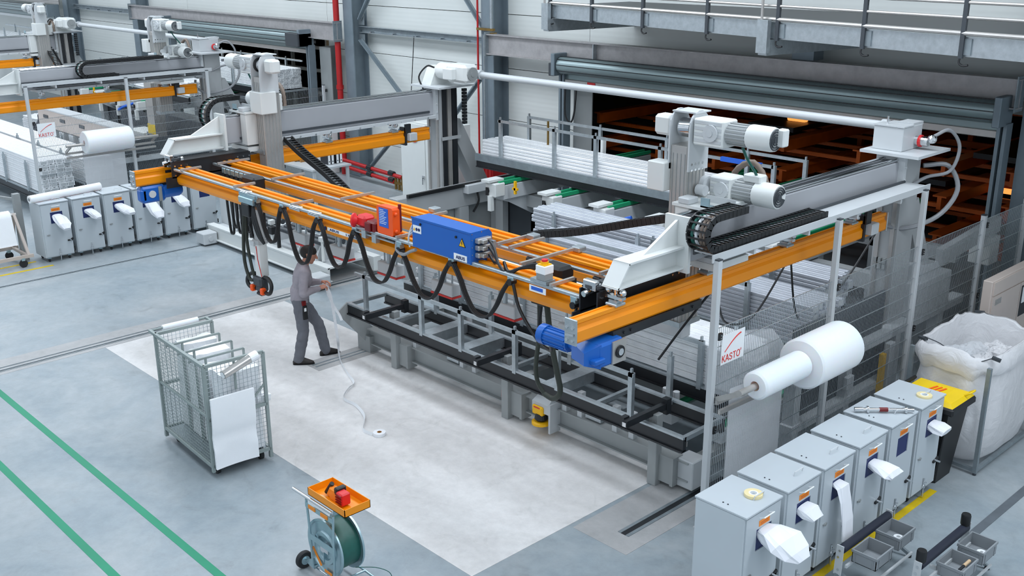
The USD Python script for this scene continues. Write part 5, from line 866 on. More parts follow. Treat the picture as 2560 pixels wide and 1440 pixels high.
# ================================================================== FENCE, CABINETS, FLOOR OBJECTS
def fence(FX, label):
    Y = [7.96, 10.16, 12.15, 14.0, 15.4]; H = [2.88, 2.88, 2.88, 2.24, 2.24]
    t = thing('mesh_fence', label, 'fence', (FX, 7.96, 0))
    for k, (y, h) in enumerate(zip(Y, H)):
        p = part(t, 'post', J(B(FX - 0.032, FX + 0.032, y - 0.032, y + 0.032, 0.01, h, 0.004)), 'light_grey_paint'); part(p, 'base_plate', B(FX - 0.07, FX + 0.07, y - 0.07, y + 0.07, 0, 0.012), 'light_grey_paint'); part(p, 'cap', B(FX - 0.033, FX + 0.033, y - 0.033, y + 0.033, h, h + 0.012), 'dark_grey_paint')
        for z in (0.3, 1.1, 2.1): part(p, 'clip', J(B(FX + 0.02, FX + 0.045, y + 0.03, y + 0.085, z - 0.035, z + 0.035), ), 'black_plastic'); part(p, 'clip_screw', hexbolts([(FX + 0.045, y + 0.058, z + 0.014), (FX + 0.045, y + 0.058, z - 0.014)], (1, 0, 0), 0.008, 0.006), 'chrome', kind='stuff')
    for a, b in zip(Y, Y[1:]):
        ys = np.arange(a + 0.06, b - 0.05, 0.032); r = 0.0021
        part(t, 'mesh_panel', [B(FX - r, FX + r, y - r, y + r, 0.15, 2.18) for y in ys] + [B(FX + r, FX + 0.009, a + 0.04, b - 0.04, z - 0.004, z + 0.004) for z in np.linspace(0.16, 2.18, 11)], 'galvanised', 'welded wire panel', kind='stuff')
    return t
fa = fence(-5.57, 'grey mesh safety fence behind the right row of cabinets')
dup(fa, (-5.57 + SH, 7.96, 0), 'grey mesh safety fence of the far-left loader behind the left row of cabinets')
def sign(FX, where):
    t = thing('maker_sign', where, 'sign', (FX + 0.02, 8.27, 1.78)); x = FX + 0.014
    part(t, 'board', B(x, x + 0.006, 8.075, 8.46, 1.775, 2.085), 'sticker_white'); part(t, 'swoosh', T([(x + 0.008, 8.13 + 0.26 * q, 1.905 + 0.145 * math.sin(q * 1.35) / 0.976) for q in np.linspace(0, 1, 14)], np.linspace(0.004, 0.007, 14), 6), 'ink_red', 'red curved line')
    part(t, 'lettering', TX('KASTO', 0.072, (x + 0.006, 8.085, 1.80), (0, 1, 0), (0, 0, 1), False, fit=0.30), 'ink_red'); part(t, 'registered_mark', LT([(0.009, 0), (0.012, 0), (0.012, 0.002), (0.009, 0.002), (0.009, 0)], (x + 0.006, 8.405, 1.868), (1, 0, 0), 12), 'ink_red')
    return t
sa = sign(-5.57, 'white KASTO sign with a red swoosh on the right mesh fence')
dup(sa, (-5.57 + SH + 0.02, 8.27, 1.78), 'white KASTO sign with a red swoosh on the far-left mesh fence')
def roll_holder(FX, label):
    t = thing('roll_holder', label, 'bracket', (FX, 8.3, 1.35))
    for z, x in ((1.42, FX + 0.06), (1.33, FX + 0.10)): part(t, 'bar', O((x, 7.98, z), (x + 0.1, 10.0, z + 0.02), 0.03, 0.045), 'aluminium')
    part(t, 'shaft', K((FX + 0.37, 7.9, 1.64), (FX + 0.37, 10.0, 1.62), 0.032, 14), 'aluminium', smooth=35); part(t, 'shaft_arm', J(O((FX + 0.05, 8.0, 1.45), (FX + 0.37, 8.0, 1.62), 0.03, 0.05), O((FX + 0.05, 9.98, 1.45), (FX + 0.37, 9.98, 1.62), 0.03, 0.05)), 'aluminium')
    return t
rh = roll_holder(-5.57, 'steel bars and shaft carrying the bubble foam rolls on the right fence'); dup(rh, (-5.57 + SH, 8.9, 1.30), 'steel bars and shaft carrying the foam roll on the left fence')
def froll(y0, y1, r, x, z, label, hole=0.05):
    return obj('foam_roll', LT([(hole, 0), (r - 0.02, 0), (r, 0.02), (r * 1.003, (y1 - y0) * 0.5), (r, y1 - y0 - 0.02), (r - 0.02, y1 - y0), (hole, y1 - y0), (hole, 0)], (x, y0, z), (0, 1, 0), 40), 'foam_roll', label, 'foam roll', smooth=40)
froll(8.16, 8.98, 0.145, -5.2, 1.64, 'slim white bubble foam roll nearest the KASTO sign on the right fence'); froll(8.99, 9.8, 0.268, -5.2, 1.63, 'big fat white bubble foam roll on the right fence')
froll(8.9, 9.95, 0.25, -5.2 + SH, 1.62, 'white foam roll on the far-left fence above the cabinets')
def hang(x, y0, y1, z0, z1, label):
    n = 24; ys = np.linspace(y0, y1, n); V, F = [], []
    for z in (z1, (z0 + z1) / 2, z0):
        for s in (0, 0.003):
            V += [(x + 0.012 * math.sin(9 * y) + s, y, z) for y in ys]
    V = np.array(V); idx = lambda r, s, i: (r * 2 + s) * n + i
    for s, fl in ((0, 1), (1, 0)):
        for r in range(2):
            for i in range(n - 1):
                a, b, c, d = idx(r, s, i), idx(r, s, i + 1), idx(r + 1, s, i + 1), idx(r + 1, s, i)
                F += [(a, b, c), (a, c, d)] if fl else [(a, c, b), (a, d, c)]
    return obj('hanging_film', (V, np.array(F)), 'bubble_film', label, 'film', smooth=True)
hang(-5.50, 8.2, 9.15, 0.35, 1.5, 'translucent bubble film hanging from the right foam roll along the fence'); hang(-5.50 + SH, 8.95, 9.9, 0.5, 1.45, 'translucent foam film hanging from the roll on the left fence')

# waste cabinets: a steel box with slot, flap handle, label, latch, foot bolt and castors (front towards +x)
def cabinet(label, loc):
    t = thing('waste_cabinet', label, 'cabinet', loc, local=True)
    part(t, 'body', J(B(-0.26, 0.25, -0.27, 0.27, 0.09, 1.125, 0.006)), 'cabinet_grey'); part(t, 'front_door', J(B(0.25, 0.262, -0.25, 0.265, 0.11, 0.74), B(0.25, 0.262, -0.25, -0.09, 0.74, 1.11), B(0.25, 0.262, 0.14, 0.265, 0.74, 1.11), B(0.25, 0.262, -0.09, 0.14, 0.955, 1.11)), 'cabinet_grey')
    part(t, 'slot', B(0.245, 0.253, -0.09, 0.14, 0.74, 0.955), 'ink_navy', 'dark blue slot opening'); part(t, 'lid', B(-0.268, 0.275, -0.275, 0.275, 1.128, 1.15, 0.004), 'cabinet_grey')
    part(t, 'label', B(0.262, 0.2645, -0.06, 0.1, 0.975, 1.03), 'signal_orange2', 'orange label above the slot'); part(t, 'print', [B(0.2645, 0.2655, -0.04, 0.08, 0.987 + 0.016 * k, 0.993 + 0.016 * k) for k in range(2)], 'rack_orange')
    part(t, 'flap_handle', T([(0.262, -0.06, 1.06), (0.31, -0.06, 1.08), (0.31, 0.09, 1.08), (0.262, 0.09, 1.06)], 0.006, 6), 'sticker_white'); part(t, 'lid_handle', T([(0.14, 0.02, 1.15), (0.15, 0.02, 1.19), (0.15, 0.16, 1.19), (0.14, 0.16, 1.15)], 0.005, 6), 'cable_white'); part(t, 'lid_screw', [K((-0.02 + 0.05 * k, -0.2, 1.15), (-0.02 + 0.05 * k, -0.2, 1.156), 0.007, 8) for k in range(2)], 'dark_grey_paint')
    part(t, 'key_lock', J(B(0.262, 0.275, -0.20, -0.14, 0.525, 0.54), K((0.262, -0.17, 0.53), (0.28, -0.17, 0.53), 0.014, 10)), 'mid_grey_paint'); part(t, 'latch', J(B(0.262, 0.28, 0.17, 0.26, 0.36, 0.385), O((0.27, 0.22, 0.37), (0.27, 0.275, 0.40), 0.02, 0.03)), 'black_plastic'); part(t, 'latch_pin', K((0.27, 0.21, 0.385), (0.33, 0.21, 0.385), 0.011, 8), 'chrome')
    part(t, 'side_buffer', B(-0.1, 0.24, 0.27, 0.30, 0.14, 0.22), 'black_plastic'); part(t, 'foot_bolt', J(K((0.272, 0.0, 0.02), (0.272, 0.0, 0.24), 0.010, 8), B(0.262, 0.285, -0.025, 0.025, 0.12, 0.16), K((0.272, 0, 0.2), (0.30, 0, 0.2), 0.008, 6)), 'chrome')
    for x in (-0.18, 0.18):
        for y in (-0.19, 0.19):
            c = part(t, 'castor', B(x - 0.025, x + 0.025, y - 0.03, y + 0.03, 0.06, 0.092), 'zinc_blue'); part(c, 'wheel', K((x, y - 0.012, 0.035), (x, y + 0.012, 0.035), 0.035, 14), 'dark_rubber')
    return t
mat('signal_orange2', '#f08a1d', 0.5, v=0.03)
RY = [7.03, 7.66, 8.27, 8.90, 9.53, 10.16]
RL = ['nearest the camera, tape roll on its lid', 'second of the right row, short bag flap in its slot', 'third of the right row, long paper strip hanging from its slot', 'fourth of the right row, flared bag in its slot', 'with an empty blue slot and a steel shaft on its lid', 'beside the wheelie bin']
c0 = cabinet('light grey waste cabinet ' + RL[0], (-4.56, RY[0], 0))
for k in range(1, 6): dup(c0, (-4.56, RY[k], 0), 'light grey waste cabinet ' + RL[k])
LY = [6.98, 7.59, 8.19, 8.79, 9.40, 10.02]
LL = ['leftmost of the left row', 'second of the left row', 'third of the left row', 'fourth of the left row, below the blue crane drive', 'fifth of the left row, under the bridge end', 'behind parked cables, last of the left row']
for k in range(6): dup(c0, (-20.17, LY[k], 0), 'light grey waste cabinet ' + LL[k], group=None)
def bag(label, sec, material='paper_white', seed=0):
    """crumpled bag coming out of a slot: sections (x, y, z, half width, half thickness, tilt)"""
    rg = np.random.default_rng(seed); n = 14; V, F = [], []
    for k, (x, y, z, w, h) in enumerate(sec):
        p0 = np.array(sec[max(k - 1, 0)][:3]); p1 = np.array(sec[min(k + 1, len(sec) - 1)][:3]); d = (p1 - p0) / np.linalg.norm(p1 - p0)
        s = np.array([0, 1.0, 0]); u = np.cross(d, s); u /= np.linalg.norm(u)
        for i in range(n):
            a = 2 * math.pi * i / n; q = 1 + rg.uniform(-.16, .16) * (k > 0)
            V.append(np.array([x, y, z]) + s * w * q * np.sign(math.cos(a)) * abs(math.cos(a)) ** 0.7 + u * h * q * np.sign(math.sin(a)) * abs(math.sin(a)) ** 0.7)
    for k in range(len(sec) - 1):
        for i in range(n):
            a, b, c, d = k * n + i, k * n + (i + 1) % n, (k + 1) * n + (i + 1) % n, (k + 1) * n + i
            F += [(a, b, c), (a, c, d)]
    V += [np.mean(V[:n], 0), np.mean(V[-n:], 0)]; e = (len(sec) - 1) * n
    for i in range(n): F += [(len(V) - 2, (i + 1) % n, i), (len(V) - 1, e + i, e + (i + 1) % n)]
    return obj('paper_bag', (np.array(V), np.array(F)), material, label, 'bag')
bx = -4.312
bag('large crumpled white bag hanging from the slot of the nearest right cabinet', [(bx, 7.06, .9, .1, .05), (bx + .08, 7.07, .9, .14, .07), (bx + .2, 7.1, .84, .19, .08), (bx + .3, 7.14, .77, .17, .05), (bx + .36, 7.16, .72, .08, .02)], seed=1)
bag('short white bag flap in the slot of the second right cabinet', [(bx, 7.69, .87, .1, .05), (bx + .08, 7.7, .85, .11, .05), (bx + .15, 7.73, .8, .09, .02)], seed=2)
bag('long white paper strip hanging from the slot of the third right cabinet', [(bx, 8.27, .9, .07, .03), (bx + .07, 8.27, .88, .085, .03), (bx + .11, 8.28, .75, .09, .012), (bx + .14, 8.29, .55, .095, .012), (bx + .16, 8.3, .36, .095, .01)], seed=3)
bag('flared white bag in the slot of the fourth right cabinet', [(bx, 8.93, .87, .07, .04), (bx + .1, 8.95, .84, .1, .05), (bx + .2, 9.0, .8, .14, .045), (bx + .24, 9.03, .78, .12, .02)], seed=4)
bag('flattened translucent white bag in the slot of the last right cabinet', [(bx, 10.2, .86, .09, .05), (bx + .08, 10.22, .84, .11, .05), (bx + .16, 10.25, .81, .1, .04)], seed=5)
lx = -19.922
for k, (w, L, dz, dy, nm) in enumerate(((.11, .3, .2, .06, 'drooping'), (.08, .22, .12, .1, 'pointed'), (.1, .28, .13, .14, 'sideways pulled'), (.11, .34, .3, .08, 'long drooping'), (.1, .24, .2, .1, 'squarish'))):
    y = LY[k] + 0.03
    bag(nm + ' white bag in the slot of the %s left cabinet' % ('first', 'second', 'third', 'fourth', 'fifth')[k], [(lx, y, .87, .09, .05), (lx + L * .35, y + dy * .3, .86 - dz * .2, w, .06), (lx + L * .75, y + dy * .8, .86 - dz * .7, w * 1.1, .06), (lx + L, y + dy, .86 - dz, w * .6, .03)], seed=10 + k)
def tape(x, y, z, r, r0, h, label, m='tape_beige'):
    t = thing('tape_roll', label, 'tape roll', (x, y, z)); part(t, 'tape', LT([(r0, 0), (r, 0), (r, h), (r0, h), (r0, 0)], (x, y, z), (0, 0, 1), 32), m, smooth=30); part(t, 'core', LT([(r0 - .012, 0), (r0, 0), (r0, h * 1.03), (r0 - .012, h * 1.03), (r0 - .012, 0)], (x, y, z), (0, 0, 1), 24), 'sticker_white', smooth=30); return t
tape(-4.47, 7.12, 1.151, .082, .042, .025, 'beige tape roll on the nearest right cabinet'); tape(-4.42, 10.2, 1.151, .08, .042, .02, 'pale tape roll on the last right cabinet')
t = thing('steel_shaft', 'chromed shaft with two collars and a red band on a right cabinet lid', 'shaft', (-4.5, 9.5, 1.15)); a, b = A_(-4.73, 9.3, 1.185), A_(-4.3, 9.72, 1.185); L_ = lambda q: a + (b - a) * q
part(t, 'rod', K(a, b, .018, 14), 'chrome', smooth=35); part(t, 'collar', [K(L_(.2), L_(.235), .036, 16), K(L_(.84), L_(.875), .036, 16), K(L_(.0), L_(.14), .024, 14)], 'chrome', smooth=35); part(t, 'band', K(L_(.42), L_(.56), .023, 14), 'dark_red', 'dark red band', smooth=35)
t = thing('foam_roll', 'rolled white foam sheet lying across the left cabinets', 'foam roll', (-20.3, 7.4, 1.15)); part(t, 'roll', K((-20.1, 6.62, 1.22), (-20.3, 8.05, 1.22), .075, 20), 'foam_roll', smooth=35); part(t, 'core_hole', K((-20.098, 6.612, 1.22), (-20.1, 6.62, 1.22), .03, 12), 'mid_grey_paint')

# wheelie bin
t = thing('wheelie_bin', 'black wheelie bin with a yellow lid beside the last right cabinet', 'bin', (-4.5, 10.75, 0))
ring = lambda x0, x1, y0, y1, z: [(x0, y0, z), (x1, y0, z), (x1, y1, z), (x0, y1, z)]
part(t, 'body', hull(ring(-4.72, -4.36, 10.56, 10.95, 0.02) + ring(-4.83, -4.26, 10.5, 11.0, 0.9) + ring(-4.70, -4.34, 10.58, 10.93, 0.0)), 'black_plastic'); part(t, 'rim', B(-4.86, -4.2, 10.46, 11.04, 0.88, 0.97, 0.02), 'black_plastic'); part(t, 'lid', J(hull(ring(-4.86, -4.22, 10.48, 11.02, 0.97) + ring(-4.82, -4.26, 10.52, 10.98, 1.01) + ring(-4.7, -4.4, 10.6, 10.9, 1.025))), 'yellow_paint', 'bright yellow lid')
part(t, 'lid_handle', T(spline([(-4.27, 10.85, 1.0), (-4.2, 10.86, 1.05), (-4.2, 10.97, 1.05), (-4.27, 10.98, 1.0)], 12), .011, 6), 'yellow_paint', smooth=40); part(t, 'hinge_bar', K((-4.9, 10.5, 0.99), (-4.9, 11.0, 0.99), .022, 10), 'black_plastic'); part(t, 'lid_print', [O((-4.6 + .05 * k, 10.66, 1.03), (-4.56 + .05 * k, 10.84, 1.03), .02, .004) for k in range(3)], 'signal_orange'); part(t, 'lettering', [O((-4.297, 10.64 + .018 * k, .66 + .004 * k), (-4.297, 10.652 + .018 * k, .663 + .004 * k), .004, .02, up=(0, 0, 1)) for k in range(11)], 'sticker_white', kind='stuff')
for y in (10.56, 10.9): part(t, 'wheel', K((-4.8, y, 0.1), (-4.8, y + .05, 0.1), .1, 18), 'dark_rubber')
# big white waste bag on a frame
def loft(rings):
    n = len(rings[0]); V = np.vstack(rings); F = []
    for k in range(len(rings) - 1):
        for i in range(n):
            a, b, c, d = k * n + i, k * n + (i + 1) % n, (k + 1) * n + (i + 1) % n, (k + 1) * n + i
            F += [(a, b, c), (a, c, d)]
    return V, np.array(F)
BX, BY = -4.58, 11.85
def sring(hx, hy, z, dz=0.0, nz=0.03, seed=0, n=72, ex=0.55):
    a = np.arange(n) * 2 * np.pi / n; c, s = np.cos(a), np.sin(a)
    x, y = hx * np.sign(c) * abs(c) ** ex, hy * np.sign(s) * abs(s) ** ex
    N = meshkit.fbm(np.stack([x * 4, y * 4, np.full(n, z * 3)], 1), 3, seed) - .5
    N2 = meshkit.fbm(np.stack([c * 3, s * 3, np.full(n, 5.0 + seed)], 1), 3, seed + 9) - .5
    k = 1 + nz * 4 * N
    return np.stack([BX + x * k, BY + y * k, z + dz * N2 * 2], 1)
t = thing('bulk_bag', 'large white plastic waste bag stretched on a steel frame at the right edge', 'waste bag', (BX, BY, 0))
rings = [sring(.40, .62, .05, 0, .02), sring(.46, .72, .12, 0, .03), sring(.52, .80, .35, .02, .04), sring(.52, .84, .65, .02, .05), sring(.47, .78, 1.0, .03, .05), sring(.45, .72, 1.22, .03, .04), sring(.50, .76, 1.14, .12, .05, 3), sring(.53, .79, 1.24, .06, .04, 4), sring(.47, .73, 1.38, .08, .03, 5), sring(.43, .69, 1.36, .08, .03, 5), sring(.40, .66, 1.1, .05, .05, 6), sring(.34, .58, .82, .05, .06, 7), sring(.2, .36, .72, .05, .08, 8), sring(.02, .04, .7, 0, 0)]
part(t, 'bag', loft(rings), 'bag_film', smooth=70)
for x, y in ((-5.04, 11.15), (-4.12, 11.08), (-4.12, 12.6), (-5.04, 12.6)): part(t, 'frame_post', O((x, y, 0.03), (x, y, 1.3), .045, .045), 'galvanised_dull')
part(t, 'base_frame', J(O((-5.04, 11.15, .06), (-4.12, 11.08, .06), .04, .04), O((-4.12, 11.08, .06), (-4.12, 12.6, .06), .04, .04)), 'galvanised_dull'); part(t, 'foot', K((-4.12, 11.08, 0), (-4.12, 11.08, .05), .02, 8), 'dark_grey_paint')
for x, y, d in ((-5.02, 11.25, (.1, -.03, 0)), (-4.16, 11.2, (.09, .02, -.02)), (-4.95, 12.55, (.1, .06, 0))): part(t, 'clip', O(A_(x, y, 1.385), A_(x, y, 1.385) + A_(*d), .05, .03), 'dark_grey_paint')
part(t, 'cord', T(spline([(-4.95, 11.23, 1.41), (-4.7, 11.18, 1.38), (-4.5, 11.12, 1.25), (-4.3, 11.15, 1.3), (-4.15, 11.2, 1.38)], 20), .006, 5), 'dark_grey_paint')
for k in range(7):
    c = A_(BX + [.1, -.12, .18, -.02, .05, -.2, .15][k], BY + [.0, .2, .3, -.25, .42, -.1, -.12][k], 1.0 + .03 * (k % 3))
    m = trimesh.creation.icosphere(3, 1.0); V = np.array(m.vertices); q = 1 + 1.1 * (meshkit.fbm(V * 3.1 + k * 5, 4, k) - .5)
    obj('film_scrap', (V * q[:, None] * A_(.17, .2, .13) + c, np.array(m.faces)), 'bubble_film' if k % 2 else 'bag_film', 'crumpled piece of clear plastic film in the big white bag', 'plastic film', 'film scraps in the big waste bag')
# beige cabinet by the door
t = thing('control_cabinet', 'beige sheet-metal cabinet at the right edge behind the white bag', 'cabinet', (-5.1, 14.3, 0)); part(t, 'body', B(-5.02, -4.9, 12.86, 15.4, .0, 1.71, .008), 'beige_paint')
for y0, y1, z0, z1 in ((12.9, 13.75, .75, 1.5), (13.77, 15.3, .75, 1.5), (12.9, 15.3, .1, .73), (12.9, 15.3, 1.52, 1.69)): part(t, 'panel', B(-4.9, -4.885, y0, y1, z0, z1), 'beige_paint')
part(t, 'notice', J(B(-4.884, -4.88, 13.85, 14.1, 1.2, 1.42)), 'sticker_white'); part(t, 'notice_frame', B(-4.885, -4.884, 13.8, 14.12, 1.02, 1.45), 'ink_dark'); part(t, 'louvre', [B(-4.885, -4.88, 12.98, 13.16, 1.38 + .02 * k, 1.39 + .02 * k) for k in range(4)], 'mid_grey_paint')
# roller stands with crates, bottom right
def roller_stand(x, y0, y1, z, label, caps):
    t = thing('roller_stand', label, 'roller', (x, (y0 + y1) / 2, 0)); part(t, 'roller', K((x, y0, z), (x, y1, z), .042, 20), 'navy_rubber', smooth=35)
    if caps:
        for y in (y0 + .03, y1 - .03): part(t, 'upright_roller', [LT([(0, 0), (.04, 0), (.045, .01), (.045, .10), (.04, .115), (0, .115)], (x, y, z + .035), (0, 0, 1), 18)], 'black_plastic', smooth=35)
    for y in (y0 - .02, y1 + .02):
        p = part(t, 'side_plate', hull([(x - .035, y - .006, z + .05), (x + .035, y - .006, z + .05), (x - .045, y - .006, z - .26), (x + .03, y - .006, z - .26), (x - .035, y + .006, z + .05), (x + .035, y + .006, z + .05), (x - .045, y + .006, z - .26), (x + .03, y + .006, z - .26)]), 'light_grey_paint'); part(p, 'bolt', hexbolts([(x, y - .006, z), (x - .01, y - .006, z - .07), (x, y - .006, z - .2)], (0, -1, 0), .012, .008), 'chrome')
        part(t, 'leg', J(O((x - .01, y, z - .25), (x - .02, y, .02), .035, .03), O((x, y + .02, z - .24), (x + .22, y + .06, .03), .03, .03)), 'galvanised_dull'); part(t, 'foot', [K((x - .02, y, 0), (x - .02, y, .03), .025, 10), K((x + .22, y + .06, 0), (x + .22, y + .06, .035), .025, 10)], 'black_plastic')
    part(t, 'crate_rail', J(B(x + .05, x + .07, y0, y1, z - .17, z - .14), B(x + .27, x + .29, y0, y1, z - .30, z - .28), B(x - .03, x + .05, y0 + .3, y0 + .33, z - .17, z - .14)), 'light_grey_paint')
    return t
roller_stand(-4.06, 8.02, 8.9, .40, 'black roller on a grey stand in front of the right cabinets', False); roller_stand(-3.44, 8.28, 9.24, .40, 'black roller with two upright end rollers at the bottom right corner', True)
def crate(label, loc):
    t = thing('crate', label, 'crate', loc, local=True); w, d, h = .15, .12, .13
    part(t, 'wall', J(B(-d, d, -w, -w + .006, 0, h), B(-d, d, w - .006, w, 0, h), B(-d, -d + .006, -w, w, 0, h), B(d - .006, d, -w, w, 0, h)), 'crate_grey'); part(t, 'bottom', B(-d, d, -w, w, 0, .006), 'crate_grey')
    part(t, 'rim', J(B(-d - .008, d + .008, -w - .008, -w, h - .025, h), B(-d - .008, d + .008, w, w + .008, h - .025, h), B(-d - .008, -d, -w, w, h - .025, h), B(d, d + .008, -w, w, h - .025, h)), 'crate_grey'); part(t, 'rib', [B(d, d + .006, y - .004, y + .004, 0, h - .025) for y in (-.1, .1)] + [B(x - .004, x + .004, -w - .006, -w, 0, h - .025) for x in (-.09, .09)], 'crate_grey', kind='stuff')
    return t
k0 = crate('grey plastic crate with a paper scrap, left crate of the stand before the cabinets', (-3.88, 8.27, .26)); dup(k0, (-3.90, 8.74, .26), 'grey plastic crate with pale tape, right crate of the stand before the cabinets'); dup(k0, (-3.27, 8.70, .22), 'grey plastic crate with tools cut by the bottom edge'); dup(k0, (-3.27, 9.13, .22), 'grey plastic crate with a white roll in the bottom right corner')
obj('paper_scrap', hull([(-3.96, 8.17, .30), (-3.88, 8.15, .33), (-3.84, 8.22, .27), (-3.9, 8.27, .28), (-3.93, 8.2, .34)]), 'cardboard2', 'pale paper scrap lying in the left grey crate', 'paper')
obj('label_roll', LT([(.015, 0), (.045, 0), (.045, .05), (.015, .05), (.015, 0)], (-3.22, 9.12, .227), (0, 0, 1), 20), 'sticker_white', 'white roll in the grey crate at the bottom right corner', 'roll', smooth=30); obj('tape_core', LT([(.02, 0), (.045, 0), (.045, .04), (.02, .04), (.02, 0)], (-3.87, 8.76, .267), (0, 0, 1), 20), 'sticker_white', 'pale tape roll lying in the right grey crate', 'roll', smooth=30)
t = thing('hand_tool', 'tool with a wooden handle in the crate cut by the bottom edge', 'tool', (-3.25, 8.66, .25)); part(t, 'handle', K((-3.2, 8.68, .33), (-3.2, 8.80, .33), .016, 10), 'cardboard2'); part(t, 'head', K((-3.2, 8.58, .33), (-3.2, 8.68, .33), .013, 10), 'black_steel')
# ================================================================== MESH TROLLEY WITH FOAM SHEETS
TC = (-10.67, 5.24, 0.0)
t = thing('mesh_trolley', 'grey mesh-sided trolley carrying white foam sheets on the open floor', 'trolley', TC, rz=-3.5)
X0, X1, Y0, Y1 = -.665, .665, -.355, .355; Z0, Z1 = .12, 1.36
bar = lambda p, q, w=.035: O(p, q, w, w)
for x in (X0, X1):
    for y in (Y0, Y1): part(t, 'corner_post', bar((x, y, .08), (x, y, Z1)), 'frame_green_grey')
mat_fg = 'frame_green_grey'
for y in (Y0, Y1):
    part(t, 'bottom_rail', bar((X0, y, Z0 + .03), (X1, y, Z0 + .03)), mat_fg)
    if y == Y0: part(t, 'top_rail', bar((X0 - .16, y, Z1), (X1, y, Z1)), mat_fg); part(t, 'middle_rail', bar((X0, y, .76), (X1, y, .76), .028), mat_fg)
for x in (X0, X1):
    [part(t, 'end_rail', bar((x, Y0, z), (x, Y1, z)), mat_fg) for z in (Z1, Z0 + .03, .72)]
part(t, 'end_brace', bar((X1, .12, .76), (X1, Y1, .98), .02), mat_fg); part(t, 'end_bar', bar((X1, .0, 1.0), (X1, .0, 1.34), .022), mat_fg)
part(t, 'push_handle', J(bar((X0, Y1, Z1), (X0 - .16, Y1, Z1), .03), K((X0 - .16, Y0, Z1), (X0 - .16, Y1, Z1), .014, 10)), mat_fg); part(t, 'handle_roll', K((X0 - .16, -.2, Z1), (X0 - .16, .25, Z1), .035, 16), 'foam_roll', 'white foam roll round the push handle', smooth=35)
wire = .0022
def wires_xz(y, x0, x1, z0, z1, st=.042): return [B(x - wire, x + wire, y - wire, y + wire, z0, z1) for x in np.arange(x0, x1, st)] + [B(x0, x1, y - wire, y + wire, z - wire, z + wire) for z in np.arange(z0, z1, st)]
def wires_yz(x, y0, y1, z0, z1, st=.05): return [B(x - wire, x + wire, y - wire, y + wire, z0, z1) for y in np.arange(y0, y1, st)] + [B(x - wire, x + wire, y0, y1, z - wire, z + wire) for z in np.arange(z0, z1, st)]
part(t, 'mesh_panel', wires_xz(Y0, X0, X1, .78, Z1), 'frame_green_grey', kind='stuff'); part(t, 'mesh_panel', wires_xz(Y0, X0, X1, Z0 + .03, .76), 'frame_green_grey', kind='stuff')
for x in (X0, X1): part(t, 'mesh_panel', wires_yz(x, Y0, Y1, Z0 + .03, Z1), 'galvanised', kind='stuff')
part(t, 'floor_plate', B(X0, X1, Y0, Y1, Z0 + .01, Z0 + .03), 'galvanised_dull')
for x in (-.36, -.03, .28):
    part(t, 'partition', J(bar((x, Y0, 1.30), (x, Y1 - .05, 1.30), .022), bar((x, -.16, .15), (x, -.16, 1.30), .022), bar((x, Y1 - .05, .15), (x, Y1 - .05, 1.30), .022)), mat_fg)
part(t, 'post_foot', [B(X1 - .02, X1 + .02, Y1 - .02, Y1 + .02, .04, .1), B(X0 - .02, X0 + .02, Y0 - .02, Y0 + .02, .04, .1)], mat_fg)
for x in (-.5, .56):
    for y in (-.27, .27):
        c = part(t, 'castor', J(B(x - .03, x + .03, y - .03, y + .03, .12, .13), B(x - .03, x + .03, y - .028, y - .022, .05, .125), B(x - .03, x + .03, y + .022, y + .028, .05, .125)), 'black_steel'); part(c, 'wheel', K((x, y - .02, .065), (x, y + .02, .065), .065, 20), 'dark_rubber')
T_ = lambda V: (np.array(TC) + np.stack([V[:, 0] * math.cos(math.radians(3.5)) + V[:, 1] * math.sin(math.radians(3.5)), -V[:, 0] * math.sin(math.radians(3.5)) + V[:, 1] * math.cos(math.radians(3.5)), V[:, 2]], 1))
def put(m): return T_(m[0]), m[1]
def sheet(x0, x1, y0, y1, z0, z1, seed, amp=.03):
    """soft folded stack of foam"""
    m = trimesh.creation.box((x1 - x0, y1 - y0, z1 - z0)); m = m.subdivide().subdivide().subdivide(); V = np.array(m.vertices)
    N = np.stack([meshkit.fbm(V * 6 + s, 3, seed) - .5 for s in (0, 31, 67)], 1)
    return V + N * amp * 2 + A_((x0 + x1) / 2, (y0 + y1) / 2, (z0 + z1) / 2), np.array(m.faces)
for k, (x0, x1, z1, lab) in enumerate(((-.63, -.40, 1.24, 'at the push-handle end'), (-.32, -.07, 1.2, 'in the second bay'), (.02, .25, 1.12, 'in the third bay'), (.33, .62, 1.18, 'behind the white board'))):
    obj('foam_stack', put(sheet(x0, x1, -.14, .28 + .03 * (k % 2), .17, z1, 40 + k)), 'white_foam', 'folded white foam sheets standing in the mesh trolley ' + lab, 'foam sheets')
m = trimesh.creation.box((.03, .52, .86)); m = m.subdivide().subdivide().subdivide().subdivide(); V = np.array(m.vertices)
V[:, 0] += .018 * np.sin(V[:, 2] * 5) - .015 * np.exp(-((V[:, 2] + .05) / .05) ** 2) + .02 * (V[:, 1] / .26) ** 2 * (V[:, 2] < -.2)
V += A_(.73, -.09, .565)
obj('foam_board', put((V, np.array(m.faces))), 'white_foam', 'large white foam board hung on the near end of the mesh trolley', 'foam board', smooth=50)
t2 = thing('film_roll', 'silvery roll with a white end lying on the near top bar of the mesh trolley', 'roll', tuple(T_(np.array([[.72, 0, 1.22]]))[0]))
part(t2, 'roll', put(K((.74, -.17, 1.24), (.70, .17, 1.33), .05, 20)), 'foil_silver', smooth=35); part(t2, 'white_end', put(J(K((.70, .17, 1.33), (.69, .27, 1.35), .056, 16), K((.742, -.175, 1.239), (.74, -.17, 1.24), .035, 14))), 'white_foam', 'crumpled white end')
obj('foam_scrap', put(sheet(.5, .64, .27, .42, .72, .80, 77, .05)), 'white_foam', 'small white foam scrap poking out of the near right side of the trolley', 'foam')

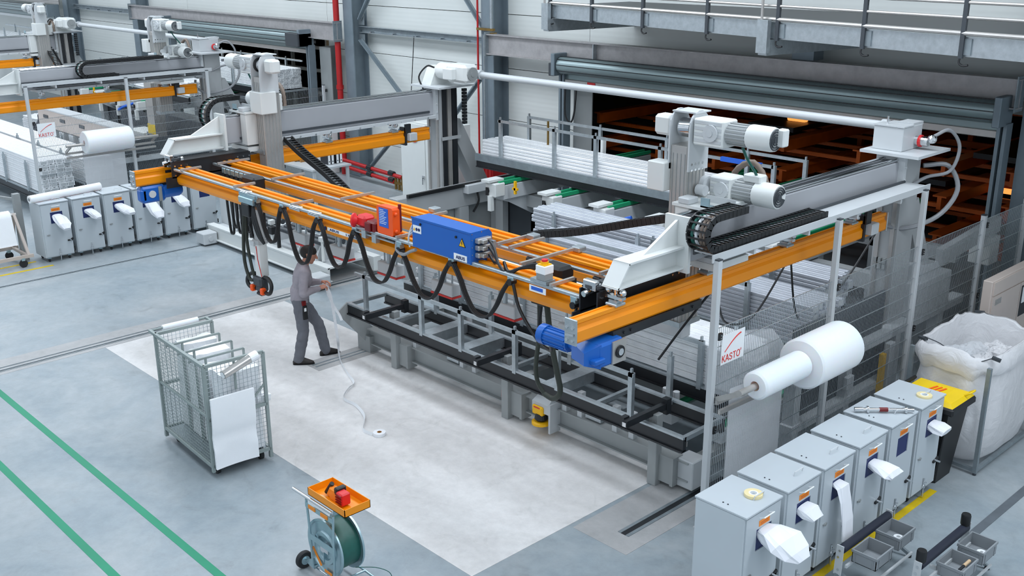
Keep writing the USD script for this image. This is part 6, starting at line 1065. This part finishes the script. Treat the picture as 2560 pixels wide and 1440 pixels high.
# second trolley at the left edge, with a white sheet
t = thing('sheet_trolley', 'low pale trolley frame on castors cut by the left picture edge', 'trolley', (-20.2, 5.8, 0))
part(t, 'base_rail', J(O((-19.95, 4.2, .2), (-19.95, 6.5, .2), .05, .06), O((-20.75, 4.2, .2), (-20.75, 6.5, .2), .05, .06), O((-20.75, 6.4, .2), (-19.95, 6.4, .2), .05, .05), O((-20.75, 5.2, .2), (-19.95, 5.2, .2), .05, .05)), 'beige_paint')
part(t, 'slanted_leg', J(O((-19.97, 6.42, .22), (-20.35, 6.38, .95), .05, .04), O((-20.73, 6.42, .22), (-20.35, 6.38, .95), .05, .04)), 'beige_paint'); part(t, 'roller_bar', K((-20.35, 4.2, .93), (-20.35, 6.42, .93), .03, 10), 'aluminium')
for x in (-19.95, -20.7):
    for y in (4.5, 6.3): c = part(t, 'castor', B(x - .03, x + .03, y - .03, y + .03, .13, .18), 'zinc_blue'); part(c, 'wheel', K((x - .015, y, .075), (x + .015, y, .075), .075, 18), 'dark_rubber')
P = [(.0, 1.02), (.09, .99), (.13, .9), (.22, .45), (.24, .40), (.22, .40), (.1, .86), (0, .96), (-.1, .86), (-.22, .42), (-.24, .42), (-.13, .9), (-.09, .99)]
obj('foam_sheet', E(P, 2.0, (-20.35, 6.3, 0), (1, 0, 0), (0, 0, 1), (0, -1, 0)), 'white_foam', 'white foam sheet draped over the low trolley at the left edge', 'foam sheet', smooth=50)
t = thing('guard_post', 'dark grey end post and rail left of the first left cabinet', 'rail', (-20.45, 6.5, 0)); part(t, 'post', B(-20.5, -20.38, 6.44, 6.56, 0, 1.3), 'mid_grey_paint'); part(t, 'rail', O((-20.45, 6.5, 1.18), (-23.2, 5.6, 1.18), .04, .05), 'mid_grey_paint'); part(t, 'post', B(-22.2, -22.12, 5.9, 5.98, 0, 1.2), 'mid_grey_paint')
t = thing('laser_scanner', 'yellow laser scanner low on the left loader behind the first left cabinet', 'scanner', (-22.0, 7.8, .4)); part(t, 'body', B(-22.1, -21.9, 7.7, 7.9, .3, .5, .02), 'safety_yellow'); part(t, 'window', LT([(0, 0), (.09, 0), (.08, .08), (0, .08)], (-22.0, 7.8, .5), (0, 0, 1), 16), 'black_plastic'); part(t, 'stand', B(-22.06, -21.94, 7.76, 7.84, 0, .3), 'light_grey_paint')

# ================================================================== STRAPPING REEL CART
t = thing('strapping_cart', 'zinc strapping reel cart with an orange tray at the bottom edge', 'cart', (-7.4, 4.72, 0))
yA, yB, xa, xb = 4.60, 4.80, -7.60, -7.22
part(t, 'frame', J(T([(-7.62, 4.56, .84), (-7.60, 4.56, .6), (-7.58, 4.56, .12)], .012, 8), T([(-7.18, 4.56, .84), (-7.2, 4.56, .6), (-7.22, 4.56, .1)], .012, 8), T([(-7.58, 4.56, .12), (-7.58, 4.9, .1), (-7.22, 4.9, .1), (-7.22, 4.56, .12)], .012, 8)), 'zinc_blue', smooth=40)
part(t, 'handle_bar', K((-7.84, 4.56, .86), (-7.2, 4.56, .86), .016, 12), 'chrome', smooth=35); part(t, 'label_strip', O((-7.62, 4.55, .79), (-7.18, 4.55, .79), .01, .05), 'zinc_blue'); [part(t, 'orange_label', B(a, a + .11, 4.538, 4.545, .775, .81), 'signal_orange2') for a in (-7.56, -7.36)]
part(t, 'cross_strap', O((-7.6, 4.555, .46), (-7.2, 4.555, .46), .008, .06), 'zinc_blue')
R_ = .285; C_ = (-7.40, 0, .40)
part(t, 'reel_disc', LT([(.03, 0), (.11, 0), (.12, -.02), (.16, -.02), (.17, 0), (R_ - .03, 0), (R_ - .02, -.012), (R_, -.012), (R_, .004), (.03, .004)], (C_[0], yA, C_[2]), (0, 1, 0), 48), 'zinc_blue', smooth=30); part(t, 'reel_disc', LT([(.03, 0), (R_ - .02, 0), (R_, -.01), (R_, .01), (.03, .008)], (C_[0], yB + .03, C_[2]), (0, 1, 0), 48), 'zinc_blue', smooth=30)
part(t, 'strap_coil', LT([(.05, 0), (.235, 0), (.24, .02), (.24, .2), (.235, .22), (.05, .22)], (C_[0], yA + .01, C_[2]), (0, 1, 0), 40), 'strap_green', 'dark green strap wound on the reel', smooth=30)
part(t, 'hub', J(K((C_[0], yA - .04, C_[2]), (C_[0], yA, C_[2]), .035, 16), B(C_[0] - .02, C_[0] + .1, yA - .045, yA - .03, C_[2] - .015, C_[2] + .03)), 'chrome'); part(t, 'hub_spoke', [O(C_ + A_(0, yA - .012, 0) + A_(.05 * math.cos(a), 0, .05 * math.sin(a)), C_ + A_(0, yA - .012, 0) + A_(.16 * math.cos(a), 0, .16 * math.sin(a)), .012, .03, up=(0, 1, 0)) for a in (.4, 2.5, 4.6)], 'zinc_blue')
part(t, 'reel_label', J(O((-7.60, yA - .016, .33), (-7.47, yA - .016, .18), .004, .035, up=(0, 0, 1)), O((-7.42, yA - .016, .155), (-7.3, yA - .016, .155), .004, .03)), 'signal_orange2', 'orange label on the reel')
part(t, 'axle', K((-7.80, 4.60, .085), (-7.05, 4.60, .085), .012, 10), 'chrome')
for x in (-7.83, -7.03): w = part(t, 'wheel', LT([(.03, 0), (.08, 0), (.088, .012), (.088, .04), (.08, .052), (.03, .052)], (x, 4.60, .088), (1, 0, 0), 28), 'dark_rubber', smooth=35); part(w, 'rim', LT([(.0, -.002), (.045, -.002), (.05, .02), (.045, .056), (.0, .056)], (x, 4.60, .088), (1, 0, 0), 20), 'zinc_blue', smooth=35)
part(t, 'wheel_guard', hull([(-7.76, 4.58, .1), (-7.76, 4.62, .1), (-7.6, 4.58, .2), (-7.6, 4.62, .2), (-7.6, 4.58, .08), (-7.6, 4.62, .08)]), 'zinc_blue'); part(t, 'stand_leg', T(spline([(-7.22, 4.9, .1), (-7.14, 4.95, .04), (-7.08, 4.99, .012), (-7.02, 5.02, .012)], 10), .012, 8), 'zinc_blue'); part(t, 'strap_end', T(spline([(-7.2, 4.78, .2), (-7.12, 4.95, .16), (-7.04, 5.05, .1), (-7.0, 5.06, .012)], 14), .004, 5), 'strap_green')
TZ = .90
tr = part(t, 'tray', J(B(-7.58, -6.99, 4.56, 4.84, TZ, TZ + .006), B(-7.58, -6.99, 4.56, 4.566, TZ, TZ + .075), B(-7.58, -6.99, 4.834, 4.84, TZ, TZ + .075), B(-7.58, -7.574, 4.56, 4.84, TZ, TZ + .075), B(-6.996, -6.99, 4.56, 4.84, TZ, TZ + .075)), 'orange_paint', 'orange steel tray')
t = thing('strapping_tool', 'cordless strapping tool with a red battery in the orange tray', 'tool', (-7.3, 4.7, TZ + .006))
part(t, 'body', J(hull([(-7.36 + a * .14, 4.64 + b * .1, TZ + .01 + c * .13) for a in (0, 1) for b in (.1, .9) for c in (0, .8)] + [(-7.3, 4.69, TZ + .15)]), hull([(-7.42, 4.66, TZ + .03), (-7.42, 4.72, TZ + .03), (-7.36, 4.66, TZ + .12), (-7.36, 4.73, TZ + .12), (-7.36, 4.66, TZ + .02), (-7.42, 4.7, TZ + .1)])), 'signal_orange2'); part(t, 'battery', B(-7.23, -7.13, 4.63, 4.73, TZ + .02, TZ + .14, .012), 'signal_red', 'red battery'); part(t, 'battery_grip', [B(-7.225, -7.135, 4.622, 4.63, TZ + .04 + .025 * k, TZ + .05 + .025 * k) for k in range(4)], 'dark_red', kind='stuff'); part(t, 'grip', K((-7.45, 4.68, TZ + .03), (-7.38, 4.70, TZ + .14), .022, 10), 'black_plastic'); part(t, 'tool_head', B(-7.27, -7.22, 4.64, 4.75, TZ + .1, TZ + .165, .01), 'black_plastic')
t = thing('work_glove', 'pale glove lying beside the strapping tool in the orange tray', 'glove', (-7.38, 4.6, TZ + .006)); part(t, 'body', hull([(-7.46, 4.61, TZ + .03), (-7.36, 4.58, TZ + .035), (-7.28, 4.59, TZ + .012), (-7.4, 4.585, TZ + .012), (-7.45, 4.64, TZ + .012), (-7.3, 4.62, TZ + .012)]), 'tape_beige')

# ================================================================== PEOPLE
sph = lambda p, r, n=20: m3.Manifold.sphere(r, n).translate(tuple(map(float, p)))
def bone(p, r, q, r2): return m3.Manifold.batch_hull([sph(p, r), sph(q, r2)])
def chainb(js): return [bone(a[0], a[1], b[0], b[1]) for a, b in zip(js, js[1:])]
def fuse(ms): return m3.Manifold.batch_boolean(ms, m3.OpType.Add)
def soft(mf, L=.022, it=12):
    m = mf.refine_to_length(L).to_mesh(); tm = trimesh.Trimesh(np.array(m.vert_properties[:, :3]), np.array(m.tri_verts), process=True)
    trimesh.smoothing.filter_taubin(tm, iterations=it); return np.array(tm.vertices), np.array(tm.faces)
def hand(w, d, nrm, side):
    """palm and five bent fingers from the wrist w along d, palm facing nrm, thumb on side"""
    w, d, nrm, s = (np.asarray(v, float) for v in (w, d, nrm, side)); ms = []
    kn = [w + d * l + s * o for l, o in ((.088, .032), (.092, .011), (.088, -.010), (.078, -.030))]
    ms.append(m3.Manifold.batch_hull([sph(w, .024)] + [sph(k, .012) for k in kn] + [sph(w + d * .03 + s * .028, .016), sph(w + d * .03 - s * .026, .016)]))
    for k, L in zip(kn, (.9, 1.0, .93, .75)):
        p, a = k, .35
        for seg, bend, r in ((.042, .5, .0095), (.027, .7, .0088), (.022, .5, .008)):
            a += bend; q = p + (d * math.cos(a) + nrm * math.sin(a)) * seg * L; ms.append(bone(p, r, q, r * .94)); p = q
    b = w + d * .03 + s * .03; p1 = b + (d * .6 + s * .6 + nrm * .4) * .04; p2 = p1 + (d * .8 + s * .05 + nrm * .6) * .032; p3 = p2 + (d * .7 - s * .3 + nrm * .6) * .024
    ms += [bone(b, .014, p1, .011), bone(p1, .011, p2, .0098), bone(p2, .0098, p3, .0085)]
    return ms
def person(label, loc, rz, J_, top, trousers, bald=False):
    """J_: joints in the person's own frame, x forward, y left"""
    t = thing('person', label, 'person', loc, rz=rz)
    hd, nk = A_(*J_['head']), A_(*J_['neck']); ch, pv = A_(*J_['chest']), A_(*J_['pelvis']); fw = A_(*J_.get('face', (1, 0, -.15))); fw /= np.linalg.norm(fw)
    lf_ = np.cross([0, 0, 1], fw); lf_ /= np.linalg.norm(lf_); up = np.cross(fw, lf_)
    H = lambda a, b, c: hd + fw * a + lf_ * b + up * c
    body = [m3.Manifold.batch_hull([sph(H(-.02, 0, .03), .088), sph(H(.03, 0, .02), .078), sph(H(.035, 0, -.06), .055), sph(H(.06, 0, -.09), .03)]), bone(nk, .055, H(-.01, 0, -.06), .055)]
    body += [m3.Manifold.batch_hull([sph(H(.10, 0, .025), .010), sph(H(.128, 0, -.018), .013), sph(H(.10, .014, -.022), .008), sph(H(.10, -.014, -.022), .008)]), m3.Manifold.batch_hull([sph(H(.088, .028, .045), .012), sph(H(.088, -.028, .045), .012)]), m3.Manifold.batch_hull([sph(H(.092, .02, -.055), .009), sph(H(.092, -.02, -.055), .009)])]
    for e in (1, -1): body.append(m3.Manifold.batch_hull([sph(H(-.005, e * .085, .03), .012), sph(H(-.02, e * .097, .035), .010), sph(H(-.005, e * .086, -.012), .010)]))
    tors = [(pv, .125), ((pv + ch) / 2, .12), (ch, .135)]
    shL, shR = A_(*J_['shL']), A_(*J_['shR'])
    def torso(g): return [m3.Manifold.batch_hull([sph(pv + A_(0, s * .06, 0), .105 + g) for s in (-1, 1)] + [sph((pv + ch) / 2 + A_(0, s * .055, .02), .10 + g) for s in (-1, 1)]), m3.Manifold.batch_hull([sph((pv + ch) / 2 + A_(0, s * .055, .02), .10 + g) for s in (-1, 1)] + [sph(ch + A_(0, s * .08, .0), .11 + g) for s in (-1, 1)]), m3.Manifold.batch_hull([sph(ch + A_(0, s * .08, 0), .11 + g) for s in (-1, 1)] + [sph(shL, .06 + g), sph(shR, .06 + g), sph(nk - A_(0, 0, .03), .055 + g)])]
    arm = lambda sh, el, wr, g: chainb([(A_(*sh), .056 + g), (A_(*el), .043 + g), (A_(*wr), .030 + g)])
    leg = lambda h, k, a, g, ga=None: chainb([(A_(*h), .088 + g), ((A_(*h) * .45 + A_(*k) * .55), .072 + g), (A_(*k), .058 + g), (A_(*a), .04 + (g if ga is None else ga))])
    body += torso(0)
    for S in 'LR':
        body += arm(J_['sh' + S], J_['el' + S], J_['wr' + S], 0) + leg(J_['hip' + S], J_['kn' + S], J_['an' + S], 0)
        body += hand(J_['wr' + S], *J_['hand' + S])
    part(t, 'body', soft(fuse(body), .014, 6), 'skin', smooth=True)
    part(t, 'eye', [SP(H(.083, e * .032, .022), .011, 1) for e in (1, -1)], 'ink_dark', smooth=True); part(t, 'mouth', T([H(.098, -.022, -.05), H(.103, 0, -.052), H(.098, .022, -.05)], .0035, 6), 'dark_red')
    sw = torso(.014) + [bone(nk - A_(0, 0, .03), .066, nk + A_(.0, 0, .012), .06)]
    for S in 'LR': sw += chainb([(A_(*J_['sh' + S]), .073), ((A_(*J_['sh' + S]) + A_(*J_['el' + S])) / 2, .066), (A_(*J_['el' + S]), .062), ((A_(*J_['el' + S]) + A_(*J_['wr' + S])) / 2, .055), (A_(*J_['wr' + S]) * .93 + A_(*J_['el' + S]) * .07, .042)])
    sw.append(m3.Manifold.batch_hull([sph(pv + A_(0, s * .07, .05), .118) for s in (-1, 1)] + [sph(pv + A_(0, s * .065, .10), .122) for s in (-1, 1)]))
    def folds(m, a, seed):
        V, F = m; tm = trimesh.Trimesh(V, F, process=False); N = tm.vertex_normals
        return V + N * ((meshkit.fbm(V * A_(9, 9, 14), 3, seed) - .5) * a)[:, None], F
    part(t, 'top', folds(soft(fuse(sw), .016, 8), .022, 3), top, smooth=True)
    tr_ = [m3.Manifold.batch_hull([sph(pv + A_(0, s * .065, -.02), .118) for s in (-1, 1)] + [sph(A_(*J_['hipL']), .11), sph(A_(*J_['hipR']), .11)] + [sph(pv + A_(0, s * .06, .06), .108) for s in (-1, 1)])]
    for S in 'LR': tr_ += chainb([(A_(*J_['hip' + S]), .108), (A_(*J_['hip' + S]) * .4 + A_(*J_['kn' + S]) * .6, .094), (A_(*J_['kn' + S]), .083), (A_(*J_['kn' + S]) * .4 + A_(*J_['an' + S]) * .6, .078), (A_(*J_['an' + S]) + A_(0, 0, .0), .076)])
    part(t, 'trousers', folds(soft(fuse(tr_), .018, 8), .026, 8), trousers, smooth=True)
    for S in 'LR':
        a, q = A_(*J_['an' + S]), A_(*J_['toe' + S]); d = (q - a) * A_(1, 1, 0); d /= np.linalg.norm(d); s = A_(-d[1], d[0], 0); g0 = A_(a[0], a[1], 0)
        sh = m3.Manifold.batch_hull([sph(g0 - d * .055 + A_(0, 0, .038), .038), sph(a + A_(0, 0, -.0), .044)] + [sph(g0 + d * .13 + s * e * .012 + A_(0, 0, .032), .030) for e in (-1, 1)] + [sph(g0 + d * .185 + A_(0, 0, .028), .026), sph(g0 + d * .06 + A_(0, 0, .055), .045)])
        sh = fuse([sh]); so = part(t, 'shoe', soft(sh, .014, 4), 'shoe_dark', smooth=True)
        part(so, 'sole', m3.Manifold.batch_hull([m3.Manifold.cylinder(.018, .042, .042, 16).translate(tuple(g0 - d * .05)), m3.Manifold.cylinder(.018, .05, .05, 16).translate(tuple(g0 + d * .13)), m3.Manifold.cylinder(.018, .03, .03, 16).translate(tuple(g0 + d * .19))]), 'black_plastic')
    if not bald:
        hr = m3.Manifold.batch_hull([sph(H(-.028, 0, .04), .098), sph(H(.03, 0, .055), .078)]) - m3.Manifold.batch_hull([sph(H(.13, 0, -.02), .085), sph(H(.09, 0, -.16), .13)]) - m3.Manifold.batch_hull([sph(H(0, 0, -.16), .105), sph(H(.1, 0, -.1), .1)])
        part(t, 'hair', soft(hr, .014, 4), 'hair_dark', 'short dark hair', smooth=True)
    return t
d_ = lambda *v: A_(*v) / np.linalg.norm(v)
PW = dict(pelvis=(-.15, 0, .95), chest=(-.09, 0, 1.27), neck=(-.05, 0, 1.44), head=(.01, -.01, 1.58), face=(.95, -.25, -.25), shL=(-.06, .17, 1.38), shR=(-.09, -.17, 1.38), elL=(-.04, .26, 1.10), elR=(-.14, -.25, 1.10), wrL=(.19, .10, 1.13), wrR=(.11, -.14, 1.12),
          handL=(d_(.85, -.45, .1), d_(.2, -.3, -.9), d_(-.4, -.85, .2)), handR=(d_(.95, .25, .1), d_(.2, .4, -.85), d_(-.3, .9, .3)), hipL=(-.14, .09, .90), hipR=(-.16, -.09, .90), knL=(.11, .11, .50), knR=(-.15, -.11, .49), anL=(.19, .11, .085), anR=(-.24, -.11, .085), toeL=(.4, .13, .03), toeR=(-.08, -.16, .03))
worker = person('person in a grey sweatshirt and grey work trousers holding a white strip', (-12.28, 7.66, 0), 68, PW, 'sweater_grey', 'trouser_grey')
t = thing('tool_pouch', 'dark pouch with red tag hanging at the hip of the worker in grey', 'pouch', (-12.13, 7.49, .8)); part(t, 'strap', B(-12.175, -12.14, 7.44, 7.50, .90, .97, .005), 'dark_red'); part(t, 'pouch', hull([(-12.17, 7.44, .70), (-12.13, 7.44, .70), (-12.17, 7.51, .70), (-12.13, 7.51, .70), (-12.175, 7.445, .9), (-12.135, 7.445, .9), (-12.175, 7.505, .9), (-12.135, 7.505, .9)]), 'black_plastic'); part(t, 'tag', B(-12.135, -12.13, 7.455, 7.49, .82, .87), 'sticker_white')
P2 = dict(PW, head=(.30, 0, 1.48), chest=(.14, 0, 1.22), neck=(.22, 0, 1.37), shL=(.17, .17, 1.32), shR=(.15, -.17, 1.32), elL=(.3, .24, 1.08), elR=(.28, -.24, 1.08), wrL=(.5, .12, 1.05), wrR=(.48, -.12, 1.05), anL=(.05, .11, .085), anR=(-.1, -.11, .085), knL=(.08, .11, .49), knR=(0, -.11, .49), toeL=(.25, .13, .03), toeR=(.1, -.13, .03))
person('person in dark work clothes bending behind the far-left mesh fence', (-29.35, 10.3, 0), 120, P2, 'jacket_dark', 'jacket_dark')
P3 = dict(PW, pelvis=(-.1, 0, .78), chest=(.12, 0, 1.0), neck=(.2, 0, 1.12), head=(.30, 0, 1.22), face=(.8, 0, -.7), shL=(.15, .17, 1.06), shR=(.14, -.17, 1.06), elL=(.3, .22, .84), elR=(.28, -.22, .84), wrL=(.45, .12, .72), wrR=(.43, -.12, .72), hipL=(-.1, .09, .74), hipR=(-.1, -.09, .74), knL=(.18, .13, .46), knR=(.16, -.13, .46), anL=(-.02, .12, .085), anR=(-.08, -.12, .085), toeL=(.2, .15, .03), toeR=(.12, -.16, .03))
person('person with bald head and blue top stooping behind the big white waste bag', (-4.45, 13.3, 0), -40, P3, 'blue_paint', 'trouser_grey', bald=True)

# ================================================================== PAPER STRIP AND ITS ROLL
t = thing('strip_roll', 'white roll of paper strip lying on the light floor slab', 'roll', (-9.62, 6.85, .003)); part(t, 'roll', LT([(.028, 0), (.078, 0), (.08, .004), (.08, .036), (.078, .04), (.028, .04), (.028, 0)], (-9.62, 6.85, .004), (0, 0, 1), 36), 'strip_white', smooth=30); part(t, 'core', LT([(.024, 0), (.029, 0), (.029, .041), (.024, .041), (.024, 0)], (-9.62, 6.85, .004), (0, 0, 1), 24), 'cardboard', smooth=30)
def ribbon(P, N, w, label):
    """thin paper band: centre points P, across-directions N"""
    P, N = np.asarray(P, float), np.asarray(N, float); N /= np.linalg.norm(N, axis=1, keepdims=True)
    t_ = np.gradient(P, axis=0); t_ /= np.linalg.norm(t_, axis=1, keepdims=True); K_ = np.cross(t_, N); K_ /= np.linalg.norm(K_, axis=1, keepdims=True)
    return obj('paper_strip', loft([np.stack([P[i] - N[i] * w / 2 - K_[i] * .0006, P[i] + N[i] * w / 2 - K_[i] * .0006, P[i] + N[i] * w / 2 + K_[i] * .0006, P[i] - N[i] * w / 2 + K_[i] * .0006]) for i in range(len(P))]), 'strip_white', label, 'strip')

c68, s68 = math.cos(math.radians(68)), math.sin(math.radians(68)); HW = A_(-12.28 + .21 * c68 + .10 * s68, 7.66 + .21 * s68 - .10 * c68, 1.10)
ctl = [HW + A_(0, 0, .05), HW + A_(.03, .05, -.12), HW + A_(.02, .1, -.45), HW + A_(.04, .12, -.8), (-12.2, 8.03, .12), (-12.12, 7.98, .035), (-11.85, 7.83, .03), (-11.45, 7.66, .03), (-11.12, 7.53, .03), (-11.0, 7.35, .03), (-10.78, 7.13, .03), (-10.5, 7.12, .03), (-10.2, 7.03, .03), (-10.0, 6.9, .03), (-9.83, 6.76, .026), (-9.66, 6.772, .026)]
PP = spline(ctl, 150); q = np.linspace(0, 1, len(PP))[:, None]
NN = np.where(q < .25, A_(.75, .6, .1), A_(0, 0, 1.0)) * 1.0
kk = np.clip((q - .2) / .12, 0, 1); NN = A_(.75, .6, .1) * (1 - kk) + A_(.25, .2, .95) * kk; NN = NN + .5 * np.sin(q * 26) * kk * (q < .93) * A_(.4, .5, -.1)
ribbon(PP, NN, .042, 'white paper strip running from the worker\'s hands across the floor to its roll')
ctl2 = [HW + A_(.0, .0, .04), HW + A_(-.02, .06, -.15), HW + A_(.03, .1, -.3), HW + A_(.09, .14, -.42), HW + A_(.13, .15, -.5)]
PP = spline(ctl2, 24); ribbon(PP, np.tile(A_(.7, .65, .2), (len(PP), 1)), .04, 'short loose end of the paper strip hanging from the worker\'s hands')
